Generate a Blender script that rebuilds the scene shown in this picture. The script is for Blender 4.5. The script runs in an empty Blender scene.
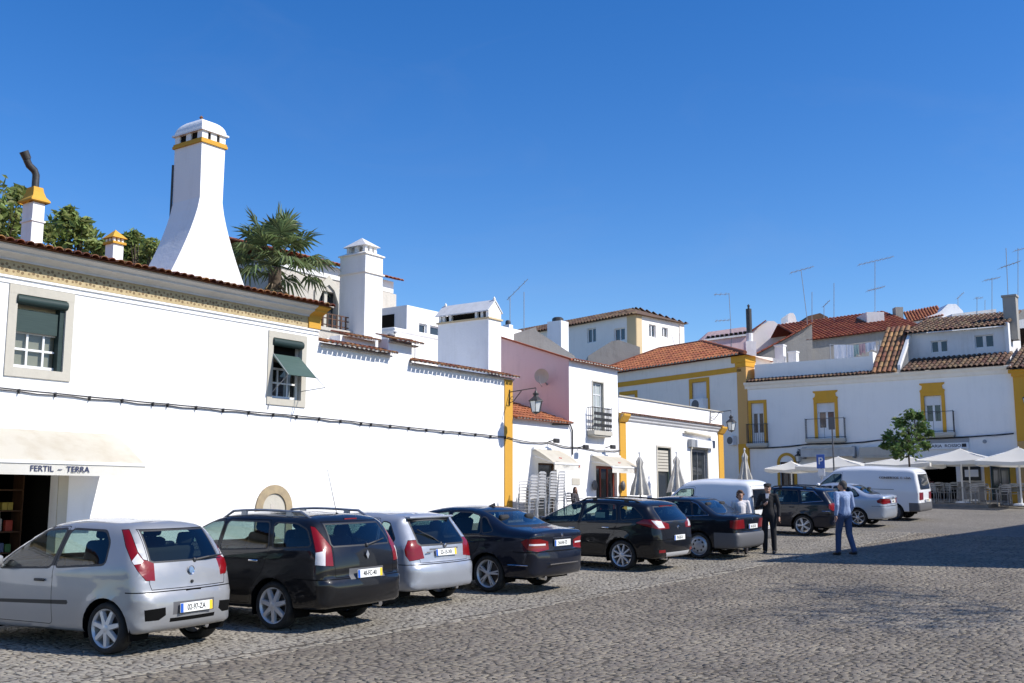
import bpy, bmesh, math, random
from math import radians as R, sin, cos, tan, pi, atan, atan2, sqrt, hypot
from mathutils import Vector, Matrix, noise
from mathutils.geometry import delaunay_2d_cdt
random.seed(7)
scn = bpy.context.scene
COL = scn.collection
V = Vector
# ------------------------------------------------------------------ camera model
FPX = 1070.0
PITCH = atan(158.5 / FPX)
CAMZ = 1.65
def ray(u, v):
    a = (u - 512) / FPX; b = (341.5 - v) / FPX
    return V((a, cos(PITCH) - b * sin(PITCH), sin(PITCH) + b * cos(PITCH)))
def gz(Y):
    d = Y - 11
    if d < 0: return .015 * max(d, -40)
    if d < 32: return .015 * d + .0007 * d * d
    z = .48 + .7168 + (min(d, 52) - 32) * .045
    if d > 52: z += (min(d, 140) - 52) * .12
    return z
TT = V((.579, .815, 0)).normalized(); NN = V((TT.y, -TT.x, 0))
OO = V((-10.4, 22, 0))
ANG = atan2(TT.y, TT.x)
def frame(o, ang):
    return Matrix.Translation(V(o)) @ Matrix.Rotation(ang, 4, 'Z')
SQ = frame(OO, ANG)                                   # x = along left row of houses, y = into them
BK = frame(OO + TT * 41.7, ANG - pi / 2)              # x = out into the square, y = into the far block
OH = frame(OO + TT * 53 + NN * -1.5, ANG + pi)        # side wall of the corner house
def sq(s, q, z=0): return OO + TT * s + NN * q + V((0, 0, z))
def gsq(s, q, dz=0):
    p = sq(s, q); p.z = gz(p.y) + dz; return p
def hit(F, u, v, y=0.0):
    """point of view ray on plane y of frame F -> (x, z) in that frame"""
    Fi = F.inverted(); o = Fi @ V((0, 0, CAMZ)); d = Fi.to_3x3() @ ray(u, v)
    t = (y - o.y) / d.y
    p = o + d * t
    return p.x, p.z
def hitx(F, u, v, x):
    Fi = F.inverted(); o = Fi @ V((0, 0, CAMZ)); d = Fi.to_3x3() @ ray(u, v)
    t = (x - o.x) / d.x
    p = o + d * t
    return p.y, p.z
def atY(u, v, Y):
    d = ray(u, v); t = Y / d.y
    return V((d.x * t, Y, CAMZ + d.z * t))
def ground(u, v):
    d = ray(u, v); lo, hi = 3.0, 140.0
    for _ in range(60):
        Y = (lo + hi) / 2; t = Y / d.y
        if CAMZ + t * d.z > gz(Y): lo = Y
        else: hi = Y
    return V((d.x * t, Y, gz(Y)))
# ------------------------------------------------------------------ materials
MAT = {}
def lin(c):
    return tuple((x / 12.92 if x <= .04045 else ((x + .055) / 1.055) ** 2.4) for x in c)
def rgb(r, g, b): return lin((r / 255, g / 255, b / 255)) + (1,)
class NT:
    def __init__(s, m): s.t = m.node_tree; s.n = s.t.nodes; s.l = s.t.links
    def new(s, ty, **kw):
        n = s.n.new(ty)
        for k, v in kw.items():
            if k.startswith('i_'):
                k2 = k[2:]; n.inputs[int(k2) if k2.isdigit() else k2.replace('_', ' ')].default_value = v
            else: setattr(n, k, v)
        return n
    def link(s, a, b): s.l.new(a, b)
def base_mat(name, col, rough=.6, metal=0.0, spec=.5, coat=0.0):
    m = bpy.data.materials.new(name); m.use_nodes = True
    b = m.node_tree.nodes['Principled BSDF']
    b.inputs['Base Color'].default_value = tuple(col[:3]) + (1,)
    b.inputs['Roughness'].default_value = rough; b.inputs['Metallic'].default_value = metal
    b.inputs['Specular IOR Level'].default_value = spec; b.inputs['Coat Weight'].default_value = coat
    if coat: b.inputs['Coat Roughness'].default_value = .03
    MAT[name] = m
    return m, NT(m), b
def plain(name, col, **kw): return base_mat(name, col, **kw)[0]
def mottled(name, c1, c2, scale=3, rough=.8, bump=.0, bscale=40, detail=6, island=0.0, spec=.3, dist=.01, lo=.35, hi=.65, stretch=None, metal=0):
    """two tones mixed by noise in object space, optional bump and per-piece tint"""
    m, t, b = base_mat(name, c1, rough=rough, spec=spec, metal=metal)
    tc = t.new('ShaderNodeTexCoord')
    src = tc.outputs['Object']
    if stretch:
        mp = t.new('ShaderNodeMapping'); mp.inputs['Scale'].default_value = stretch
        t.link(src, mp.inputs['Vector']); src = mp.outputs['Vector']
    nz = t.new('ShaderNodeTexNoise', i_Scale=scale, i_Detail=detail, i_Roughness=.6); t.link(src, nz.inputs['Vector'])
    mr = t.new('ShaderNodeMapRange', i_From_Min=lo, i_From_Max=hi); t.link(nz.outputs['Fac'], mr.inputs['Value'])
    mx = t.new('ShaderNodeMix', data_type='RGBA'); mx.inputs[6].default_value = tuple(c1[:3]) + (1,); mx.inputs[7].default_value = tuple(c2[:3]) + (1,)
    t.link(mr.outputs['Result'], mx.inputs[0]); out = mx.outputs[2]
    if island:
        g = t.new('ShaderNodeNewGeometry')
        m2 = t.new('ShaderNodeMapRange', i_To_Min=1 - island, i_To_Max=1 + island); t.link(g.outputs['Random Per Island'], m2.inputs['Value'])
        h = t.new('ShaderNodeHueSaturation'); t.link(m2.outputs['Result'], h.inputs['Value']); t.link(out, h.inputs['Color'])
        m3 = t.new('ShaderNodeMath', operation='MULTIPLY_ADD'); m3.inputs[1].default_value = .05 * (1 if island > .2 else .3); m3.inputs[2].default_value = .5 - .025 * (1 if island > .2 else .3)
        t.link(g.outputs['Random Per Island'], m3.inputs[0]); t.link(m3.outputs[0], h.inputs['Hue'])
        out = h.outputs['Color']
    t.link(out, b.inputs['Base Color'])
    if bump:
        n2 = t.new('ShaderNodeTexNoise', i_Scale=bscale, i_Detail=5.0); t.link(src, n2.inputs['Vector'])
        bp = t.new('ShaderNodeBump', i_Strength=bump, i_Distance=dist); t.link(n2.outputs['Fac'], bp.inputs['Height']); t.link(bp.outputs['Normal'], b.inputs['Normal'])
    return m
# ------------------------------------------------------------------ mesh builder
class MB:
    def __init__(s, M=None):
        s.v = []; s.f = []; s.mi = []; s.M = M or Matrix(); s.cur = 0
    def add(s, vs, fs, M=None):
        o = len(s.v); M = s.M @ M if M else s.M
        s.v += [M @ V(p) for p in vs]
        s.f += [tuple(i + o for i in f) for f in fs]; s.mi += [s.cur] * len(fs)
        return s
    def box(s, x0, x1, y0, y1, z0, z1, M=None):
        if x0 > x1: x0, x1 = x1, x0
        if y0 > y1: y0, y1 = y1, y0
        if z0 > z1: z0, z1 = z1, z0
        return s.add([(x0, y0, z0), (x1, y0, z0), (x1, y1, z0), (x0, y1, z0), (x0, y0, z1), (x1, y0, z1), (x1, y1, z1), (x0, y1, z1)],
                     [(0, 3, 2, 1), (4, 5, 6, 7), (0, 1, 5, 4), (1, 2, 6, 5), (2, 3, 7, 6), (3, 0, 4, 7)], M)
    def poly(s, pts, M=None): return s.add(pts, [tuple(range(len(pts)))], M)
    def prism(s, pts, vec, M=None):
        n = len(pts); vec = V(vec)
        a = [V(p) for p in pts]; nr = V((0, 0, 0))
        for i in range(n): nr += a[i].cross(a[(i + 1) % n])
        if nr.dot(vec) > 0: a.reverse()
        vs = a + [p + vec for p in a]
        return s.add(vs, [tuple(range(n)), tuple(range(2 * n - 1, n - 1, -1))] + [((i + 1) % n, i, n + i, n + (i + 1) % n) for i in range(n)], M)
    def tube(s, pts, r, n=6, M=None, caps=True):
        pts = [V(p) for p in pts]; k = len(pts)
        rs = r if isinstance(r, (list, tuple)) else [r] * k
        vs = []; up = V((0, 0, 1)); prev = None
        for i, p in enumerate(pts):
            d = (pts[min(i + 1, k - 1)] - pts[max(i - 1, 0)]).normalized()
            if prev is None:
                a = d.cross(up)
                if a.length < 1e-3: a = d.cross(V((1, 0, 0)))
            else: a = prev - d * prev.dot(d)
            a.normalize(); prev = a; b = d.cross(a)
            for j in range(n):
                t = 2 * pi * j / n
                vs.append(p + (a * cos(t) + b * sin(t)) * rs[i])
        fs = [(i * n + j, i * n + (j + 1) % n, (i + 1) * n + (j + 1) % n, (i + 1) * n + j) for i in range(k - 1) for j in range(n)]
        if caps: fs += [tuple(range(n - 1, -1, -1)), tuple((k - 1) * n + j for j in range(n))]
        return s.add(vs, fs, M)
    def lathe(s, prof, n=16, M=None, a0=0, a1=2 * pi):
        full = abs(a1 - a0 - 2 * pi) < 1e-6; m = n if full else n + 1
        vs = [(r * cos(a0 + (a1 - a0) * j / n), r * sin(a0 + (a1 - a0) * j / n), z) for r, z in prof for j in range(m)]
        fs = [(i * m + j, i * m + (j + 1) % m, (i + 1) * m + (j + 1) % m, (i + 1) * m + j) for i in range(len(prof) - 1) for j in range(n)]
        return s.add(vs, fs, M)
    def ball(s, c, rx, ry=None, rz=None, n=12, M=None):
        ry = ry or rx; rz = rz or rx; k = max(4, n // 2 + 1)
        T = Matrix.Translation(V(c)) @ Matrix.Diagonal((rx, ry, rz, 1)); T = M @ T if M else T
        return s.lathe([(max(sin(pi * i / k), 1e-4), -cos(pi * i / k)) for i in range(k + 1)], n, T)
    def rbox(s, c, sx, sy, sz, r=.02, seg=2, M=None):
        bm = bmesh.new(); bmesh.ops.create_cube(bm, size=1, matrix=Matrix.Diagonal((sx, sy, sz, 1)))
        bmesh.ops.bevel(bm, geom=bm.edges[:], offset=min(r, .49 * min(sx, sy, sz)), segments=seg, affect='EDGES', profile=.5)
        bm.verts.index_update(); c = V(c)
        s.add([c + v.co for v in bm.verts], [tuple(v.index for v in f.verts) for f in bm.faces], M); bm.free()
        return s
    def facade(s, x0, x1, z0, z1, holes=(), y=0.0, depth=.3):
        xs = sorted({x0, x1, *[h[0] for h in holes], *[h[1] for h in holes]}); zs = sorted({z0, z1, *[h[2] for h in holes], *[h[3] for h in holes]})
        xs = [x for x in xs if x0 <= x <= x1]; zs = [z for z in zs if z0 <= z <= z1]
        for a, b in zip(xs, xs[1:]):
            for c, d in zip(zs, zs[1:]):
                mx, mz = (a + b) / 2, (c + d) / 2
                if any(h[0] < mx < h[1] and h[2] < mz < h[3] for h in holes): continue
                s.add([(a, y, c), (b, y, c), (b, y, d), (a, y, d)], [(0, 1, 2, 3)])
        for h in holes:
            a, b, c, d = h[:4]; e = y + depth
            s.add([(a, y, c), (a, e, c), (a, e, d), (a, y, d)], [(0, 1, 2, 3)]); s.add([(b, y, c), (b, y, d), (b, e, d), (b, e, c)], [(0, 1, 2, 3)])
            s.add([(a, y, d), (a, e, d), (b, e, d), (b, y, d)], [(0, 1, 2, 3)]); s.add([(a, y, c), (b, y, c), (b, e, c), (a, e, c)], [(0, 1, 2, 3)])
        return s
    def build(s, name, mats, parent=None, smooth=None, kind=None):
        me = bpy.data.meshes.new(name)
        vs = s.v
        if parent is not None:
            Mi = WM[parent.name].inverted(); vs = [Mi @ p for p in vs]
        me.from_pydata([tuple(p) for p in vs], [], s.f)
        ms = mats if isinstance(mats, (list, tuple)) else [mats]
        for m in ms: me.materials.append(MAT[m] if isinstance(m, str) else m)
        if len(ms) > 1: me.polygons.foreach_set('material_index', s.mi)
        if smooth is not None:
            me.polygons.foreach_set('use_smooth', [True] * len(me.polygons))
            if smooth < 180: me.set_sharp_from_angle(angle=R(smooth))
        me.update()
        o = bpy.data.objects.new(name, me); COL.objects.link(o)
        if parent is not None: o.parent = parent; WM[o.name] = WM[parent.name]
        else: WM[o.name] = Matrix()
        if kind: o['kind'] = kind
        return o
WM = {}
def tag(o, label=None, cat=None, group=None):
    if label: o['label'] = label
    if cat: o['category'] = cat
    if group: o['group'] = group
    return o
def thing(name, label, cat, M, group=None):
    """an Empty at the base of a thing; M = Matrix or location"""
    if not isinstance(M, Matrix): M = Matrix.Translation(V(M))
    o = bpy.data.objects.new(name, None); COL.objects.link(o); o.empty_display_size = .2
    o.matrix_world = M; WM[o.name] = M.copy()
    return tag(o, label, cat, group)
def solo(mb, name, mats, label, cat, loc, group=None, smooth=None):
    """a thing that is one mesh, origin at loc"""
    M = loc if isinstance(loc, Matrix) else Matrix.Translation(V(loc))
    Mi = M.inverted(); mb.v = [Mi @ p for p in mb.v]
    o = mb.build(name, mats, None, smooth); o.matrix_world = M; WM[o.name] = M.copy()
    return tag(o, label, cat, group)
def dup(root, M, label=None, group=None):
    def cp(o, par):
        c = o.copy(); COL.objects.link(c)
        if par is not None: c.parent = par
        for ch in o.children: cp(ch, c)
        return c
    c = cp(root, None)
    c.matrix_world = M if isinstance(M, Matrix) else Matrix.Translation(V(M))
    if label: c['label'] = label
    if group: c['group'] = group
    return c
def text(parent, name, body, size, M, mat, extr=.004, bold=False, sx=1.0):
    """lettering as a mesh; M places it in world: x along the line, y up the letter"""
    cu = bpy.data.curves.new('lettering', 'FONT'); cu.body = body; cu.size = size; cu.extrude = extr
    cu.align_x = 'CENTER'; cu.align_y = 'CENTER'; cu.offset = .012 * size if bold else 0
    ob = bpy.data.objects.new('lettering', cu); COL.objects.link(ob)
    dg = bpy.context.evaluated_depsgraph_get()
    me = bpy.data.meshes.new_from_object(ob.evaluated_get(dg)); bpy.data.objects.remove(ob); bpy.data.curves.remove(cu)
    me.transform(WM[parent.name].inverted() @ M @ Matrix.Diagonal((sx, 1, 1, 1)))
    me.materials.clear(); me.materials.append(MAT[mat]); me.name = name
    o = bpy.data.objects.new(name, me); COL.objects.link(o); o.parent = parent; WM[o.name] = WM[parent.name]
    return o
def face_frame(o, xdir, ydir=(0, 0, 1)):
    x = V(xdir).normalized(); y = V(ydir).normalized(); z = x.cross(y).normalized(); y = z.cross(x)
    M = Matrix((x, y, z)).transposed().to_4x4(); M.translation = V(o); return M
def tiles(mb, p, ux, us, w, l, pitch=.2, row=.42, amp=.06, mortar=None, jit=.006, base=True, keep=None):
    """barrel roof tiles: rows of overlapping half barrels laid up the slope from eave corner p"""
    ux = V(ux).normalized(); us = V(us).normalized(); n = ux.cross(us).normalized(); p = V(p)
    nc = max(1, round(w / pitch)); nr = max(1, round(l / row)); pc = w / nc; rl = l / nr
    if base: mb.add([p - n * .01, p + ux * w - n * .01, p + ux * w + us * l - n * .01, p + us * l - n * .01], [(0, 1, 2, 3)])
    k = 6
    for i in range(nc):
        for j in range(nr):
            if keep and not keep((i + .5) * pc, (j + .5) * rl): continue
            jx = random.uniform(-jit, jit); jn = random.uniform(0, jit * 1.5); js = random.uniform(-jit, jit) * 2
            vs = []
            for e, (ss, h) in enumerate(((j * rl + js, .022), ((j + 1) * rl + .05 + js, 0))):
                rr = pc * (.43 if e == 0 else .37)
                for a in range(k + 1):
                    th = pi * a / k
                    vs.append(p + ux * ((i + .5) * pc + jx - rr * cos(th)) + us * ss + n * (h + jn + amp * (1 if e == 0 else .88) * sin(th)))
            fs = [(a, a + 1, k + 2 + a, k + 1 + a) for a in range(k)]
            mb.add(vs, fs)
            # thickness lip at the exposed end
            if j == 0:
                vs2 = vs[:k + 1] + [v - n * .018 - us * .0 for v in vs[:k + 1]]
                mb.add(vs2, [(a + 1, a, k + 1 + a, k + 2 + a) for a in range(k)])
                if mortar is not None:
                    c = mb.cur; mb.cur = mortar
                    mb.add([v + us * .025 - n * .02 for v in vs[:k + 1]], [tuple(range(k, -1, -1))]); mb.cur = c
# ------------------------------------------------------------------ material library
def wall_mat(name, c, dirt=(.55, .52, .47), amt=.25, bump=.25):
    m, t, b = base_mat(name, c, rough=.9, spec=.15)
    tc = t.new('ShaderNodeTexCoord'); ob = tc.outputs['Object']
    n1 = t.new('ShaderNodeTexNoise', i_Scale=.9, i_Detail=9.0, i_Roughness=.7); t.link(ob, n1.inputs['Vector'])
    mp = t.new('ShaderNodeMapping'); mp.inputs['Scale'].default_value = (3.5, 3.5, .35); t.link(ob, mp.inputs['Vector'])
    n2 = t.new('ShaderNodeTexNoise', i_Scale=1.2, i_Detail=7.0, i_Roughness=.7); t.link(mp.outputs['Vector'], n2.inputs['Vector'])
    mu = t.new('ShaderNodeMath', operation='MULTIPLY'); t.link(n1.outputs['Fac'], mu.inputs[0]); t.link(n2.outputs['Fac'], mu.inputs[1])
    mr = t.new('ShaderNodeMapRange', i_From_Min=.24, i_From_Max=.48, i_To_Max=amt); t.link(mu.outputs[0], mr.inputs['Value'])
    mx = t.new('ShaderNodeMix', data_type='RGBA'); mx.inputs[6].default_value = tuple(c[:3]) + (1,); mx.inputs[7].default_value = tuple(dirt) + (1,)
    t.link(mr.outputs['Result'], mx.inputs[0]); t.link(mx.outputs[2], b.inputs['Base Color'])
    n3 = t.new('ShaderNodeTexNoise', i_Scale=14.0, i_Detail=6.0); t.link(ob, n3.inputs['Vector'])
    n4 = t.new('ShaderNodeTexNoise', i_Scale=1.6, i_Detail=3.0); t.link(ob, n4.inputs['Vector'])
    ad = t.new('ShaderNodeMath', operation='MULTIPLY_ADD'); ad.inputs[1].default_value = 2.5; t.link(n4.outputs['Fac'], ad.inputs[0]); t.link(n3.outputs['Fac'], ad.inputs[2])
    bp = t.new('ShaderNodeBump', i_Strength=bump, i_Distance=.02); t.link(ad.outputs[0], bp.inputs['Height']); t.link(bp.outputs['Normal'], b.inputs['Normal'])
    return m
wall_mat('whitewash', (.86, .855, .85), (.52, .50, .46), .34)
wall_mat('whitewash_old', (.72, .71, .70), (.42, .39, .35), .5)
wall_mat('whitewash_back', (.90, .865, .81), (.6, .57, .54), .25)
wall_mat('cream', (.89, .83, .74), (.5, .45, .38), .3)
wall_mat('pink_wash', (.72, .53, .53), (.50, .37, .37), .55)
wall_mat('yellow_wash', (.60, .33, .055), (.48, .27, .07), .4)
wall_mat('ochre_wash', (.70, .36, .05), (.52, .28, .07), .45)
wall_mat('orange_wash', (.66, .38, .14), (.45, .27, .12), .4)
wall_mat('stone_wall', (.50, .46, .40), (.28, .25, .21), .8, .6)
wall_mat('grey_cement', (.34, .32, .29), (.2, .18, .16), .7, .5)
wall_mat('stone_trim', (.50, .47, .40), (.36, .33, .28), .5, .3)
mottled('tile', (.30, .115, .05), (.13, .07, .045), 2.2, bump=.3, bscale=30, island=.35, rough=.85)
mottled('tile_orange', (.40, .135, .06), (.30, .11, .055), 1.5, bump=.2, bscale=30, island=.18, rough=.85)
mottled('tile_red', (.36, .10, .05), (.27, .085, .045), 1.5, bump=.2, bscale=30, island=.2, rough=.85)
mottled('tile_old', (.17, .095, .06), (.08, .06, .045), 2.0, bump=.3, bscale=30, island=.35, rough=.9)
mottled('tile_warm', (.34, .16, .085), (.20, .11, .065), 2.0, bump=.3, bscale=30, island=.35, rough=.9)
mottled('tile_mortar', (.62, .58, .52), (.42, .38, .33), 5, rough=.95)
mottled('iron', (.025, .026, .028), (.05, .045, .04), 20, rough=.5, spec=.5)
mottled('zinc', (.42, .43, .44), (.3, .3, .31), 8, rough=.45, metal=.7)
plain('cable_black', (.02, .02, .022), rough=.6)
plain('white_paint', (.78, .78, .77), rough=.45)
plain('grey_paint', (.30, .31, .32), rough=.5)
mottled('green_blind', (.016, .032, .031), (.024, .046, .044), 6, rough=.55, bump=.2, bscale=60, stretch=(.3, .3, 6))
mottled('green_blind_mid', (.05, .088, .077), (.062, .105, .092), 6, rough=.6, stretch=(.3, .3, 6))
mottled('green_blind_light', (.026, .047, .044), (.036, .062, .057), 6, rough=.6, stretch=(.3, .3, 6))
mottled('wood_brown', (.10, .05, .025), (.06, .03, .018), 10, rough=.55, stretch=(3, 3, .3))
mottled('canvas_cream', (.70, .655, .55), (.58, .51, .39), 1.6, rough=.9, lo=.45, hi=.8, bump=.15, bscale=6, dist=.03)
mottled('canvas_white', (.90, .88, .81), (.84, .80, .70), 1.4, rough=.9, lo=.45, hi=.8, bump=.15, bscale=6, dist=.03)
mottled('canvas_grey', (.56, .54, .49), (.44, .42, .38), 2.5, rough=.9, bump=.3, bscale=10, dist=.03)
plain('navy_letter', (.02, .03, .09), rough=.7)
plain('black_letter', (.015, .015, .018), rough=.6)
plain('red_letter', (.45, .06, .03), rough=.6)
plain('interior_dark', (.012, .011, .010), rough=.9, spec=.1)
plain('curtain', (.62, .56, .42), rough=.9)
plain('red_wood', (.20, .035, .02), rough=.5)
plain('sign_blue', (.015, .10, .42), rough=.35)
plain('sign_white', (.8, .8, .8), rough=.35)
plain('lamp_milk', (.70, .71, .68), rough=.25)
def glass(name, tint=(.75, .8, .78), dens=.5, rough=.02):
    m, t, b = base_mat(name, tint, rough=rough)
    t.n.remove(b); out = t.n['Material Output']
    tr = t.new('ShaderNodeBsdfTransparent'); tr.inputs[0].default_value = tuple(c * dens for c in tint) + (1,)
    gl = t.new('ShaderNodeBsdfGlossy', i_Roughness=rough); gl.inputs[0].default_value = (.95, .97, 1, 1)
    fr = t.new('ShaderNodeLayerWeight', i_Blend=.5); pw = t.new('ShaderNodeMath', operation='POWER'); pw.inputs[1].default_value = 4.0; t.link(fr.outputs['Facing'], pw.inputs[0])
    mr = t.new('ShaderNodeMapRange', i_To_Min=.05, i_To_Max=1.0); t.link(pw.outputs[0], mr.inputs['Value'])
    mx = t.new('ShaderNodeMixShader'); t.link(mr.outputs['Result'], mx.inputs[0]); t.link(tr.outputs[0], mx.inputs[1]); t.link(gl.outputs[0], mx.inputs[2])
    t.link(mx.outputs[0], out.inputs[0]); return m
glass('car_glass', (.76, .92, .87), .66)
glass('car_glass_dark', (.74, .86, .84), .6)
glass('window_glass', (.8, .85, .85), .7)
plain('dark_pane', (.03, .035, .04), rough=.06, spec=.8)
def paint(name, col, metal=.0, rough=.35):
    m, t, b = base_mat(name, col, rough=rough, metal=metal, spec=.5 if metal else .15, coat=1.0 if metal else .8)
    g = t.new('ShaderNodeNewGeometry'); tc = t.new('ShaderNodeTexCoord')
    nz = t.new('ShaderNodeTexNoise', i_Scale=3.0, i_Detail=8.0, i_Roughness=.7); t.link(tc.outputs['Object'], nz.inputs['Vector'])
    mr = t.new('ShaderNodeMapRange', i_From_Min=.4, i_From_Max=.8, i_To_Min=rough, i_To_Max=rough + .25); t.link(nz.outputs['Fac'], mr.inputs['Value']); t.link(mr.outputs['Result'], b.inputs['Roughness'])
    mr2 = t.new('ShaderNodeMapRange', i_From_Min=.45, i_From_Max=.8, i_To_Min=.01, i_To_Max=.10); t.link(nz.outputs['Fac'], mr2.inputs['Value']); t.link(mr2.outputs['Result'], b.inputs['Coat Roughness'])
    mx = t.new('ShaderNodeMix', data_type='RGBA'); mx.inputs[6].default_value = tuple(col[:3]) + (1,); mx.inputs[7].default_value = (.02, .02, .02, 1)
    t.link(g.outputs['Backfacing'], mx.inputs[0]); t.link(mx.outputs[2], b.inputs['Base Color'])
    m3 = t.new('ShaderNodeMath', operation='MULTIPLY_ADD'); m3.inputs[1].default_value = -metal; m3.inputs[2].default_value = metal
    t.link(g.outputs['Backfacing'], m3.inputs[0]); t.link(m3.outputs[0], b.inputs['Metallic'])
    return m
paint('paint_silver', (.30, .304, .31), .3, .34)
paint('paint_silver_blue', (.34, .36, .40), .35, .32)
paint('paint_black', (.006, .006, .007), 0, .3)
paint('paint_navy', (.005, .007, .015), 0, .28)
paint('paint_dark', (.006, .007, .010), 0, .3)
paint('paint_white', (.74, .75, .76), 0, .4)
paint('paint_iceblue', (.42, .47, .54), .5, .35)
plain('black_plastic', (.02, .02, .021), rough=.55)
plain('grey_plastic', (.10, .10, .105), rough=.5)
plain('gap', (.004, .004, .004), rough=.9, spec=.1)
mottled('tyre', (.018, .018, .018), (.035, .033, .03), 12, rough=.85)
plain('alloy', (.60, .60, .60), rough=.38, metal=.35)
plain('hubcap', (.48, .49, .50), rough=.4, metal=.5)
plain('chrome', (.75, .75, .76), rough=.12, metal=1)
plain('brake', (.10, .09, .085), rough=.5, metal=.6)
def lens(name, col):
    m, t, b = base_mat(name, col, rough=.3, spec=.25, coat=.6)
    tc = t.new('ShaderNodeTexCoord'); w = t.new('ShaderNodeTexVoronoi', i_Scale=30.0); t.link(tc.outputs['Object'], w.inputs['Vector'])
    bp = t.new('ShaderNodeBump', i_Strength=.06, i_Distance=.01); t.link(w.outputs['Distance'], bp.inputs['Height']); t.link(bp.outputs['Normal'], b.inputs['Normal'])
    return m
lens('lens_red', (.18, .003, .004)); lens('lens_clear', (.62, .60, .60)); lens('lens_dark_red', (.18, .008, .010))
plain('plate_white', (.78, .78, .74), rough=.4); plain('plate_blue', (.02, .10, .45), rough=.4); plain('plate_yellow', (.85, .55, .03), rough=.4)
plain('seat_cloth', (.03, .03, .032), rough=.95); plain('seat_cloth_blue', (.03, .04, .055), rough=.95)
plain('skin', (.40, .22, .15), rough=.55); plain('hair_dark', (.018, .013, .010), rough=.7); plain('hair_brown', (.09, .045, .025), rough=.7); plain('badge_blue', (.16, .25, .38), rough=.3); plain('chair_alloy', (.50, .50, .50), rough=.45, metal=.2); plain('pane_pale', (.42, .46, .45), rough=.15, spec=.6)
def leafmat(name, c1, c2):
    m = mottled(name, c1, c2, 1.5, rough=.55, island=.35, spec=.4)
    t = NT(m); b = t.n['Principled BSDF']; out = t.n['Material Output']
    tr = t.new('ShaderNodeBsdfTranslucent'); src = b.inputs['Base Color'].links[0].from_socket; t.link(src, tr.inputs[0])
    mx = t.new('ShaderNodeMixShader'); mx.inputs[0].default_value = .4; t.link(b.outputs[0], mx.inputs[1]); t.link(tr.outputs[0], mx.inputs[2]); t.link(mx.outputs[0], out.inputs[0])
leafmat('leaf', (.30, .34, .10), (.15, .20, .055)); leafmat('leaf_young', (.19, .27, .08), (.09, .15, .04))
leafmat('palm_leaf', (.20, .24, .10), (.10, .14, .05)); leafmat('palm_dead', (.36, .29, .16), (.22, .16, .09))
mottled('bark', (.12, .09, .065), (.06, .045, .035), 6, rough=.95, bump=.6, bscale=18, stretch=(4, 4, .6))

wall_mat('quoin_pale', (.62, .49, .30), (.5, .36, .2), .3)
def translucent(name, f=.35):
    t = NT(MAT[name]); b = t.n['Principled BSDF']; out = t.n['Material Output']; tr = t.new('ShaderNodeBsdfTranslucent'); t.link(b.inputs['Base Color'].links[0].from_socket, tr.inputs[0])
    mx = t.new('ShaderNodeMixShader'); mx.inputs[0].default_value = f; t.link(b.outputs[0], mx.inputs[1]); t.link(tr.outputs[0], mx.inputs[2]); t.link(mx.outputs[0], out.inputs[0])
translucent('canvas_white', .42); translucent('canvas_cream')
# ------------------------------------------------------------------ ground, stones, sky, light, camera
def cobble_ground(name, scale, c1, c2, joint):
    m, t, b = base_mat(name, c1, rough=.8, spec=.3)
    tc = t.new('ShaderNodeTexCoord'); ob = tc.outputs['Object']
    vo = t.new('ShaderNodeTexVoronoi', i_Scale=scale); t.link(ob, vo.inputs['Vector'])
    ve = t.new('ShaderNodeTexVoronoi', feature='DISTANCE_TO_EDGE', i_Scale=scale); t.link(ob, ve.inputs['Vector'])
    nz = t.new('ShaderNodeTexNoise', i_Scale=.35, i_Detail=8.0, i_Roughness=.65); t.link(ob, nz.inputs['Vector'])
    sx = t.new('ShaderNodeSeparateColor'); t.link(vo.outputs['Color'], sx.inputs[0])
    mx = t.new('ShaderNodeMix', data_type='RGBA'); mx.inputs[6].default_value = c1 + (1,); mx.inputs[7].default_value = c2 + (1,); t.link(sx.outputs[0], mx.inputs[0])
    mr = t.new('ShaderNodeMapRange', i_From_Min=.3, i_From_Max=.7, i_To_Min=.75, i_To_Max=1.2); t.link(nz.outputs['Fac'], mr.inputs['Value'])
    hs_ = t.new('ShaderNodeHueSaturation'); t.link(mx.outputs[2], hs_.inputs['Color']); t.link(mr.outputs[0], hs_.inputs['Value'])
    jr = t.new('ShaderNodeMapRange', i_From_Min=.04, i_From_Max=.14); t.link(ve.outputs['Distance'], jr.inputs['Value'])
    m2 = t.new('ShaderNodeMix', data_type='RGBA'); m2.inputs[6].default_value = joint + (1,); t.link(jr.outputs[0], m2.inputs[0]); t.link(hs_.outputs[0], m2.inputs[7])
    t.link(m2.outputs[2], b.inputs['Base Color'])
    j2 = t.new('ShaderNodeMapRange', i_From_Min=.0, i_From_Max=.3); t.link(ve.outputs['Distance'], j2.inputs['Value'])
    bp = t.new('ShaderNodeBump', i_Strength=.35, i_Distance=.02); t.link(j2.outputs[0], bp.inputs['Height']); t.link(bp.outputs['Normal'], b.inputs['Normal'])
    return m
cobble_ground('cobble_far', 11.0, (.235, .215, .185), (.19, .175, .15), (.12, .107, .088))
mottled('joint_sand', (.108, .092, .070), (.072, .061, .047), 9, rough=.95, bump=.5, bscale=60)
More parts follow.
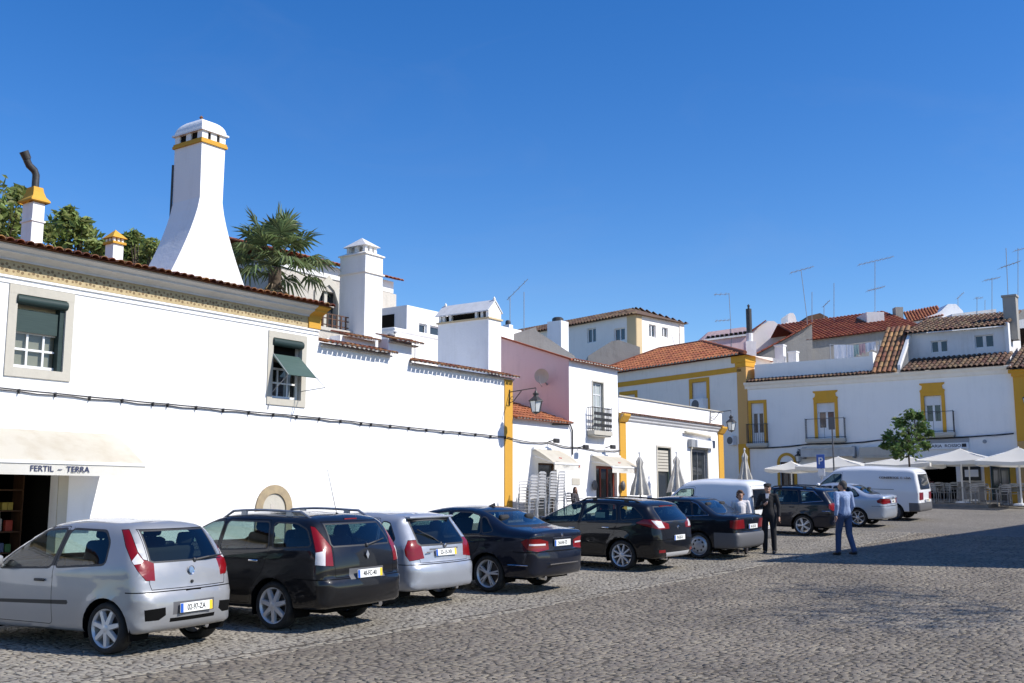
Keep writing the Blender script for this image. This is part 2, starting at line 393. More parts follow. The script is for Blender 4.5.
def stonemat(name, c1, c2):
    m = mottled(name, c1, c2, .8, rough=.72, bump=.5, bscale=45, island=.16, dist=.006, spec=.3)
    t = NT(m); b = t.n['Principled BSDF']; src = b.inputs['Base Color'].links[0].from_socket      # worn tracks, damp patches and oil marks
    tc = t.new('ShaderNodeTexCoord'); n1 = t.new('ShaderNodeTexNoise', i_Scale=.22, i_Detail=7.0, i_Roughness=.62, i_Distortion=.8); t.link(tc.outputs['Object'], n1.inputs['Vector'])
    r1 = t.new('ShaderNodeMapRange', i_From_Min=.36, i_From_Max=.66, i_To_Min=.78, i_To_Max=1.16); t.link(n1.outputs['Fac'], r1.inputs['Value'])
    n2 = t.new('ShaderNodeTexNoise', i_Scale=1.3, i_Detail=3.0); t.link(tc.outputs['Object'], n2.inputs['Vector']); r2 = t.new('ShaderNodeMapRange', i_From_Min=.66, i_From_Max=.74, i_To_Min=1.0, i_To_Max=.72); t.link(n2.outputs['Fac'], r2.inputs['Value'])
    mu = t.new('ShaderNodeMath', operation='MULTIPLY'); t.link(r1.outputs[0], mu.inputs[0]); t.link(r2.outputs[0], mu.inputs[1])
    h = t.new('ShaderNodeHueSaturation'); t.link(mu.outputs[0], h.inputs['Value']); t.link(src, h.inputs['Color']); t.link(h.outputs[0], b.inputs['Base Color'])
    return m
stonemat('stone_drive', (.222, .190, .145), (.165, .141, .110)); stonemat('stone_park', (.282, .254, .208), (.23, .208, .172)); stonemat('stone_line', (.32, .285, .225), (.26, .232, .185))
mottled('hill_earth', (.16, .13, .08), (.10, .10, .05), .3, rough=.95)
import numpy as np
def npgz(Y):
    d = Y - 11
    z = np.where(d < 0, .015 * np.maximum(d, -40), np.where(d < 32, .015 * d + .0007 * d * d, .48 + .7168 + (np.minimum(d, 52) - 32) * .045 + np.where(d > 52, .12 * (np.minimum(d, 140) - 52), 0)))
    return z
def npmesh(name, v, quads, mat, kind=None):
    me = bpy.data.meshes.new(name)
    me.vertices.add(len(v)); me.vertices.foreach_set('co', v.astype(np.float32).ravel())
    nq = len(quads); me.loops.add(nq * 4); me.loops.foreach_set('vertex_index', quads.astype(np.int32).ravel())
    me.polygons.add(nq); me.polygons.foreach_set('loop_start', np.arange(0, nq * 4, 4, dtype=np.int32)); me.polygons.foreach_set('loop_total', np.full(nq, 4, dtype=np.int32))
    me.materials.append(MAT[mat]); me.update(calc_edges=True)
    o = bpy.data.objects.new(name, me); COL.objects.link(o)
    if kind: o['kind'] = kind
    return o
xs = np.concatenate([np.linspace(-400, -40, 13), np.linspace(-30, 30, 31), np.linspace(40, 400, 13)])
ys = np.concatenate([np.linspace(-120, -12, 10), np.linspace(-10, 70, 161), np.linspace(72, 160, 45), np.linspace(180, 900, 13)])
gx, gy = np.meshgrid(xs, ys); gv = np.stack([gx.ravel(), gy.ravel(), npgz(gy.ravel())], 1)
n1, n2 = len(xs), len(ys); ii = np.arange(n1 - 1)[None, :] + n1 * np.arange(n2 - 1)[:, None]; ii = ii.ravel()
npmesh('ground', gv, np.stack([ii, ii + 1, ii + 1 + n1, ii + n1], 1), 'cobble_far', 'structure')
rng = np.random.default_rng(3)
tt = np.array([TT.x, TT.y]); nn = np.array([NN.x, NN.y]); oo = np.array([OO.x, OO.y])
def stones(name, s0, s1, q0, q1, a, b, mat, height=.018, margin=1.25, keep=None):
    """irregular setts laid in wavering rows, each a small pillow with a worn top"""
    ns = int((s1 - s0) / a); nq = int((q1 - q0) / b)
    S, Q = np.meshgrid(np.arange(ns), np.arange(nq), indexing='ij'); S = S.ravel(); Q = Q.ravel()
    off = rng.random(nq)[Q]
    cs = s0 + (S + off) * a; cq = q0 + (Q + .5) * b + .35 * b * np.sin(cs * 1.7 + 3 * np.sin(Q * .37))
    cs = cs + rng.normal(0, .18 * a, len(cs)); cq = cq + rng.normal(0, .21 * b, len(cq))
    X = oo[0] + tt[0] * cs + nn[0] * cq; Y = oo[1] + tt[1] * cs + nn[1] * cq
    k = (Y > 7.5) & (Y < 36) & (np.abs(X) < .5 * Y * margin + 1.0)
    if keep is not None: k &= keep(cs, cq)
    cs, cq, X, Y = cs[k], cq[k], X[k], Y[k]; n = len(cs)
    hs = a * .5 * rng.uniform(.80, 1.03, n); hq_ = b * .5 * rng.uniform(.80, 1.03, n)
    rot = rng.normal(0, .30, n); cr, sr = np.cos(rot), np.sin(rot)
    h = height * rng.uniform(.55, 1.15, n); tl = rng.normal(0, .038, (n, 2))
    V8 = np.zeros((n, 12, 3))
    corners = [(-1, -1), (1, -1), (1, 1), (-1, 1)]
    for lvl, (fac, hh) in enumerate(((1.0, -.3), (.95, .74), (.76, 1.0))):
        for c, (ca, cb) in enumerate(corners):
            ja = 1 + rng.normal(0, .10, n); jb = 1 + rng.normal(0, .10, n)
            ds = ca * hs * fac * ja; dq = cb * hq_ * fac * jb
            d1 = ds * cr - dq * sr; d2 = ds * sr + dq * cr
            x = X + tt[0] * d1 + nn[0] * d2; y = Y + tt[1] * d1 + nn[1] * d2
            z = npgz(y) + h * hh + (tl[:, 0] * d1 + tl[:, 1] * d2 if lvl else 0)
            V8[:, lvl * 4 + c] = np.stack([x, y, z], 1)
    base = (np.arange(n) * 12)[:, None]
    qs = []
    for l in (0, 4):
        for c in range(4):
            d = (c + 1) % 4; qs.append(np.array([l + c, l + 4 + c, l + 4 + d, l + d]))
    qs.append(np.array([8, 11, 10, 9]))
    quads = (base[:, None, :] + np.array(qs)[None]).reshape(-1, 4)
    return npmesh(name, V8.reshape(-1, 3), quads, mat, 'structure')
LQ = 12.15
stones('square_cobbles', -14, 22, LQ + .12, 34, .092, .074, 'stone_drive', .010)
stones('parking_cobbles', -14, 22, 5.5, LQ - .07, .074, .064, 'stone_park', .008)
stones('parking_line', -14, 22, LQ - .06, LQ + .11, .10, .08, 'stone_line', .010)
# joints: a sand bed 4 mm above the far sheet under the modelled setts
bx = np.linspace(-26, 26, 27); by = np.linspace(6.5, 37, 62); gx, gy = np.meshgrid(bx, by)
gv = np.stack([gx.ravel(), gy.ravel(), npgz(gy.ravel()) + .003], 1); n1, n2 = len(bx), len(by); ii = (np.arange(n1 - 1)[None, :] + n1 * np.arange(n2 - 1)[:, None]).ravel()
# only as wide as the setts
keepq = []
for q in np.stack([ii, ii + 1, ii + 1 + n1, ii + n1], 1):
    c = gv[q].mean(0); d = c[:2] - oo; ss = d @ tt; qq = d @ nn
    if -13.5 < ss < 21.5 and 6 < qq < 33.5 and abs(c[0]) < .6 * c[1]: keepq.append(q)
npmesh('joint_bed', gv, np.array(keepq), 'joint_sand', 'structure')
# pavement terrace in front of the restaurants, with a kerb
mottled('paving', (.24, .225, .20), (.19, .175, .155), 3, rough=.85, bump=.3, bscale=30)
mottled('kerb_stone', (.27, .25, .22), (.21, .195, .17), 4, rough=.85, bump=.3, bscale=30)
def pave(name, q0, q1, s0, s1, mat, up=.13, skirt=.25):
    mb = MB(); n = 12
    for i in range(n):
        for k in range(4):
            a = q0 + (q1 - q0) * i / n; b = q0 + (q1 - q0) * (i + 1) / n; c = s0 + (s1 - s0) * k / 4; d = s0 + (s1 - s0) * (k + 1) / 4
            mb.add([gsq(c, a, up), gsq(c, b, up), gsq(d, b, up), gsq(d, a, up)], [(0, 1, 2, 3)])
        mb.add([gsq(s0, a, up - skirt), gsq(s0, b, up - skirt), gsq(s0, b, up), gsq(s0, a, up)], [(0, 1, 2, 3)])
    mb.add([gsq(s0, q1, up - skirt), gsq(s1, q1, up - skirt), gsq(s1, q1, up), gsq(s0, q1, up)], [(0, 1, 2, 3)])
    return mb.build(name, mat, None, kind='structure')
pave('terrace_pavement', -1.4, 11.2, 36.98, 41.7, 'paving', .128)
pave('terrace_kerb', -1.4, 11.2, 36.7, 36.975, 'kerb_stone', .14)
pave('facade_pavement', 0.0, 1.5, -16, 36, 'paving', .1)   # strip under the facades is hidden behind the cars
# ------------------------------------------------------------------ sky, sun, camera
SUN_TRAVEL = (-NN - TT * .33 + V((0, 0, -.93))).normalized()
sd = -SUN_TRAVEL; SEL = math.asin(sd.z); SAZ = atan2(sd.x, sd.y)      # azimuth clockwise from +Y
w = bpy.data.worlds.new('World'); scn.world = w; w.use_nodes = True
t = NT(w); bg = t.n['Background']
sky = t.new('ShaderNodeTexSky', sky_type='NISHITA', sun_disc=False, sun_elevation=SEL, sun_rotation=SAZ, altitude=300.0, air_density=1.0, dust_density=.3, ozone_density=3.0)
hsv = t.new('ShaderNodeHueSaturation', i_Saturation=1.36, i_Value=1.0, i_Hue=.511); t.link(sky.outputs[0], hsv.inputs['Color']); 
wc = t.new('ShaderNodeTexCoord'); wm = t.new('ShaderNodeMapping'); wm.inputs['Scale'].default_value = (1.2, 1.2, 3.5); wm.inputs['Rotation'].default_value = (0, .5, .3); t.link(wc.outputs['Generated'], wm.inputs['Vector'])
wn = t.new('ShaderNodeTexNoise', i_Scale=2.6, i_Detail=9.0, i_Roughness=.62, i_Distortion=1.2); t.link(wm.outputs[0], wn.inputs['Vector']); wr = t.new('ShaderNodeMapRange', i_From_Min=.52, i_From_Max=.85, i_To_Max=.06); t.link(wn.outputs['Fac'], wr.inputs['Value'])
wx = t.new('ShaderNodeMix', data_type='RGBA'); wx.inputs[7].default_value = (3.2, 3.3, 3.5, 1); t.link(wr.outputs[0], wx.inputs[0]); t.link(hsv.outputs[0], wx.inputs[6]); t.link(wx.outputs[2], bg.inputs['Color']); bg.inputs['Strength'].default_value = .122
su = bpy.data.lights.new('sun', 'SUN'); su.energy = 4.2; su.angle = R(.53); su.color = (1, .955, .89)
so = bpy.data.objects.new('sun', su); COL.objects.link(so); so.rotation_euler = (-SUN_TRAVEL).to_track_quat('Z', 'Y').to_euler(); so.location = (20, -10, 40)
cd = bpy.data.cameras.new('camera'); cam = bpy.data.objects.new('camera', cd); COL.objects.link(cam); scn.camera = cam
cd.sensor_width = 36; cd.lens = FPX * 36 / 1024; cd.clip_end = 3000; cd.clip_start = .1
cam.location = (0, 0, CAMZ); cam.rotation_euler = (pi / 2 + PITCH, 0, 0)
scn.view_settings.view_transform = 'Standard'; scn.view_settings.look = 'None'; scn.view_settings.exposure = 0.46; scn.view_settings.gamma = 1
scn.cycles.max_bounces = 8; scn.cycles.transparent_max_bounces = 12; scn.cycles.caustics_reflective = False; scn.cycles.caustics_refractive = False
# ------------------------------------------------------------------ buildings
Q = lambda q: -q
def house(name, label, F, org, cat='house'):
    return thing(name, label, cat, F @ Matrix.Translation(V(org)))
def part(root, name, mat, F=None, smooth=None):
    class P:
        pass
    mb = MB(F or SQ); mb._args = (name, mat, root, smooth); return mb
def done(mb): return mb.build(mb._args[0], mb._args[1], mb._args[2], mb._args[3])
def window(root, F, xa, xb, za, zb, y=.16, nx=2, nz=3, sash='white_paint', pane='dark_pane', bar=.035, frame=.06, name='window', lower=None):
    """sash frame with glazing bars set back in its opening, pane as a sub-part"""
    mb = MB(F)
    mb.box(xa, xa + frame, y, y + .06, za, zb); mb.box(xb - frame, xb, y, y + .06, za, zb)
    mb.box(xa + frame, xb - frame, y, y + .06, za, za + frame); mb.box(xa + frame, xb - frame, y, y + .06, zb - frame, zb)
    for i in range(1, nx):
        x = xa + (xb - xa) * i / nx; mb.box(x - bar / 2, x + bar / 2, y + .005, y + .055, za + frame, zb - frame)
    for k in range(1, nz):
        z = za + (zb - za) * k / nz; mb.box(xa + frame, xb - frame, y + .01, y + .05, z - bar / 2, z + bar / 2)
    w = mb.build(name, sash, root)
    if lower:
        m = MB(F); m.box(xa + frame, xb - frame, y + .004, y + .056, za + frame, lower); m.build('door_panel', sash, w)
    m = MB(F); m.add([(xa, y + .03, za), (xb, y + .03, za), (xb, y + .03, zb), (xa, y + .03, zb)], [(0, 1, 2, 3)]); m.build('pane', pane, w)
    return w
def surround(root, F, xa, xb, za, zb, wd, mat, y=-.03, sill=True, name='window_surround'):
    mb = MB(F); d = .12
    mb.box(xa - wd, xa, y, d, za, zb); mb.box(xb, xb + wd, y, d, za, zb); mb.box(xa - wd, xb + wd, y - .003, d, zb, zb + wd)
    if sill: mb.box(xa - wd, xb + wd, y - .006, d, za - wd, za)
    return mb.build(name, mat, root)
# ================= long white corner house on the left
hA = house('white_house', 'long white two-storey house with ochre frieze and a tall flared chimney, over the awning shop', SQ, (-3, 0, 0))
m = part(hA, 'wall', 'whitewash')
D_W1 = (.06, 1.17, 4.38, 5.93); D_W2 = (7.12, 8.14, 4.28, 5.88); DOOR = (-1.5, 1.24, -.4, 2.75)
NICHE = (6.55, 7.75, .9, 1.35)
m.facade(-16, 8.75, -.5, 6.28, [D_W1, D_W2, DOOR], depth=.28)
m.box(-16, 8.74, -.001, 0.06, 6.281, 6.9)
m.add([(8.75, 0, -.5), (8.75, 9, -.5), (8.75, 9, 6.9), (8.75, 0, 6.9)], [(0, 1, 2, 3)]); m.add([(-16, 0, -.5), (-16, 0, 6.9), (-16, 9, 6.9), (-16, 9, -.5)], [(0, 1, 2, 3)])
m.add([(-16, 9, -.5), (-16, 9, 6.9), (8.75, 9, 6.9), (8.75, 9, -.5)], [(0, 1, 2, 3)])
done(m)
m = part(hA, 'moulding', 'whitewash'); m.box(-16, 8.76, -.04, -.002, 6.24, 6.275); m.box(-16, 8.76, -.025, -.002, 6.13, 6.15); done(m)
# ochre scratched frieze, a real strip with modelled scrolls
mottled('frieze_ochre', (.52, .42, .25), (.40, .31, .17), 7, rough=.9); mottled('frieze_light', (.27, .19, .10), (.20, .14, .08), 7, rough=.9) 
fz = part(hA, 'frieze', ['frieze_ochre', 'frieze_light']); fz.box(-16, 8.34, -.012, -.002, 6.30, 6.598)
fz.cur = 1; x = -9.9
while x < 8.1:
    rs_ = random.uniform(-.015, .015)
    for k in range(5): a = k * 1.257; fz.lathe([(.001, 0), (.036, 0), (.03, -.004)], 6, Matrix.Translation((x + .14 + .085 * cos(a) + rs_, -.0125, 6.45 + .075 * sin(a))) @ Matrix.Rotation(-pi / 2, 4, 'X'))
    for z_ in (6.38, 6.52): fz.lathe([(.001, 0), (.03, 0)], 5, Matrix.Translation((x + .31, -.0125, z_)) @ Matrix.Rotation(-pi / 2, 4, 'X'))
    x += .34
done(fz)
def cornice_profile(): return [(-.002, 6.60), (-.06, 6.60), (-.06, 6.64), (-.12, 6.68), (-.22, 6.72), (-.26, 6.73), (-.26, 6.77), (-.36, 6.82), (-.40, 6.83), (-.40, 6.87), (-.002, 6.88)]
m = part(hA, 'cornice', 'stone_trim')
MAT['cornice_grey'] = wall_mat('cornice_grey', (.60, .58, .55), (.4, .38, .35), .5)
m._args = ('cornice', 'cornice_grey', hA, None)
m.prism([(-16, y, z) for y, z in cornice_profile()], (24.34, 0, 0)); done(m)
m = part(hA, 'cornice_end', 'yellow_wash'); m.prism([(8.345, y - .006, z) for y, z in cornice_profile()], (.46, 0, 0)); m.box(8.345, 8.79, -.05, -.004, 6.30, 6.598); done(m)
SL = .16
rf = part(hA, 'roof', ['tile', 'tile_mortar'])
us = V((0, 1, SL)).normalized()
tiles(rf, (-16, -.5, 6.885), (1, 0, 0), us, 24.9, 5.2, pitch=.215, row=.42, amp=.07)
rf.add([(-16, 4.6, 6.89 + .16 * 5.1), (8.9, 4.6, 6.89 + .16 * 5.1), (8.9, 9.2, 6.9), (-16, 9.2, 6.9)], [(0, 1, 2, 3)])
roofA = done(rf)
m = MB(SQ); m.box(-16, 8.85, -.41, .0, 6.872, 6.882); m.build('eave_board', 'tile_old', roofA)
for (xa, xb, za, zb), tilt in ((D_W1, 0), (D_W2, 1)):
    surround(hA, SQ, xa, xb, za, zb, .17 if tilt else .19, 'stone_trim')
    w = window(hA, SQ, xa, xb, za + (.03), za + (zb - za) * .52, y=.15, nx=3, nz=2, bar=.045, frame=.055, pane='window_glass')
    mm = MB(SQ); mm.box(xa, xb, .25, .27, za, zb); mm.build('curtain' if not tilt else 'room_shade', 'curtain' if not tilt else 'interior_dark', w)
    if tilt:
        mm = MB(SQ); mm.box(xb - .42, xb - .2, .20, .215, za + .05, za + .8); mm.build('curtain', 'white_paint', w)
    b = part(hA, 'blind_box', 'green_blind'); b.tube([(xa - .02, .01, zb - .11), (xb + .02, .01, zb - .11)], .105, 14); bb = b.build('roller_blind', 'green_blind', hA, 40)
    s = MB(SQ)
    if not tilt:
        z0 = za + (zb - za) * .50; s.box(xa + .01, xb - .12, .07, .085, z0, zb - .3); s.build('slats', 'green_blind_light', bb)
        s = MB(SQ); s.box(xb - .11, xb - .003, .02, .2, za + .0, zb - .2); s.build('shutter_guide', 'green_blind', bb)
    else:
        s.add([(xa + .0, .05, zb - .42), (xb - .02, .05, zb - .42), (xb - .02, -.62, zb - 1.02), (xa, -.62, zb - 1.02), (xa, .06, zb - .43), (xb - .02, .06, zb - .43), (xb - .02, -.61, zb - 1.035), (xa, -.61, zb - 1.035)],
              [(0, 1, 2, 3), (7, 6, 5, 4), (0, 3, 7, 4), (1, 5, 6, 2), (2, 6, 7, 3)]); s.build('slats', 'green_blind_mid', bb)
        s = MB(SQ); s.tube([(xa, .05, zb - .35), (xa, -.62, zb - 1.02), (xa, -.02, za + .15)], .012, 5); s.tube([(xb - .02, -.62, zb - 1.02), (xb - .02, -.95, zb - 1.3), (xb, 0, zb - 1.35)], .012, 5); s.tube([(xa, -.02, za + .2), (xa - .12, -.03, za - .3)], .012, 5); s.build('blind_stay', 'grey_paint', bb)
# shop doorway
m = part(hA, 'door_surround', 'stone_trim'); m.box(1.243, 1.47, -.03, .28, -.4, 2.85); m.build('door_jamb', 'stone_trim', hA); m = MB(SQ); m.box(-1.7, -1.503, -.03, .28, -.4, 2.85); m.build('door_jamb', 'stone_trim', hA)
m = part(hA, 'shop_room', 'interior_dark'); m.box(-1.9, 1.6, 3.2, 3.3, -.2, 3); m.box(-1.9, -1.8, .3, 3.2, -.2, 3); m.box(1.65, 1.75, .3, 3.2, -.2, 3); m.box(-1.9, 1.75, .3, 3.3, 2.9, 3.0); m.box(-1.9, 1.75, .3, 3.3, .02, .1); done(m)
# stone arch niche low in the wall
mottled('niche_stone', (.42, .33, .20), (.30, .24, .16), 4, rough=.9, bump=.4, bscale=20)
nb = part(hA, 'arch_niche', ['niche_stone', 'stone_trim', 'stone_wall'])
xa, xz = 7.15, 1.05
def arch(mb, cx, cz, r0, r1, y0, y1, n=14, legs=1.0):
    for i in range(n):
        a, b = pi * i / n, pi * (i + 1) / n
        p = [(cx - r * cos(t_), 0, cz + r * sin(t_)) for r, t_ in ((r0, a), (r1, a), (r1, b), (r0, b))]
        mb.prism([(x, y0, z) for x, _, z in p], (0, y1 - y0, 0))
    mb.box(cx - r1, cx - r0, y0, y1, cz - legs, cz - .001); mb.box(cx + r0, cx + r1, y0, y1, cz - legs, cz - .001)
arch(nb, 7.32, 1.42, .40, .62, -.05, -.002); nb.cur = 1
nb.prism([(7.32 + .395 * cos(pi * k / 12), -.012, 1.42 + .395 * sin(pi * k / 12)) for k in range(13)] + [(6.925, -.012, .45), (7.715, -.012, .45)], (0, .009, 0)); nb.cur = 2
nb.box(7.2, 7.34, -.018, -.0125, 1.35, 1.55); done(nb)
# chimneys of the white house
def posts_cap(mb, x0, x1, y0, y1, z0, z1, nx, ny, wd=.1):
    for i in range(nx + 1):
        for j in range(ny + 1):
            if 0 < i < nx and 0 < j < ny: continue
            cx = x0 + (x1 - x0) * i / nx; cy = y0 + (y1 - y0) * j / ny
            cx = min(max(cx, x0 + wd / 2), x1 - wd / 2); cy = min(max(cy, y0 + wd / 2), y1 - wd / 2)
            mb.box(cx - wd / 2, cx + wd / 2, cy - wd / 2, cy + wd / 2, z0, z1)
c = part(hA, 'chimney', 'whitewash')
fl_ = [(1 - (i / 9)) ** 1.35 for i in range(10)]; c.prism([(x, 3.0, z) for x, z in [(7.72 + 1.28 * fl_[i], 7.2 + 2.95 * i / 9) for i in range(10)] + [(7.735, 11.76), (6.90, 11.76)] + [(6.92 - 1.2 * fl_[i], 7.2 + 2.95 * i / 9) for i in range(9, -1, -1)]], (0, 1.22, 0))
posts_cap(c, 6.9, 7.74, 3.0, 4.22, 11.9, 12.12, 2, 2, .21); ch = done(c)
b = MB(SQ); b.box(6.95, 7.69, 3.05, 4.17, 11.9, 12.12); b.build('vent_shade_box', 'interior_dark', ch); b = MB(SQ); b.box(6.85, 7.79, 2.95, 4.27, 11.762, 11.84); b.box(6.87, 7.77, 2.97, 4.25, 11.842, 11.898); b.build('chimney_band', 'yellow_wash', ch)  # first box: dark colour put in as the shade behind the vent openings
b = MB(SQ); b.box(6.83, 7.81, 2.93, 4.29, 12.122, 12.17)
k = 8
for i in range(k):
    f0, f1 = cos(pi / 2 * i / k), cos(pi / 2 * (i + 1) / k); z0, z1 = 12.17 + .46 * sin(pi / 2 * i / k), 12.17 + .46 * sin(pi / 2 * (i + 1) / k)
    lo = [(7.32 + sx * .44 * f0, 3.61 + sy * .62 * f0, z0) for sx, sy in ((-1, -1), (1, -1), (1, 1), (-1, 1))]; hi = [(7.32 + sx * .44 * f1, 3.61 + sy * .62 * f1, z1) for sx, sy in ((-1, -1), (1, -1), (1, 1), (-1, 1))]
    b.add(lo + hi, [(j, (j + 1) % 4, 4 + (j + 1) % 4, 4 + j) for j in range(4)])
b.build('chimney_cap', 'whitewash', ch)
b = MB(SQ); b.lathe([(.001, 0), (.05, 0), (.03, .06), (.06, .11), (.001, .17)], 8, Matrix.Translation((7.32, 3.61, 12.63))); b.build('finial', 'tile', ch)
b = MB(SQ); b.tube([(6.9, 4.26, 9.6), (6.9, 4.26, 11.3)], .035, 6); b.build('flue_pipe', 'iron', ch)
c = part(hA, 'chimney', 'whitewash'); c.box(1.70, 2.0, 2.5, 2.95, 7.1, 8.72); c.box(1.67, 2.03, 2.47, 2.98, 8.25, 8.29); ch = done(c)
b = MB(SQ)
pr = [(.22, .28, 8.722), (.25, .31, 8.75), (.24, .30, 8.79), (.17, .23, 8.88), (.135, .18, 9.0), (.12, .15, 9.12)]
for (a0, b0, z0), (a1, b1, z1) in zip(pr, pr[1:]):
    lo = [(1.85 + sx * a0, 2.72 + sy * b0, z0) for sx, sy in ((-1, -1), (1, -1), (1, 1), (-1, 1))]; hi = [(1.85 + sx * a1, 2.72 + sy * b1, z1) for sx, sy in ((-1, -1), (1, -1), (1, 1), (-1, 1))]
    b.add(lo + hi, [(j, (j + 1) % 4, 4 + (j + 1) % 4, 4 + j) for j in range(4)])
b.build('chimney_cap', 'yellow_wash', ch)
b = MB(SQ); b.tube([(1.85, 2.72, 9.1), (1.85, 2.72, 9.45), (1.8, 2.72, 9.55), (1.66, 2.72, 9.64), (1.6, 2.72, 9.74), (1.58, 2.72, 9.86)], .085, 12); b.tube([(1.6, 2.72, 9.78), (1.5, 2.72, 9.95)], [.1, .11], 12); b.build('stovepipe', 'iron', ch, 40)
c = part(hA, 'chimney', 'whitewash'); c.box(4.22, 4.52, 2.95, 3.3, 7.1, 8.26); posts_cap(c, 4.22, 4.52, 2.95, 3.3, 8.32, 8.42, 2, 2, .06); ch = done(c)
b = MB(SQ); b.box(4.17, 4.57, 2.9, 3.35, 8.262, 8.32); b.add([(4.15, 2.88, 8.422), (4.59, 2.88, 8.422), (4.59, 3.37, 8.422), (4.15, 3.37, 8.422), (4.37, 3.12, 8.67)], [(0, 1, 4), (1, 2, 4), (2, 3, 4), (3, 0, 4), (3, 2, 1, 0)]); b.build('chimney_cap', 'yellow_wash', ch)
# ================= white boundary building with stepped coping and yellow corner strip
hB = house('white_annex', 'low blank white building with stepped tile coping, two white chimneys and a yellow corner strip', SQ, (13, 0, 0), 'building')
m = part(hB, 'wall', 'whitewash')
m.facade(8.752, 17.93, -.5, 5.80, []); m.box(8.76, 11.6, .001, .4, 5.80, 5.96); m.box(11.6, 12.68, 0.0, .4, 5.80, 6.40); m.box(10.1, 11.6, .5, .9, 5.9, 6.36)
m.add([(17.93, 0, -.5), (17.93, 5, -.5), (17.93, 5, 5.8), (17.93, 0, 5.8)], [(0, 1, 2, 3)]); m.add([(8.76, 5, -.5), (8.76, 5, 5.8), (17.93, 5, 5.8), (17.93, 5, -.5)], [(0, 1, 2, 3)]); m.add([(8.76, .4, 5.82), (17.93, .4, 5.82), (17.93, 5, 5.82), (8.76, 5, 5.82)], [(0, 1, 2, 3)])
m.add([(8.8, .42, 5.95), (11.6, .42, 5.95), (11.6, 1.0, 6.34), (10.2, 1.0, 6.34)], [(0, 1, 2, 3)])
done(m)
for x0, x1, z, y0 in ((8.8, 11.72, 5.90, 0), (10.2, 12.9, 6.33, .0 ), (12.55, 18.0, 5.77, 0)):
    m = part(hB, 'coping', ['tile', 'tile_mortar'])
    if x0 == 10.2:
        tiles(m, (x0, .28, z), (1, 0, 0), V((0, 1, .28)), 1.42, .75, pitch=.17, row=.4, amp=.05, mortar=1); tiles(m, (11.62, -.32, z), (1, 0, 0), V((0, 1, .28)), 1.28, .9, pitch=.2, row=.4, amp=.05, mortar=1)
    else: tiles(m, (x0, -.32, z), (1, 0, 0), V((0, 1, .28)), x1 - x0, .8, pitch=.2, row=.4, amp=.06, mortar=1, base=False); m.add([(x0, -.2, z + .03), (x1, -.2, z + .03), (x1, .45, z + .2), (x0, .45, z + .2)], [(0, 1, 2, 3)])
    m.cur = 1; m.box(x0 + .02, x1 - .02, -.10, .1, z - .055, z - .012) if x0 != 10.2 else m.box(11.62, x1 - .02, -.10, .1, z - .055, z - .012)
    done(m)
m = part(hB, 'corner_strip', 'yellow_wash'); m.box(17.5, 17.96, -.03, .2, -.4, 5.74); m.box(17.46, 17.98, -.05, .2, -.45, .6); done(m)
c = part(hB, 'chimney', 'whitewash'); c.box(12.15, 12.95, 1.5, 2.6, 5.6, 9.3); posts_cap(c, 12.28, 12.82, 1.65, 2.45, 9.42, 9.62, 2, 2, .11); ch = done(c)
b = MB(SQ); b.box(12.1, 13.0, 1.45, 2.65, 8.7, 8.74); b.box(12.1, 13.0, 1.45, 2.65, 9.3, 9.34)
for a0, a1, z0, z1 in ((.44, .28, 9.34, 9.42),):
    b.add([(12.55 + sx * (a0 if l == 0 else a1), 2.05 + sy * ((a0 if l == 0 else a1) + .14), z0 if l == 0 else z1) for l in (0, 1) for sx, sy in ((-1, -1), (1, -1), (1, 1), (-1, 1))], [(j, (j + 1) % 4, 4 + (j + 1) % 4, 4 + j) for j in range(4)] + [(4, 5, 6, 7)])
b.build('chimney_band', 'cream', ch)
b = MB(SQ); b.add([(12.2, 1.55, 9.622), (12.9, 1.55, 9.622), (12.9, 2.55, 9.622), (12.2, 2.55, 9.622), (12.55, 2.05, 9.95)], [(0, 1, 4), (1, 2, 4), (2, 3, 4), (3, 0, 4), (3, 2, 1, 0)]); b.box(12.7, 12.95, 2.2, 2.6, 9.34, 9.85); b.build('chimney_cap', 'whitewash_old', ch)
c = part(hB, 'chimney', 'whitewash'); c.box(17.27, 18.0, .5, 2.75, 5.4, 7.84)
for yy in (.5, .75, 1.0, 2.15, 2.45, 2.62): c.box(17.30, 17.97, yy + .02, yy + .12, 7.90, 8.13)
c.prism([(17.27, .5, 7.90), (18.0, .5, 7.90), (18.0, .5, 8.13), (17.635, .5, 8.5), (17.27, .5, 8.13)], (0, .12, 0)); ch = done(c)
b = MB(SQ); b.box(17.22, 18.05, .45, 2.8, 7.842, 7.898); b.build('chimney_band', 'quoin_pale', ch)
b = MB(SQ); b.prism([(17.2, .47, 8.14), (17.635, .47, 8.56), (18.07, .47, 8.14), (18.07, .47, 8.10), (17.635, .47, 8.50), (17.2, .47, 8.10)], (0, 2.36, 0)); b.build('chimney_cap', 'whitewash_old', ch)
for yy in (.53, 2.7): b = MB(SQ); b.lathe([(.045, 0), (.045, .07), (.02, .1), (.001, .14)], 8, Matrix.Translation((17.635, yy, 8.54))); b.build('finial', 'cream', ch)
b = MB(SQ); b.box(17.4, 17.9, .7, 2.6, 7.9, 8.12); b.build('flue_shadow_gap', 'interior_dark', ch); 
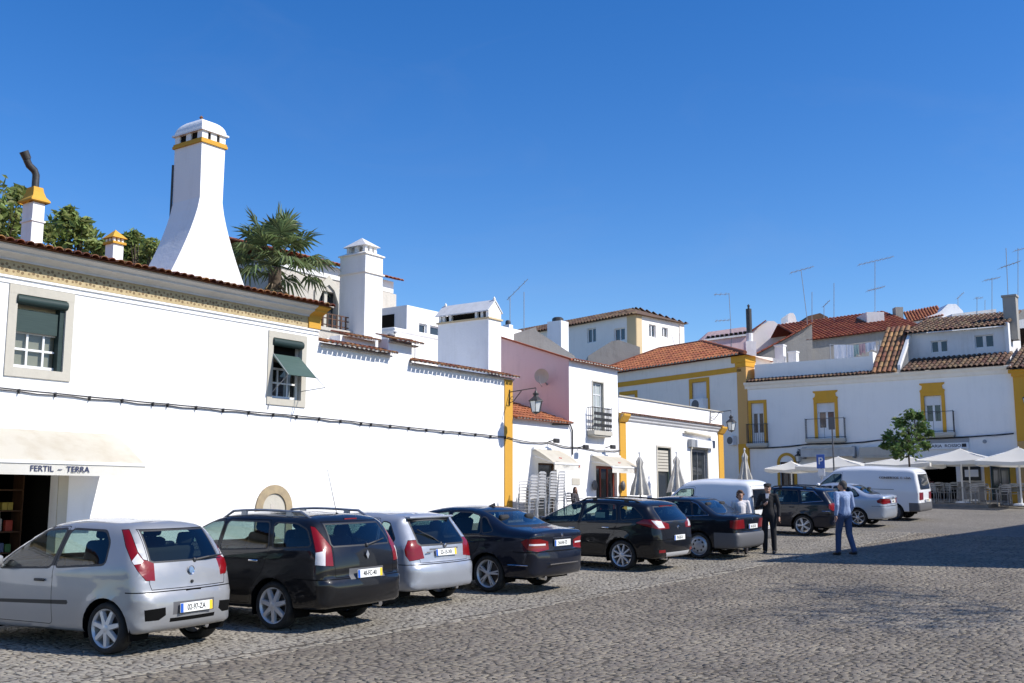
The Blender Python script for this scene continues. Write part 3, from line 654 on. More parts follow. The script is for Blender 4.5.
# ================= pink house with lean-to
hC = house('pink_house', 'house with pink gable side and white street front beside the stacked white chairs', SQ, (21, 0, 0))
m = part(hC, 'wall', ['whitewash', 'pink_wash'])
BD = (23.3, 24.08, 4.28, 6.16); D2 = (23.5, 25.1, .2, 2.95)
m.facade(21.62, 25.25, -.4, 6.85, [BD, D2], depth=.2)
m.add([(25.25, 0, -.4), (25.25, 7, -.4), (25.25, 7, 6.85), (25.25, 0, 6.85)], [(0, 1, 2, 3)])
m.cur = 1; m.add([(21.62, 0, -.4), (21.62, 0, 6.85), (21.62, 3.5, 8.05), (21.62, 7, 6.85), (21.62, 7, -.4)], [(0, 1, 2, 3, 4)])
m.add([(21.62, 7, -.4), (21.62, 7, 6.85), (25.25, 7, 6.85), (25.25, 7, -.4)], [(0, 1, 2, 3)]); done(m)
m = part(hC, 'roof', ['tile_orange', 'tile_mortar']); us = V((0, 1, .12)).normalized(); tiles(m, (21.64, -.22, 6.80), (1, 0, 0), us, 3.7, 1.2, mortar=1); m.add([(21.66, .9, 6.92), (25.35, .9, 6.92), (25.35, 7.1, 6.86), (21.66, 7.1, 6.86)], [(0, 1, 2, 3)]); done(m)
lw = part(hC, 'lean_to', 'whitewash'); D1 = (19.55, 20.75, .2, 2.95)
lw.facade(17.96, 21.62, -.4, 4.42, [D1], depth=.2); done(lw)
m = part(hC, 'lean_to_roof', ['tile_orange', 'tile_mortar']); us = V((0, 1, .335)).normalized(); tiles(m, (17.97, -.2, 4.42), (1, 0, 0), us, 3.64, 2.9, mortar=1); done(m)
surround(hC, SQ, BD[0], BD[1], BD[2], BD[3], .05, 'stone_trim', sill=False); window(hC, SQ, *BD, y=.08, nx=2, nz=4, name='balcony_door', pane='pane_pale')
def balcony(root, F, xa, xb, z, dep, h=.95, n=14, slab='stone_trim', deco=False):
    b = MB(F); b.box(xa, xb, -dep - .02, -.002, z - .16, z); b.box(xa + .05, xb - .05, -dep + .03, -.002, z - .22, z - .162); bl = b.build('balcony', slab, root)
    r = MB(F); e = .012
    for zz in (z + .06, z + h): r.tube([(xa + .03, -.01, zz), (xa + .03, -dep, zz), (xb - .03, -dep, zz), (xb - .03, -.01, zz)], .014, 5)
    for i in range(n + 1):
        x = xa + .03 + (xb - xa - .06) * i / n; r.box(x - .007, x + .007, -dep - .007, -dep + .007, z + .0, z + h + (.05 if i in (0, n) else 0))
        if deco and i < n:
            w_ = (xb - xa - .06) / n
            for zz in (.25, .5, .75): r.box(x + .02, x + w_ - .02, -dep - .005, -dep + .005, z + zz * h - .07, z + zz * h + .05)
    for k in range(1, 4):
        for x in (xa + .03, xb - .03): r.box(x - .007, x + .007, -dep * k / 4 - .007, -dep * k / 4 + .007, z, z + h)
    r.build('railing', 'iron', bl)
balcony(hC, SQ, 22.85, 24.22, 4.26, .32, .88, 12, deco=True)
def dark_room(root, F, xa, xb, za, zb, dep=1.2):
    m = MB(F); m.box(xa - .1, xb + .1, dep, dep + .05, za - .1, zb + .1); m.box(xa - .1, xb + .1, .22, dep, zb + .0, zb + .05); m.box(xa - .1, xa - .05, .22, dep, za, zb); m.box(xb + .05, xb + .1, .22, dep, za, zb); return m.build('room', 'interior_dark', root)
w = window(hC, SQ, *D1, y=.14, nx=1, nz=1, sash='wood_brown', name='shop_window'); 
w = window(hC, SQ, *D2, y=.12, nx=3, nz=1, sash='red_wood', pane='dark_pane', frame=.1, name='glass_door', bar=.08)
m = part(hC, 'plaque', 'stone_trim'); m.box(21.75, 22.3, -.02, -.002, 2.2, 2.45); done(m)
m = part(hC, 'downpipe', 'cable_black', smooth=60); m.tube([(20.4, -.06, 4.35), (21.6, -.05, 4.42), (21.75, -.05, 4.2), (21.75, -.05, 3.3)], .03, 6); done(m)
m = part(hC, 'ridge_trim', 'tile_red'); m.prism([(21.54, -.15, 6.86), (21.54, 3.5, 8.12), (21.54, 3.5, 8.05), (21.54, -.15, 6.80)], (.2, 0, 0)); m.prism([(21.54, 7.15, 6.86), (21.54, 3.5, 8.12), (21.54, 3.5, 8.05), (21.54, 7.15, 6.80)], (.2, 0, 0)); done(m)
# ================= one-storey white shop with parapet
hD = house('parapet_shop', 'single-storey white shop with parapet, yellow corner strips and two folded parasols in front', SQ, (30, 0, 0), 'building')
m = part(hD, 'wall', 'whitewash')
WO = (28.5, 29.7, .6, 3.85); DO = (31.75, 33.35, .3, 3.9)
m.facade(25.3, 35.1, -.2, 5.75, [WO, DO], depth=.18)
m.add([(35.1, 0, -.2), (35.1, 6, -.2), (35.1, 6, 5.75), (35.1, 0, 5.75)], [(0, 1, 2, 3)]); m.add([(25.3, 0, 3), (25.3, 0, 5.75), (25.3, 6, 5.75), (25.3, 6, 3)], [(0, 1, 2, 3)]); m.add([(25.3, .3, 5.2), (35.1, .3, 5.2), (35.1, 6, 5.2), (25.3, 6, 5.2)], [(0, 1, 2, 3)]); m.add([(25.3, .3, 5.75), (35.1, .3, 5.75), (35.1, .3, 5.2), (25.3, .3, 5.2)], [(0, 1, 2, 3)]); m.add([(25.3, 6, -.2), (25.3, 6, 5.2), (35.1, 6, 5.2), (35.1, 6, -.2)], [(0, 1, 2, 3)]); done(m)
m = part(hD, 'parapet_coping', 'stone_trim'); m.box(25.28, 35.15, -.06, .33, 5.752, 5.80); done(m)
m = part(hD, 'cornice', 'whitewash_old'); m.prism([(25.3, y, z) for y, z in ((-.002, 4.78), (-.08, 4.84), (-.1, 4.9), (-.18, 4.97), (-.2, 5.04), (-.002, 5.08))], (9.85, 0, 0)); done(m)
m = part(hD, 'eave_tiles', ['tile', 'tile_mortar']); tiles(m, (25.5, -.24, 5.05), (1, 0, 0), V((0, 1, .25)), 9.3, .24, pitch=.17, row=.24, amp=.045, mortar=1); done(m)
for x0, x1 in ((25.32, 25.8), (34.6, 35.12)):
    m = part(hD, 'corner_strip', 'yellow_wash'); m.box(x0, x1, -.04, .05, -.2, 4.74); m.prism([(x0 - .02, y, z) for y, z in ((-.0, 4.72), (-.1, 4.74), (-.26, 4.98), (-.26, 5.06), (-.0, 5.1))], (x1 - x0 + .04, 0, 0)); done(m)
surround(hD, SQ, *WO, .08, 'stone_trim', sill=False); surround(hD, SQ, *DO, .1, 'stone_trim', sill=False)
mottled('green_frame', (.06, .09, .075), (.05, .07, .06), 5, rough=.5)
window(hD, SQ, *WO, y=.08, nx=1, nz=1, sash='green_frame', name='shop_window', frame=.08)
mm = part(hD, 'roller_shutter', 'stone_trim')
for k in range(7): mm.box(28.6, 29.6, .05, .07, 2.85 + k * .13, 2.955 + k * .13)
done(mm)
window(hD, SQ, *DO, y=.09, nx=2, nz=2, sash='zinc', name='shop_door', frame=.1); m = part(hD, 'red_door_leaf', 'red_wood'); m.box(32.65, 33.2, .05, .08, .4, 2.55); done(m)
m = part(hD, 'sign_box', 'sign_white'); m.box(31.9, 33.5, -.24, -.002, 3.98, 4.32); done(m)
m = part(hD, 'sign_end', 'grey_paint'); m.box(33.6, 33.85, -.2, -.002, 4.0, 4.35); m.box(31.4, 31.75, -.2, -.002, 3.98, 4.32); done(m)
m = part(hD, 'awning_roll', 'canvas_cream', smooth=40); m.tube([(30.95, -.12, 4.62), (33.5, -.12, 4.52)], .06, 8); done(m)
# ================= cream corner house with orange roof
Lp = V((6.78, 64.85, 0)); Rp = V((12.52, 56.85, 0)); dR = (Rp - Lp).normalized(); OH = frame(Lp - dR * 3, atan2(dR.y, dR.x)); OL = (Rp - Lp).length + 3
hE = house('cream_corner_house', 'cream two-storey house with orange tiled roof, mustard band and mustard corner pilaster', OH, (8, 0, 0))
def oh(u, v, y=0): return hit(OH, u, v, y)
m = part(hE, 'wall', 'cream', OH)
wx0, wz1 = oh(692, 383); wx1, _ = oh(706.5, 383); wz0 = oh(692, 416)[1]; ow = (wx0, wx1, wz0, wz1)
ax0 = oh(622, 395)[0]; ax1, az1 = oh(635, 394); ow2 = (ax0, ax1, az1 - 2.2, az1)
zE = 9.35
m.facade(0, OL, 0, zE, [ow, ow2], depth=.25); m.add([(OL, 0, 0), (OL, 2.6, 0), (OL, 2.6, zE), (OL, 0, zE)], [(0, 1, 2, 3)]); m.add([(0, 2.6, 0), (0, 2.6, zE), (OL, 2.6, zE), (OL, 2.6, 0)], [(0, 1, 2, 3)]); done(m)
zB = 8.62
m = part(hE, 'mustard_band', 'ochre_wash', OH); m.box(0, OL - .3, -.05, -.002, zB - .14, zB + .14); done(m)
m = part(hE, 'corner_pilaster', ['orange_wash', 'ochre_wash'], OH); m.box(OL - .62, OL + .03, -.05, .6, 0, zB + .1); m.cur = 1; m.prism([(OL - .62, 0, zB + .1), (OL + .03, 0, zB + .1), (OL + .08, 0, zE), (OL - 1.3, 0, zE), (OL - 1.0, 0, zB + .42)], (0, .0, 0)) if 0 else m.box(OL - .7, OL + .06, -.09, .66, zB + .102, zB + .35); m.box(OL - .95, OL + .08, -.12, .7, zB + .352, zE - .02); m.box(OL - .66, OL + .05, -.07, .64, 3.0, 4.6); done(m)
for hx in (ow, ow2):
    surround(hE, OH, *hx, .22, 'ochre_wash', sill=False); window(hE, OH, *hx, y=.1, nx=2, nz=2, pane='dark_pane'); mm = part(hE, 'roller_shutter', 'whitewash_old', OH); mm.box(hx[0], hx[1], .06, .09, hx[2] + (hx[3] - hx[2]) * .35, hx[3]); done(mm)
m = part(hE, 'roof', ['tile_orange', 'tile_mortar'], OH); us = V((0, 1, .5)).normalized(); tiles(m, (-.3, -.3, zE + .02), (1, 0, 0), us, OL + .55, 3.7, pitch=.26, row=.45, amp=.09, mortar=1, base=False, keep=lambda x, s: s * .9 < x < OL + .55 - s * 1.7)
zr = zE + .02 + 3.7 * us.z; yr = -.3 + 3.7 * us.y; xr = OL + .25 - 3.7 * 1.7; xl = -.3 + 3.7 * .9; m.add([(-.3, -.3, zE), (OL + .25, -.3, zE), (xr, yr, zr - .02), (xl, yr, zr - .02)], [(0, 1, 2, 3)]); m.add([(OL + .25, -.3, zE), (OL + .3, 1.9, zE - .25), (xr, yr, zr - .02)], [(0, 1, 2)]); m.add([(xr, yr, zr - .02), (OL + .3, 1.9, zE - .25), (OL - 2, 4.2, zE), (-.3, 4.2, zE), (xl, yr, zr - .02)], [(0, 1, 2, 3, 4)]); m.add([(-.3, 4.2, zE), (-.3, -.3, zE), (xl, yr, zr - .02)], [(0, 1, 2)]); m.tube([(-.3, -.3, zE + .08), (xl, yr, zr + .02), (xr, yr, zr + .02), (OL + .25, -.3, zE + .08)], .11, 8)
done(m)
# ================= long white restaurant house facing the camera (frame BK: x = q, y = depth)
hF = house('restaurant_house', 'long white house with mustard-framed balcony doors and a tiled attic, behind the open parasols', BK, (5, 0, 1.3))
m = part(hF, 'wall', 'whitewash_back', BK)
FL = (-1.28, -.58, 4.62, 6.72); FM = (2.28, 3.2, 4.75, 6.55); FR = (7.58, 8.38, 4.85, 6.62)
GA = (.2, .95, 1.2, 3.6); GB = (3.4, 4.6, 1.2, 3.5); GC = (7.2, 8.85, 1.2, 3.45); GD = (10.35, 11.2, 1.2, 3.4)
m.facade(-1.6, 11.6, 0, 7.84, [FL, FM, FR, GA, GB, GC, GD], depth=.25)
m.add([(-1.6, 9, 0), (-1.6, 9, 7.8), (11.6, 9, 7.8), (11.6, 9, 0)], [(0, 1, 2, 3)]); m.add([(11.6, 0, 0), (11.6, 9, 0), (11.6, 9, 7.84), (11.6, 0, 7.84)], [(0, 1, 2, 3)]); m.add([(-1.6, 0, 0), (-1.6, 0, 7.84), (-1.6, 9, 7.84), (-1.6, 9, 0)], [(0, 1, 2, 3)]); done(m)
m = part(hF, 'cornice', 'cream', BK); m.prism([(-1.58, y, z) for y, z in ((-.002, 7.45), (-.06, 7.5), (-.1, 7.62), (-.22, 7.72), (-.26, 7.82), (-.002, 7.86))], (13.15, 0, 0)); done(m)
# roof: front eave strip, the tiled slope beside the attic, main slope behind
rf = part(hF, 'roof', ['tile_old', 'tile_mortar', 'tile_warm'], BK); us = V((0, 1, .36)).normalized()
tiles(rf, (-1.4, -.34, 7.84), (1, 0, 0), us, 6.6, .5, pitch=.2, row=.5, amp=.06)
rf.cur = 2; tiles(rf, (5.2, -.36, 7.84), (1, 0, 0), V((0, 1, .88)).normalized(), 1.25, 4.0, pitch=.25, row=.45, amp=.09); rf.cur = 0
tiles(rf, (6.6, -.36, 7.84), (1, 0, 0), us, 4.75, 2.45, pitch=.24, row=.45, amp=.085)
tiles(rf, (6.3, 1.72, 10.0), (1, 0, 0), V((0, 1, .30)).normalized(), 4.85, 4.6, pitch=.24, row=.45, amp=.085)
rf.add([(5.2, 7.3, 10.6), (11.5, 7.3, 10.6), (11.5, 9.2, 7.9), (5.2, 9.2, 7.9)], [(0, 1, 2, 3)]); rfo = done(rf)
m = part(hF, 'attic', 'whitewash_old', BK); A1 = (7.55, 8.35, 8.95, 9.55); A2 = (9.62, 10.5, 9.02, 9.65)
m.facade(6.42, 11.0, 8.4, 9.98, [A1, A2], y=2.0, depth=.15); m.add([(6.42, 2, 8.4), (6.42, 2, 9.98), (6.42, 6, 11.0), (6.42, 6, 8.4)], [(0, 1, 2, 3)]); m.add([(11.0, 2, 8.4), (11.0, 6, 8.4), (11.0, 6, 11.0), (11.0, 2, 9.98)], [(0, 1, 2, 3)]); m.prism([(6.46, -.2, 7.95), (6.46, 1.98, 9.75), (6.46, 1.98, 10.05), (6.46, -.2, 8.2)], (.14, 0, 0)); m.box(11.03, 11.2, 1.85, 2.3, 7.9, 10.15); done(m)
for a in (A1, A2): window(hF, BK, *a, y=2.08, nx=2, nz=1, bar=.16, frame=.05, sash='whitewash_old', name='attic_window')
m = part(hF, 'roof_terrace', 'whitewash_back', BK); m.box(-1.1, 5.1, .2, .4, 7.9, 8.80); m.box(-1.1, -.95, .4, 6, 7.9, 8.80); m.box(5.0, 5.18, .19, 3.2, 7.9, 9.0); m.box(4.55, 5.18, 3.2, 3.4, 7.9, 9.75); m.box(-.95, 4.98, .4, 6, 7.9, 8.0); done(m)
m = part(hF, 'chimney', 'grey_cement', BK); m.box(10.75, 11.35, 3.4, 4.0, 9.5, 11.75); m.box(10.70, 11.4, 3.35, 4.05, 11.66, 11.76); done(m)
for u0, u1, vt in ((774.5, 783, 345), (788, 796, 351.5)):
    q0, z1 = hit(BK, u0, vt, 2.2); q1, _ = hit(BK, u1, vt, 2.2); m = part(hF, 'chimney', 'whitewash_old', BK); m.box(q0, q1, 2.2, 2.6, 8.0, z1 - .08); m.box(q0 - .03, q1 + .03, 2.15, 2.65, z1 - .078, z1); done(m)
def pediment_door(root, F, f, ped=True):
    xa, xb, za, zb = f
    s = MB(F); w_ = .16
    s.box(xa - w_, xa, -.04, .1, za, zb); s.box(xb, xb + w_, -.04, .1, za, zb); s.box(xa - w_, xb + w_, -.043, .1, zb, zb + w_)
    if ped:
        c = (xa + xb) / 2; h = (xb - xa) / 2 + w_
        s.prism([(c - h, -.05, zb + w_ + .002), (c + h, -.05, zb + w_ + .002), (c + h + .03, -.05, zb + .26), (c + h - .08, -.05, zb + .34), (c + h - .1, -.05, zb + .48), (c + h + .02, -.05, zb + .56), (c + h + .02, -.05, zb + .62), (c - h - .02, -.05, zb + .62), (c - h - .02, -.05, zb + .56), (c - h + .1, -.05, zb + .48), (c - h + .08, -.05, zb + .34), (c - h - .03, -.05, zb + .26)], (0, .049, 0))
    s.build('door_surround', 'ochre_wash', root)
    w = window(root, F, xa, xb, za, zb, y=.1, nx=2, nz=1, name='balcony_door', bar=.1, frame=.09, lower=za + .55)
    b = MB(F); b.box(xa, xb, .06, .085, za + (zb - za) * .74, zb); b.build('roller_shutter', 'whitewash_old', w)
pediment_door(hF, BK, FL, False); pediment_door(hF, BK, FM); pediment_door(hF, BK, FR)
balcony(hF, BK, -1.5, -.35, 4.6, .3, 1.0, 10); balcony(hF, BK, 1.7, 3.75, 4.73, .3, 1.0, 2); balcony(hF, BK, 7.1, 8.95, 4.83, .3, 1.0, 2)
m = part(hF, 'yellow_arch', 'yellow_wash', BK); arch(m, .575, 3.55, .38, .52, -.04, -.002, legs=2.1); done(m)
m = part(hF, 'door_surround', 'yellow_wash', BK); m.box(10.1, 10.348, -.03, .1, 1.2, 3.4); m.build('door_jamb', 'yellow_wash', hF); m = MB(BK); m.box(11.202, 11.45, -.03, .1, 1.2, 3.4); m.build('door_jamb', 'yellow_wash', hF); m = MB(BK); m.box(10.1, 11.45, -.034, .1, 3.402, 3.6); m.build('door_lintel', 'yellow_wash', hF)
window(hF, BK, *GA, y=.12, nx=2, nz=1, sash='wood_brown', name='house_door', frame=.1); window(hF, BK, *GB, y=.12, nx=2, nz=1, sash='wood_brown', name='house_door', frame=.1); window(hF, BK, *GD, y=.12, nx=2, nz=2, sash='green_frame', name='house_door', frame=.1)
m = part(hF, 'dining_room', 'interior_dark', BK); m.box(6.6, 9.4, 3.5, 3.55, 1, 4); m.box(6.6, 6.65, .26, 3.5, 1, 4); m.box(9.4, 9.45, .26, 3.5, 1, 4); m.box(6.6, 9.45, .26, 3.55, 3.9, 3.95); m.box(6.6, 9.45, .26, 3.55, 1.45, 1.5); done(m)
m = part(hF, 'mural_band', 'grey_cement', BK); m.box(8.87, 10.05, -.01, -.002, 1.4, 2.5); done(m)
m = part(hF, 'wall_vent', 'grey_paint', BK, 40); m.lathe([(.001, 0), (.09, 0), (.09, .04), (.001, .05)], 12, Matrix.Translation((10.2, 0, 4.35)) @ Matrix.Rotation(pi / 2, 4, 'X')); done(m)
sg = thing('restaurant_sign', 'grey and white restaurant signboard on the wall under the right balcony', 'sign', BK @ Matrix.Translation((8.2, 0, 4.0)))
m = MB(BK); m.box(6.55, 9.5, -.1, -.002, 4.05, 4.33); m.build('signboard', 'sign_white', sg); m = MB(BK); m.box(6.55, 9.5, -.08, -.002, 4.34, 4.62); m.build('header_panel', 'grey_paint', sg)
text(sg, 'lettering', 'CERVEJARIA  ROSSIO', .19, face_frame(BK @ V((8.15, -.105, 4.19)), BK.to_3x3() @ V((1, 0, 0))), 'black_letter', .003, True, 1.15)
m = MB(BK); m.box(9.2, 9.4, -.106, -.1005, 4.12, 4.28); m.build('emblem', 'black_letter', sg)
m = MB(BK); m.tube([(7.2, -.106, 4.4), (7.05, -.11, 4.5), (7.2, -.11, 4.52), (7.35, -.11, 4.5)], .03, 5); m.build('leaf_emblem', 'green_frame', sg)
aw = thing('retracted_awning', 'closed grey awning box on the white wall under the middle balcony', 'awning', BK @ Matrix.Translation((2.9, 0, 3.8)))
m = MB(BK); m.box(1.55, 4.2, -.45, -.05, 4.18, 4.26); m.add([(1.5, -.5, 3.8), (4.25, -.5, 3.8), (4.25, -.42, 4.25), (1.5, -.42, 4.25)], [(0, 1, 2, 3)]); m.build('canvas', 'canvas_grey', aw); m = MB(BK)
for x in (1.6, 4.15): m = MB(BK); m.box(x - .03, x + .03, -.45, 0, 3.72, 3.8); m.box(x - .06, x + .06, -.4, 0, 3.8, 4.3); m.build('bracket', 'grey_paint', aw)
aw2 = thing('shop_canopy', 'beige box canopy on the white wall right of the closed grey awning', 'awning', BK @ Matrix.Translation((5.2, 0, 3.7)))
m = MB(BK); m.box(4.5, 6.4, -.5, -.002, 3.72, 4.22); m.build('canopy_box', 'stone_trim', aw2); m = MB(BK); m.box(4.5, 6.4, -.52, -.5005, 3.68, 3.8); m.build('valance', 'canvas_cream', aw2)
mb_ = thing('menu_board', 'framed menu board on the wall right of the dark restaurant opening', 'menu board', BK @ Matrix.Translation((9.55, 0, 2.5)))
m = MB(BK); m.box(9.15, 9.95, -.08, -.002, 2.55, 3.2); m.build('frame', 'black_plastic', mb_); m = MB(BK); m.box(9.25, 9.85, -.084, -.0805, 2.72, 3.05); m.build('sheet', 'sign_white', mb_)
# ================= yellow-cornered house at the right edge
hG = house('yellow_cornered_house', 'white house with wide yellow corner pilaster and old tile eave at the right edge', BK, (14, 0, 1.4))
m = part(hG, 'wall', 'whitewash_back', BK); m.box(11.66, 22, -.05, 9, 0, 7.6); done(m)
m = part(hG, 'corner_pilaster', 'ochre_wash', BK); m.box(11.61, 12.5, -.12, .3, 4.3, 7.3); m.box(11.56, 12.6, -.2, .3, 7.3, 7.45); m.box(11.45, 12.7, -.28, .3, 7.45, 7.6); done(m)
m = part(hG, 'lower_pilaster', 'orange_wash', BK); m.box(11.61, 12.5, -.122, .3, 1, 4.29); done(m)
m = part(hG, 'roof', ['tile_old', 'tile_mortar'], BK); us = V((0, 1, .36)).normalized(); tiles(m, (11.4, -.45, 7.62), (1, 0, 0), us, 10.8, 6.0, pitch=.25, row=.45, amp=.09)
m.add([(11.4, 5.1, 9.6), (22.2, 5.1, 9.6), (22.2, 9.2, 7.6), (11.4, 9.2, 7.6)], [(0, 1, 2, 3)]); done(m)
# ================= stone convent and the modern house behind the left row
hH = house('stone_convent', 'old pale stone building with pointed arch window behind the palm', SQ, (17, 9.5, 3))
m = part(hH, 'wall', 'stone_wall'); AX, AZ = hit(SQ, 327.5, 300, 9.2); aw_ = .55
m.facade(15.6, 22.0, 2, 10.9, [(AX - aw_, AX + aw_, AZ - 1.6, AZ + .35)], y=9.2, depth=.4); m.box(15.61, 22.0, 9.6, 18, 2, 10.9); m.box(21.2, 22.1, 9.05, 9.6, 2, 10.4); done(m)
m = part(hH, 'plaster_band', 'whitewash_old'); m.box(15.6, 22.02, 9.15, 9.2, 10.45, 10.95); done(m)
m = part(hH, 'roof', ['tile_orange', 'tile_mortar']); tiles(m, (15.4, 8.8, 10.96), (1, 0, 0), V((0, 1, .3)).normalized(), 6.9, 4.5, pitch=.25, row=.5, amp=.08); m.add([(15.4, 13, 12.3), (22.3, 13, 12.3), (22.3, 18.3, 10.9), (15.4, 18.3, 10.9)], [(0, 1, 2, 3)]); done(m)
m = part(hH, 'arch_window', 'stone_trim'); 
m.prism([(AX - .75, 9.12, AZ - .1), (AX - .55, 9.12, AZ - .1), (AX - .3, 9.12, AZ + .42), (AX, 9.12, AZ + .62), (AX + .3, 9.12, AZ + .42), (AX + .55, 9.12, AZ - .1), (AX + .75, 9.12, AZ - .1), (AX + .75, 9.12, AZ + .3), (AX, 9.12, AZ + 1.0), (AX - .75, 9.12, AZ + .3)], (0, .1, 0)); m.box(AX - .7, AX - .55, 9.12, 9.2, AZ - 1.6, AZ - .1); m.box(AX + .55, AX + .7, 9.12, 9.2, AZ - 1.6, AZ - .1); awo = done(m)
m = MB(SQ); m.box(AX - .6, AX + .6, 9.45, 9.5, AZ - 1.6, AZ + .6); m.build('pane', 'dark_pane', awo); m = MB(SQ); m.box(AX - .08, AX + .08, 9.3, 9.4, AZ - 1.6, AZ + .4); m.box(AX - .5, AX + .5, 9.3, 9.4, AZ - .25, AZ - .1); m.build('tracery', 'stone_trim', awo)
wl = house('rubble_wall', 'low stone terrace wall with reddish lattice parapet behind the yellow roof corner', SQ, (10.5, 2, 5), 'wall')
m = part(wl, 'wall', 'stone_wall'); m.box(8.9, 12.1, 2.0, 2.3, 4, 6.75); m.box(8.86, 12.12, 1.95, 2.35, 6.75, 6.85); done(m)
m = part(wl, 'lattice', 'tile_old')
for k in range(16): m.box(8.95 + k * .2, 8.99 + k * .2, 2.1, 2.14, 6.86, 7.32)
for z in (6.95, 7.15, 7.29): m.box(8.95, 12.1, 2.115, 2.145, z, z + .03)
done(m)
mc = atY(407, 305, 42); Fi = SQ.inverted() @ mc
hI = house('modern_white_house', 'flat-roofed modern white house with black side opening behind the wide gabled chimney', SQ, (Fi.x + 3, Fi.y + 2, 3))
m = part(hI, 'wall', 'whitewash'); x0, y0, z0 = Fi.x, Fi.y, Fi.z
m.facade(x0, x0 + 8, 3, z0, [(x0 + .75, x0 + 1.25, z0 - 1.2, z0 - .62), (x0 + 1.45, x0 + 4.6, z0 - 1.2, z0 - .62)], y=y0, depth=.15)
m.box(x0 - .001, x0 + 8, y0 + .5, y0 + 6, 3, z0 - .05); m.box(x0, x0 + .3, y0 + .001, y0 + 5.8, z0 - .28, z0); m.box(x0, x0 + .3, y0 + .001, y0 + .62, 3, z0 - .28); done(m)
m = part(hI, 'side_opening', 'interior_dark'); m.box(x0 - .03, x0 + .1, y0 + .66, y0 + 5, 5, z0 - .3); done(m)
for xa, xb in ((x0 + .75, x0 + 1.25), (x0 + 1.45, x0 + 4.6)): window(hI, SQ, xa, xb, z0 - 1.2, z0 - .62, y=y0 + .08, nx=1, nz=1)
mc = atY(394, 327, 38); Fi = SQ.inverted() @ mc; x0, y0, z0 = Fi.x, Fi.y, Fi.z
hJ = house('curved_parapet_wall', 'grey-white building with rounded parapet and small domed dormer left of the wide gabled chimney', SQ, (x0 + 2, y0 + 1, 3), 'building')
m = part(hJ, 'wall', 'whitewash_back'); m.box(x0, x0 + 6.5, y0, y0 + .7, 3, z0 - .12); done(m)
m = part(hJ, 'parapet', 'whitewash_old', smooth=40); m.tube([(x0 + .05, y0 + .7, z0 - .1), (x0 + .05, y0 + .1, z0 - .1), (x0 + 6.5, y0 + .05, z0 - .1)], .12, 10); done(m)
m = part(hJ, 'dormer', 'whitewash_back', smooth=40); m.lathe([(.6, 0), (.6, .9), (.68, .92), (.68, .98), (.5, 1.1), (.2, 1.16), (.001, 1.18)], 20, Matrix.Translation((x0 + 2.6, y0 - .25, z0 - 2.4))); m.box(x0 + 1.15, x0 + 1.3, y0 - .06, y0, 3, z0 - .3); done(m)
m = part(hJ, 'dormer_window', 'dark_pane'); m.box(x0 + 2.45, x0 + 2.75, y0 - .87, y0 - .82, z0 - 2.2, z0 - 1.6); done(m)
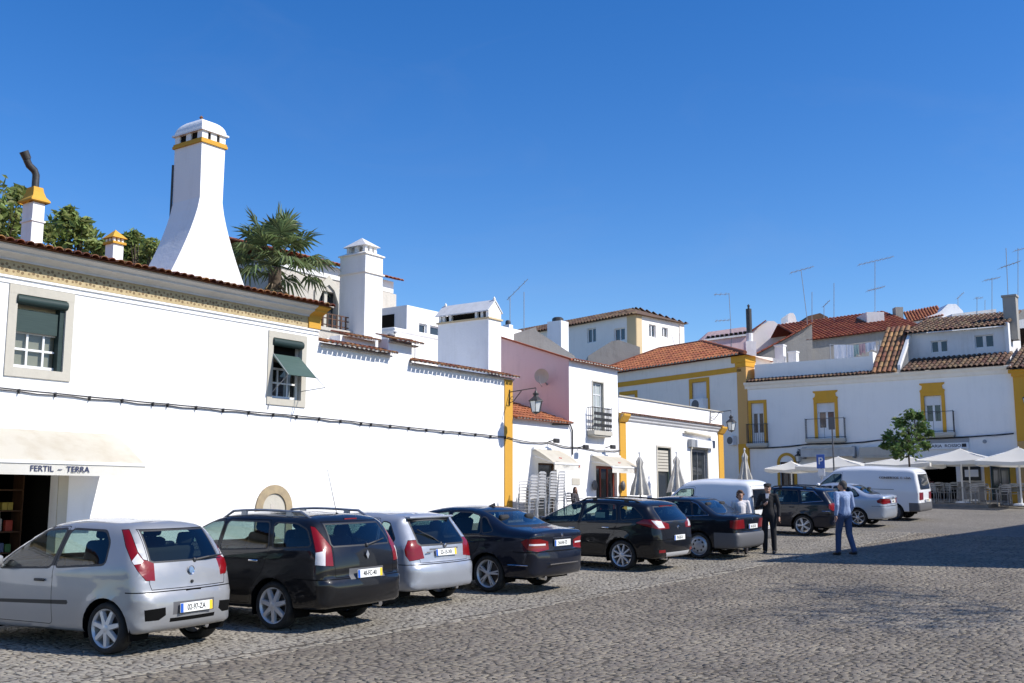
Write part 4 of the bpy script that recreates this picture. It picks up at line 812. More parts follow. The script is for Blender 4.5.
# ================= houses on the hill
def wedge_house(name, label, cor, la, ra, wl, wr, z0, ztop, wallmats, roofmat, slope=.3, wins_l=(), wins_r=(), cat='house', tp=.3, hip=True, quoin=None, over=.3):
    """house seen on its corner: cor = world xy of near corner; la / ra = directions (radians) of the walls running off left and right"""
    F = Matrix.Translation((cor[0], cor[1], 0)); h = thing(name, label, cat, (cor[0], cor[1], z0))
    dl = V((cos(la), sin(la), 0)); dr = V((cos(ra), sin(ra), 0)); c = V((cor[0], cor[1], 0))
    FLm = frame(c + dl * wl, atan2(-dl.y, -dl.x)); FRm = frame(c, atan2(dr.y, dr.x))
    m = MB(); m.M = FLm; m.facade(0, wl, z0, ztop, wins_l, depth=.2); m.M = FRm; m.facade(0, wr, z0, ztop, wins_r, depth=.2)
    m.M = Matrix(); A = c + dl * wl; B = c + dr * wr; D = A + dr * wr
    for p, q in ((D, A), (B, D)): m.add([(p.x, p.y, z0), (q.x, q.y, z0), (q.x, q.y, ztop), (p.x, p.y, ztop)], [(0, 1, 2, 3)])
    m.build('wall', wallmats, h)
    for FF, ws in ((FLm, wins_l), (FRm, wins_r)):
        for w_ in ws: window(h, FF, *w_, y=.1, nx=2, nz=1, bar=.1, frame=.07)
    if roofmat:
        r = MB(); rise = slope * wr / 2
        a = A - dr * over + dl * over; b = c - dr * over - dl * over; e = B + dr * over - dl * over; d = D + dr * over + dl * over
        mid1 = (b + e) / 2 + dl * ((wr / 2 if hip else 0)); mid2 = (a + d) / 2 - dl * ((wr / 2 if hip else 0))
        up = V((0, 0, ztop)); t1 = V((0, 0, ztop + rise + over * slope))
        us = (dr + V((0, 0, slope))).normalized(); 
        fs = [((a, b), (mid1, mid2)), ((e, d), (mid2, mid1))]
        for (p, q), (s_, t_) in fs: r.add([p + up, q + up, s_ + t1, t_ + t1], [(0, 1, 2, 3)])
        r.add([b + up, e + up, mid1 + t1], [(0, 1, 2)]); r.add([d + up, a + up, mid2 + t1], [(0, 1, 2)])
        r.add([a + up, d + up, e + up, b + up], [(0, 1, 2, 3)])
        # barrels laid on the two long slopes, trimmed to the hips
        for (p, q), (s_, t_) in fs:
            ux = (q - p).normalized(); L_ = (q - p).length; n = int(L_ / tp); up2 = (((s_ + t_) / 2 + t1) - ((p + q) / 2 + up)); S_ = up2.length; usl = up2.normalized(); nr = ux.cross(usl)
            o1 = (t_ - p).dot(ux); o2 = (q - s_).dot(ux)
            for i in range(n):
                x = (i + .5) * L_ / n; f = 1.0
                if o1 > .1: f = min(f, x / o1)
                if o2 > .1: f = min(f, (L_ - x) / o2)
                if f < .05: continue
                base = p + up + ux * x
                k = max(1, int(f * S_ / .6)); 
                for j in range(k):
                    vs = []
                    for e_, ss in enumerate((j / k * f * S_, (j + 1) / k * f * S_ + .04)):
                        for a_ in range(5):
                            th = pi * a_ / 4; vs.append(base + usl * ss + nr * (.02 * (1 - e_) + tp * .3 * sin(th)) - ux * tp * (.42 - .05 * e_) * cos(th))
                    r.add(vs, [(g, g + 1, 6 + g, 5 + g) for g in range(4)])
        r.build('roof', roofmat, h)
    if quoin:
        m = MB(); m.M = FLm; m.box(wl - quoin, wl + .04, -.06, .1, z0, ztop); m.M = FRm; m.box(-.02, quoin * .7, -.055, .1, z0, ztop); m.build('corner_quoin', 'quoin_pale', h)
        m = MB(); m.M = FRm; m.box(wr - .5, wr + .03, -.06, .1, z0, ztop); m.build('far_quoin', 'cream', h)
    return h, FLm, FRm
def wnd(F, u0, v0, u1, v1):
    a, b = hit(F, u0, v0); c, d = hit(F, u1, v1); return (min(a, c), max(a, c), min(b, d), max(b, d))
c0 = atY(636, 313, 70); la = atan2(.77, -.64); ra = atan2(.72, .69)
FLt = frame(V((c0.x, c0.y, 0)) + V((cos(la), sin(la), 0)) * 21, atan2(-sin(la), -cos(la))); FRt = frame(V((c0.x, c0.y, 0)), ra)
wl_ = [wnd(FLt, 587, 329, 596, 342), wnd(FLt, 614, 329, 625, 340)]; wr_ = [wnd(FRt, 649, 324, 656, 338), wnd(FRt, 662, 327, 668, 338)]
hK, FLm, FRm = wedge_house('hill_house', 'big pale house with pale yellow corner, highest on the hill at the centre', (c0.x, c0.y), la, ra, 21, 5.4, 4, c0.z - .1, 'whitewash_back', 'tile_old', .36, wl_, wr_, quoin=.8)
for (u, v0, v1, wd) in ((558, 322, 350, .75), (508, 325, 345, .35)):
    p = atY(u, v1, 58); z1 = atY(u, v0, 58).z
    c = thing('roof_chimney', 'white chimney with dark cowl behind the pink house, ' + ('the broad one' if wd > .5 else 'the slender one at the left'), 'chimney', (p.x, p.y, 5)); m = MB(Matrix.Translation((p.x, p.y, 0)) @ Matrix.Rotation(ANG, 4, 'Z')); m.box(-wd / 2, wd / 2, -wd * .6, wd * .6, 5, z1); m.build('shaft', 'whitewash', c); m.cur = 0
    m = MB(Matrix.Translation((p.x, p.y, 0))); m.lathe([(wd * .42, z1), (wd * .42, z1 + .18), (wd * .3, z1 + .25), (.001, z1 + .28)], 10); m.build('cowl', 'iron', c)
# grey lean-to roofs between pink house and hill house
def gable_block(name, label, Y, pts, depth, mats, cat='building', roof=None, rmat='tile_old', up=.5):
    """a block whose front outline is read off at distance Y, built to a real depth behind it"""
    P = [atY(u, v, Y) for u, v in pts]; lo = V((sum(p.x for p in P) / len(P), Y, 3)); h = thing(name, label, cat, lo)
    lower = [V((P[0].x, Y, 2)), V((P[-1].x, Y, 2))]
    m = MB(); m.prism([tuple(lower[0])] + [tuple(p) for p in P] + [tuple(lower[1])], (0, depth, 0)); m.build('wall', mats, h)
    if roof:
        m = MB()
        for (i, j) in roof:
            a, b = P[i], P[j]; d = (b - a); ux = V((0, 1, 0)); us = d.normalized() if d.z > 0 else -d.normalized(); o = a if d.z > 0 else b
            if d.x * (1 if d.z > 0 else -1) > 0: tiles(m, o + V((0, depth + .2, .03)), -ux, us, depth + .4, d.length + .1, pitch=.24, row=.45, amp=.07)
            else: tiles(m, o + V((0, -.2, .03)), ux, us, depth + .4, d.length + .1, pitch=.24, row=.45, amp=.07)
        m.build('roof', rmat, h)
    return h
gable_block('lean_to_shed', 'grey cement gable wall rising just behind the ridge of the pink house', 48, [(500, 338), (536, 327), (537, 331), (575, 356)], 3, 'grey_cement', 'shed')
gable_block('grey_roof_shed', 'small shed with dark roof and cement side just left of the orange roof', 68.5, [(588, 356), (612, 341), (619, 340), (640, 347), (640, 352)], 3, 'grey_cement', 'shed')
gable_block('crenellated_house', 'pinkish house with pigeon-hole parapet and tall black flue behind the orange roof', 72, [(704, 338), (708, 332), (744, 327), (747, 328), (748, 345)], 5, 'pink_wash', 'house')
gable_block('crenellated_parapet', 'white parapet block with small square openings on the pinkish house', 71.9, [(704, 337), (748, 332), (748, 337.5), (704, 342)], .25, 'whitewash_old', 'parapet') if 0 else None
gable_block('white_gable_house', 'white gable end with orange verge right of the tall black flue', 74, [(746, 338), (757, 327), (767, 322), (767, 321), (774, 321), (782, 327), (786, 330)], 5, 'whitewash_back', 'house')
gable_block('shaded_grey_house', 'weathered grey house with red tile roof left of the laundry', 66, [(756, 355), (790, 337), (812, 324), (813, 366)], 6, 'grey_cement', 'house', roof=[(0, 1), (1, 2)], rmat='tile_red')
# red roofed large house
Yr = 72; a = atY(806, 341, Yr - 6); b = atY(922, 326, Yr - 6); e = atY(905, 309, Yr); d = atY(835, 317.5, Yr)
hL = thing('red_roof_house', 'long house with bright red tile roof and boxy dormer above the laundry', 'house', (a.x, a.y, 4))
m = MB(); m.prism([(a.x + .3, Yr - 5.8, 3), (b.x - .3, Yr - 5.8, 3), (b.x - .3, Yr - 5.8, b.z + .05), (a.x + .3, Yr - 5.8, a.z + .05)], (0, 10, 0)); m.build('wall', 'grey_cement', hL)
m = MB(); ux = (b - a).normalized(); us = ((d + e) / 2 - (a + b) / 2); us = (us - ux * us.dot(ux)); tiles(m, a, ux, us.normalized(), (b - a).length, us.length, pitch=.25, row=.45, amp=.075)
top = a + us; m.add([top, top + ux * (b - a).length, top + ux * (b - a).length + V((0, 5.5, -1.6)), top + V((0, 5.5, -1.6))], [(0, 1, 2, 3)]); m.build('roof', 'tile_red', hL)
m = MB(); p0 = atY(867, 321, Yr - 3.2); p1 = atY(884, 312, Yr - 3.2); m.box(p0.x, p1.x, Yr - 3.2, Yr - 1, p0.z - .6, p1.z); m.build('dormer', 'whitewash_old', hL)
m = MB(); p0 = atY(896, 317, Yr - 2); p1 = atY(903, 307, Yr - 2); m.box(p0.x, p1.x, Yr - 2, Yr - 1.4, p0.z - .5, p1.z); m.build('chimney', 'grey_cement', hL)
gable_block('slate_roof_house', 'dark hipped roof rising behind the left end of the bright red roof', 78, [(796, 333), (808, 316), (820, 313), (828, 317), (832, 330)], 6, 'tile_old', 'house')
gable_block('white_belfry', 'small white belfry with stepped cap left of the dark hipped roof', 76, [(786, 335), (786, 322), (788, 322), (788, 314), (790, 313), (793, 313), (795, 315), (797, 322), (799, 334)], 2, 'whitewash_back', 'belfry')
gable_block('orange_gable_house', 'white gable house with orange roof on the skyline behind the attic', 82, [(910, 330), (912, 322), (938, 313), (942, 310), (948, 304), (956, 304), (963, 311), (965, 330)], 7, 'whitewash', 'house')
m = MB(); a = atY(908, 322.5, 81.8); b = atY(944, 315.5, 81.8); tiles(m, a, (b - a).normalized(), V((0.2, .8, .36)).normalized(), (b - a).length, 3.2, pitch=.24, row=.45, amp=.07); solo(m, 'orange_roof_slope', 'tile_orange', 'orange tile roof slope left of the white gable on the skyline', 'roof', tuple(a))
gable_block('long_low_house', 'low white house with thin brown eave between the white gable and the dark chimney', 80, [(952, 332), (952, 314), (996, 309), (999, 330)], 5, 'whitewash_old', 'house')
gable_block('edge_brick_house', 'brown-roofed house on the skyline at the right edge beyond the dark chimney', 70, [(1010, 345), (1010, 322), (1024, 319), (1060, 318), (1060, 345)], 5, 'whitewash_old', 'house', rmat='tile')
gable_block('edge_dark_house', 'dark flat roof on the skyline above the right edge', 84, [(1007, 330), (1008, 314), (1024, 309), (1070, 308), (1070, 330)], 5, 'grey_cement', 'house')
p = atY(750, 352, 62); z1 = atY(750, 309, 62).z
fl = thing('black_flue', 'tall black stove flue with cowl rising beside the pinkish house', 'chimney', (p.x, p.y, 6)); m = MB(Matrix.Translation((p.x, p.y, 0))); m.lathe([(.2, 5), (.2, p.z + 1.1)], 10); m.box(-.3, .3, -.3, .3, 5, p.z + .6); m.build('base', 'whitewash_old', fl); m = MB(Matrix.Translation((p.x, p.y, 0))); m.lathe([(.17, p.z + .9), (.17, z1), (.001, z1 + .02)], 10); m.lathe([(.06, z1), (.06, z1 + .15), (.1, z1 + .18), (.001, z1 + .3)], 8); m.build('pipe', 'iron', fl, 40)
m = MB()
for k in range(9):
    p = atY(708.5 + k * 4.6, 338.0 - k * .62, 71.9); m.box(p.x - .1, p.x + .1, 71.9, 72.1, p.z - .13, p.z + .13)
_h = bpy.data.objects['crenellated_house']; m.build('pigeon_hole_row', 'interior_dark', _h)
m = MB(); p = atY(704, 341, 71.85); q = atY(748, 335.5, 71.85); m.prism([(p.x, 71.85, p.z), (q.x, 71.85, q.z), (q.x, 71.85, q.z + .12), (p.x, 71.85, p.z + .12)], (0, .16, 0)); m.build('string_course', 'whitewash_old', _h)
m = MB(); a = atY(746, 337, 73.7); b = atY(768, 321, 73.7); tiles(m, (a.x - .2, 73.6, a.z + .05), (0, 1, 0), V((b.x - a.x, 0, b.z - a.z)), 5, (b - a).length, pitch=.3, row=.6, amp=.09); m.build('roof', 'tile_red', bpy.data.objects['white_gable_house'])
# ================= shading neighbours on the right, outside the frame
hM = house('opposite_house', 'white house on the right side of the square', frame((13.75, 21.25, 0), ANG - .11), (0, 0, 0))
FX = frame((13.75, 21.25, 0), ANG - .11)
m = MB(FX); m.add([(0, 0, -1), (40, 0, -1), (40, 0, 8.2), (0, 0, 8.2)], [(3, 2, 1, 0)]); m.M = Matrix()
c0_ = FX @ V((0, 0, 0)); e0 = c0_ + V((9, -.75, 0)); e1 = FX @ V((40, 0, 0)); e2 = e1 + V((9, -6, 0))
for p, q in ((c0_, e0), (e0, e2), (e2, e1)): m.add([(p.x, p.y, -1), (q.x, q.y, -1), (q.x, q.y, 8.2), (p.x, p.y, 8.2)], [(0, 1, 2, 3)])
m.add([(p.x, p.y, 8.2) for p in (c0_, e0, e2, e1)], [(0, 1, 2, 3)]); m.build('wall', 'whitewash_back', hM)
# ================= awnings
def awning(name, label, F, xa, xb, ztop, zbar, proj, val, letters=None, side=True, nseg=6, sag=.0):
    a = thing(name, label, 'awning', F @ Matrix.Translation(((xa + xb) / 2, 0, zbar)))
    m = MB(F)
    prof = [(-.03 - proj * t_, ztop - (ztop - zbar) * (t_ ** 1.25)) for t_ in [i / nseg for i in range(nseg + 1)]]
    for (y0, z0), (y1, z1) in zip(prof, prof[1:]): m.add([(xa, y0, z0), (xb, y0, z0), (xb, y1, z1), (xa, y1, z1)], [(3, 2, 1, 0)])
    m.build('canvas', 'canvas_cream', a, 60)
    m = MB(F); yb = prof[-1][0]; n = 24
    for i in range(n):
        x0, x1 = xa + (xb - xa) * i / n, xa + (xb - xa) * (i + 1) / n; d0, d1 = .012 * sin(i * .9), .012 * sin((i + 1) * .9)
        m.add([(x0, yb - .02, zbar - .045), (x1, yb - .02, zbar - .045), (x1, yb - .02 + d1, zbar - val), (x0, yb - .02 + d0, zbar - val)], [(3, 2, 1, 0)])
    m.build('valance', 'canvas_white', a, 60)
    m = MB(F); m.box(xa - .02, xb + .02, yb - .045, yb + .01, zbar - .045, zbar + .015); m.build('front_bar', 'white_paint', a)
    m = MB(F)
    for x in (xa + .08, xb - .08): m.tube([(x, -.02, ztop - .25), (x, -proj * .55, zbar + .12), (x, yb, zbar - .01)], .016, 5)
    m.tube([(xa, -.06, ztop), (xb, -.06, ztop)], .05, 8); m.build('arm', 'white_paint', a)
    if letters:
        for body, x, z, sz, mat in letters: text(a, 'lettering', body, sz, face_frame(F @ V((x, yb - .037, z)), F.to_3x3() @ V((1, 0, 0))), mat, .003, True, 1.05)
    return a
awning('shop_awning', 'large cream awning lettered FERTIL - TERRA over the dark shop door', SQ, -2.6, 2.46, 3.12, 2.41, 1.25, .27, [('FERTIL  –  TERRA', .46, 2.26, .165, 'navy_letter')])
awning('cafe_awning', 'small cream awning on the lean-to above the stacked chairs', SQ, 19.15, 20.85, 3.44, 2.92, .9, .24, [('• CAFÉ •', 19.9, 2.83, .12, 'canvas_grey'), ('A', 20.75, 2.83, .15, 'red_letter'), ('~', 19.5, 3.1, .3, 'red_letter')])
awning('cafe_awning', 'small cream awning on the pink house above the red glass door', SQ, 23.1, 25.25, 3.34, 2.90, .9, .24, [('CAFÉ', 24.1, 2.79, .12, 'canvas_grey'), ('A', 24.9, 2.79, .15, 'red_letter'), ('~', 23.6, 3.05, .3, 'red_letter')])
# ================= shop interior
sh = thing('shop_shelf', 'dim shelf of packets inside the dark shop doorway', 'shelf', SQ @ Matrix.Translation((.6, 1.5, .1)))
m = MB(SQ)
for z in (.5, .95, 1.4, 1.85): m.box(-.9, 1.25, 1.3, 1.7, z, z + .03)
for x in (-.9, 1.22): m.box(x, x + .03, 1.3, 1.7, .1, 2.2)
m.build('rack', 'wood_brown', sh)
cols = []
for i, c in enumerate([(.35, .05, .03), (.4, .3, .06), (.07, .16, .06), (.35, .33, .3), (.10, .12, .2)]): plain('packet%d' % i, c, rough=.5); cols.append('packet%d' % i)
rs = random.Random(4)
for z in (.53, .98, 1.43):
    x = -.85
    while x < 1.1:
        w_ = rs.uniform(.09, .17); h_ = rs.uniform(.14, .28); m = MB(SQ); m.rbox((x + w_ / 2, 1.42, z + h_ / 2), w_, .12, h_, .012, 1)
        solo(m, 'shop_packet', rs.choice(cols), 'small packet on the dim shelf inside the shop doorway', 'packet', SQ @ Matrix.Translation((x + w_ / 2, 1.42, z)), 'packets on the shop shelf'); x += w_ + rs.uniform(.01, .1)
for x, z in ((.95, 1.75), (1.05, 1.2)):
    m = MB(SQ); m.box(x - .09, x + .09, 2.0, 2.02, z, z + .22); solo(m, 'price_notice', 'stone_trim', 'small pale notice hanging in the shop doorway, ' + ('upper' if z > 1.5 else 'lower'), 'notice', SQ @ Matrix.Translation((x, 2.0, z)))
# ================= cables along the facades
def cable(label, pts, r, wob=.02, F=SQ, clips=0):
    P = []; rs_ = random.Random(len(pts))
    for (a, b) in zip(pts, pts[1:]):
        a = V(a); b = V(b); n = max(2, int((b - a).length / .4))
        for i in range(n):
            t_ = i / n; P.append(a.lerp(b, t_) + V((0, 0, -wob * 4 * (t_ * (1 - t_)) + rs_.uniform(-.006, .006))))
    P.append(V(pts[-1]))
    mb = MB(F); mb.tube(P, r, 6); mb.tube([p + V((0, .02, -.035 + .012 * sin(i * 2.1))) for i, p in enumerate(P)], r * .55, 5)
    if clips:
        L = (V(pts[-1]) - V(pts[0])).length
        for i in range(int(L / clips)):
            t_ = (i + .5) / int(L / clips); k = min(int(t_ * len(P)), len(P) - 1); p = P[k]; mb.box(p.x - .012, p.x + .012, p.y - .01, .0, p.z - .075, p.z + .025)
    o = F @ V(pts[0])
    return solo(mb, 'wall_cable', 'cable_black', label, 'cable', tuple(o), None, 60)
cable('black bundled cable clipped along the long white wall of the left houses', [(-16, -.06, 3.98), (-.2, -.06, 3.915), (8, -.06, 3.87), (17.5, -.07, 3.76)], .017, .01, SQ, .75)
cable('black cable running above the two small cream awnings', [(17.6, -.07, 3.76), (20.2, -.05, 3.7), (22.4, -.05, 3.62), (25.3, -.05, 3.6)], .016, .08)
cable('thin black cable under the balconies of the restaurant house', [(-1.5, -.06, 4.38), (2, -.06, 4.5), (5.4, -.06, 4.57), (11.5, -.16, 4.68)], .024, .06, BK)
# ================= wall lanterns
def lantern(label, base, outdir, arm, F=None, drop=.1, s=1.0):
    """black iron bracket lantern; base on wall, outdir unit vector away from it"""
    b = V(base); d = V(outdir).normalized(); M = face_frame(b, d); h = thing('wall_lantern', label, 'street lamp', Matrix.Translation(b))
    e = b + d * arm; up = V((0, 0, 1)); m = MB()
    m.tube([b + d * .0 + up * .02, e + up * .1], .016 * s, 6); m.tube([b - up * .35, b + d * .16 - up * .3, b + d * arm * .45 + up * .03], .013 * s, 6); m.tube([b - up * .45, b + up * .1], .018 * s, 6)
    pts = [b + d * (.1 + .06 * cos(t_)) - up * (.2 - .06 * sin(t_)) for t_ in [i * pi / 5 for i in range(10)]]; m.tube(pts, .009 * s, 5)
    m.tube([e + up * .1, e + up * .02, e + up * .0 - up * .06], .01 * s, 5); m.build('bracket', 'iron', h)
    c = e - up * (drop + .02)
    m = MB(Matrix.Translation(c) @ Matrix.Rotation(ANG, 4, 'Z') @ Matrix.Scale(s, 4))
    m.lathe([(.001, .02), (.03, .02), (.05, -.04), (.09, -.05), (.09, -.09), (.07, -.1), (.08, -.16), (.22, -.27), (.225, -.29), (.001, -.28)], 8); m.lathe([(.13, -.60), (.10, -.63), (.02, -.66), (.001, -.7)], 6)
    for k in range(6):
        a = 2 * pi * (k + .5) / 6; m.tube([(.2 * cos(a), .2 * sin(a), -.29), (.135 * cos(a), .135 * sin(a), -.6)], .009, 4)
    m.build('lamp_cap', 'iron', h)
    m = MB(Matrix.Translation(c) @ Matrix.Rotation(ANG, 4, 'Z') @ Matrix.Scale(s, 4)); m.lathe([(.19, -.29), (.125, -.6)], 6, Matrix.Rotation(pi / 6, 4, 'Z')); m.build('lamp_glass', 'lamp_milk', h)
    return h
lantern('black iron lantern on the yellow corner strip above the small cream awning', sq(17.75, .05, 5.28), NN, 1.08, drop=.0, s=1.15)
bx_, bz_ = hitx(SQ, 728, 409, 35.12); lantern('black iron lantern at the right end of the parapet shop', sq(33.75, .05, 5.62), (NN + TT * .2), .95, drop=.1, s=1.15)
lantern('black iron lantern on the wide yellow pilaster at the right edge', BK @ V((12.25, -.12, 6.55)), -TT, .5, drop=.02)
lantern('small dark lantern on the white wall between yellow arch and middle balcony', BK @ V((1.3, 0, 4.15)), -TT, .3, drop=.0, s=.9)
for p, lb, d in ((sq(20.2, .02, 3.72), 'small black floodlight above the first cream awning', NN), (sq(22.2, .02, 3.58), 'small black floodlight between the two cream awnings', NN), (sq(24.2, .02, 3.66), 'small black floodlight above the second cream awning', NN)):
    fl_ = thing('floodlight', lb, 'floodlight', p); m = MB(); m.tube([p, p + d * .25 + V((0, 0, .05))], .02, 6); m.build('arm', 'iron', fl_); m = MB(Matrix.Translation(p + d * .33 + V((0, 0, .02))) @ Matrix.Rotation(ANG, 4, 'Z')); m.rbox((0, 0, 0), .3, .12, .16, .03); m.build('lamp_head', 'iron', fl_)
# round wall lights by the glass door
for s_, lb in ((23.2, 'round dark wall light left of the red glass door'), (25.35, 'round dark wall light right of the red glass door')):
    m = MB(SQ); m.ball((s_, -.12, 2.2), .13, .1, .2, 10); m.box(s_ - .03, s_ + .03, -.1, 0, 2.15, 2.25); solo(m, 'wall_light', 'grey_plastic', lb, 'wall light', SQ @ Matrix.Translation((s_, 0, 2.2)), None, 60)
# ================= satellite dish on the pink wall
F_ = BK @ Matrix.Translation((0, 21.62 - 41.7, 0)); dx, dz = hit(F_, 542, 376, -.35)
ds = thing('satellite_dish', 'round satellite dish on the pink side wall', 'satellite dish', F_ @ Matrix.Translation((dx, -.05, dz)))
m = MB(F_ @ Matrix.Translation((dx, -.35, dz)) @ Matrix.Rotation(R(100), 4, 'X') @ Matrix.Rotation(R(18), 4, 'Y')); pr = [(.001, 0), (.1, .008), (.2, .032), (.28, .07)]; m.lathe(pr, 24); m.lathe([(r, z - .012) for r, z in pr], 24); m.build('reflector', 'stone_trim', ds, 60)
m = MB(F_ @ Matrix.Translation((dx, 0, dz))); m.tube([(0, 0, -.3), (0, -.3, -.1)], .03, 6); m.tube([(0, -.35, -.4), (.1, -.7, -.25), (.12, -.75, -.05)], .015, 5); m.build('mount', 'grey_paint', ds)
# ================= air conditioners
def aircon(label, F, x, z, w_, h_, dep):
    a = thing('air_conditioner', label, 'air conditioner', F @ Matrix.Translation((x + w_ / 2, 0, z))); m = MB(F); m.rbox((x + w_ / 2, -dep / 2 - .03, z + h_ / 2), w_, dep, h_, .02); m.build('casing', 'white_paint', a)
    m = MB(F @ Matrix.Translation((x + w_ * .42, -dep - .033, z + h_ / 2)) @ Matrix.Rotation(pi / 2, 4, 'X')); m.lathe([(h_ * .4, 0), (h_ * .4, .01), (.001, .012)], 18); m.build('fan_grille', 'grey_plastic', a); return a
x0, z0 = oh(697, 412); x1, z1 = oh(708, 399); aircon('white air conditioner in the lower half of the mustard-framed window', OH, x0 - .1, z0, 1.0, .7, .42)
p = (OL - .95, 4.4); aircon('small dark box unit beside the mustard corner pilaster', OH, OL - 1.15, 4.55, .35, .5, .3)
# ================= folded parasols
def folded(label, x, q, h=3.1):
    r = thing('folded_parasol', label, 'parasol', gsq(x, q, .1)); m = MB(Matrix.Translation(gsq(x, q, .1)))
    rs_ = random.Random(int(x * 10)); n = 16; prof = []
    rows = []
    for k in range(9):
        t_ = k / 8; z = h * (.28 + .66 * t_); rad = .30 * (1 - t_) ** 1.15 + .045 + (.07 if .75 < t_ < .9 else 0)
        rows.append([(rad * (1 + .28 * cos(j * pi) * (1 - .5 * t_) + rs_.uniform(-.08, .08)) * cos(2 * pi * j / n), rad * (1 + .28 * cos(j * pi) * (1 - .5 * t_) + rs_.uniform(-.08, .08)) * sin(2 * pi * j / n), z + rs_.uniform(-.02, .02)) for j in range(n)])
    m.add([p for r_ in rows for p in r_], [(k * n + j, k * n + (j + 1) % n, (k + 1) * n + (j + 1) % n, (k + 1) * n + j) for k in range(8) for j in range(n)] + [tuple(8 * n + j for j in range(n))]); m.build('canopy', 'canvas_grey', r, 60)
    m = MB(Matrix.Translation(gsq(x, q, .1))); m.lathe([(.03, 0), (.03, h)], 8); m.lathe([(.05, h), (.05, h + .06), (.001, h + .1)], 8); m.build('pole', 'white_paint', r); m = MB(Matrix.Translation(gsq(x, q, .1))); m.lathe([(.001, .12), (.25, .1), (.28, 0)], 12); m.build('base', 'grey_cement', r); return r
a_, _ = hit(SQ, 640, 480, -1.1); folded('folded grey parasol at the left corner strip of the parapet shop', a_, 1.1, 2.2)
a_, _ = hit(SQ, 677, 480, -1.1); folded('folded grey parasol between the two openings of the parapet shop', a_, 1.1, 2.2)
a_, _ = hit(BK, 745, 470, -3.5); folded('folded pale parasol under the corner house pilaster', 41.7 - 3.5, a_, 2.35)
# ================= open parasols
def parasol(label, u, v_top, s, half, zr, h_drop=.62, val=.2, mat='canvas_white', yaw=0.0, pole2=True):
    q, z = hit(BK, u, v_top, s - 41.7); c = gsq(s, q, .13); root = thing('open_parasol', label, 'parasol', Matrix.Translation(c) @ Matrix.Rotation(ANG - pi / 2 + yaw, 4, 'Z'), 'open cream parasols on the terrace')
    M = WM[root.name]; H = z - c.z; m = MB(M); e = H - h_drop; n = 4; k = 6
    cs = [(-half, -half), (half, -half), (half, half), (-half, half)]
    for i in range(4):
        a = V((*cs[i], e)); b = V((*cs[(i + 1) % 4], e)); ap = V((0, 0, H)); rows = []
        for r in range(k + 1):
            t_ = r / k; row = []
            for j in range(k + 1):
                p = a.lerp(b, j / k); p = ap.lerp(p, t_); p.z -= .09 * t_ * (1 - abs(2 * j / k - 1)) * 1.0 + .06 * sin(pi * t_); row.append(p)
            rows.append(row)
        m.add([p for r_ in rows for p in r_], [(r * (k + 1) + j, (r + 1) * (k + 1) + j, (r + 1) * (k + 1) + j + 1, r * (k + 1) + j + 1) for r in range(k) for j in range(k)])
        lo = [p - V((0, 0, val * (1 + .12 * sin(j * 1.7)))) for j, p in enumerate(rows[-1])]
        m.add(rows[-1] + lo, [(j, k + 1 + j, k + 2 + j, j + 1) for j in range(k)])
    m.build('canopy', mat, root, 25)
    m = MB(M); m.lathe([(.035, 0), (.035, H + .02)], 8); m.lathe([(.001, .1), (.3, .08), (.34, 0)], 14); m.build('pole', 'white_paint', root)
    m = MB(M)
    for i in range(4): m.tube([(0, 0, H - .08), (cs[i][0] * .98, cs[i][1] * .98, e + .0)], .014, 4); m.tube([(0, 0, e - .15), (cs[i][0] * .5, cs[i][1] * .5, (H + e) / 2 - .02)], .012, 4)
    m.build('ribs', 'white_paint', root); return root
parasol('small pale parasol leftmost on the terrace, in front of the yellow arch', 791, 461, 36.9, .95, 0, .36, .13)
parasol('cream parasol behind the parking sign, second from left on the terrace', 838, 456.5, 37.2, 1.5, 0, .46, .16)
parasol('cream parasol partly hidden by the small tree, third from left on the terrace', 905, 455, 37.6, 1.4, 0, .4, .16)
parasol('white parasol in front of the dark restaurant opening, fourth from left', 960, 448.5, 38.0, 1.5, 0, .52, .16)
parasol('white parasol in front of the wide yellow pilaster, rightmost on the terrace', 1018, 447, 37.2, 1.45, 0, .58, .16)
parasol('cream parasol standing behind the fourth one, only its right tip showing', 968, 450.5, 40.0, 1.2, 0, .38, .15)
# ================= cafe furniture
def chair_parts(root, M, mat='zinc', seatmat='zinc', band=False):
    m = MB(M)
    for sx in (-1, 1):
        m.tube([(sx * .22, -.22, 0), (sx * .21, -.2, .44)], .012, 5); m.tube([(sx * .23, .24, 0), (sx * .21, .2, .44), (sx * .2, .25, .82)], .012, 5); m.tube([(sx * .22, -.2, .44), (sx * .25, -.18, .64), (sx * .24, .2, .66)], .012, 5)
    m.tube([(-.2, .25, .82), (-.1, .26, .86), (.1, .26, .86), (.2, .25, .82)], .012, 5); m.build('chair_frame', mat, root)
    m = MB(M)
    for k in range(6): m.box(-.21, .21, -.21 + k * .07, -.15 + k * .07, .435, .447)
    m.build('seat', seatmat, root); m = MB(M)
    for k in ((3,) if band else range(4)): m.box(-.19, .19, .215 + k * .012, .225 + k * .012, .54 + k * .085, .59 + k * .085)
    m.build('backrest', seatmat, root)
def chair_at(p, rz): return Matrix.Translation(V(p)) @ Matrix.Rotation(rz, 4, 'Z')
ch_first = None
def terrace_chair(s, q, face, label, group='aluminium chairs on the restaurant terrace'):
    global ch_first
    M = chair_at(gsq(s, q, .13), ANG + face)
    if ch_first is None:
        ch_first = thing('terrace_chair', label, 'chair', M, group); chair_parts(ch_first, M); return ch_first
    return dup(ch_first, M, label, group)
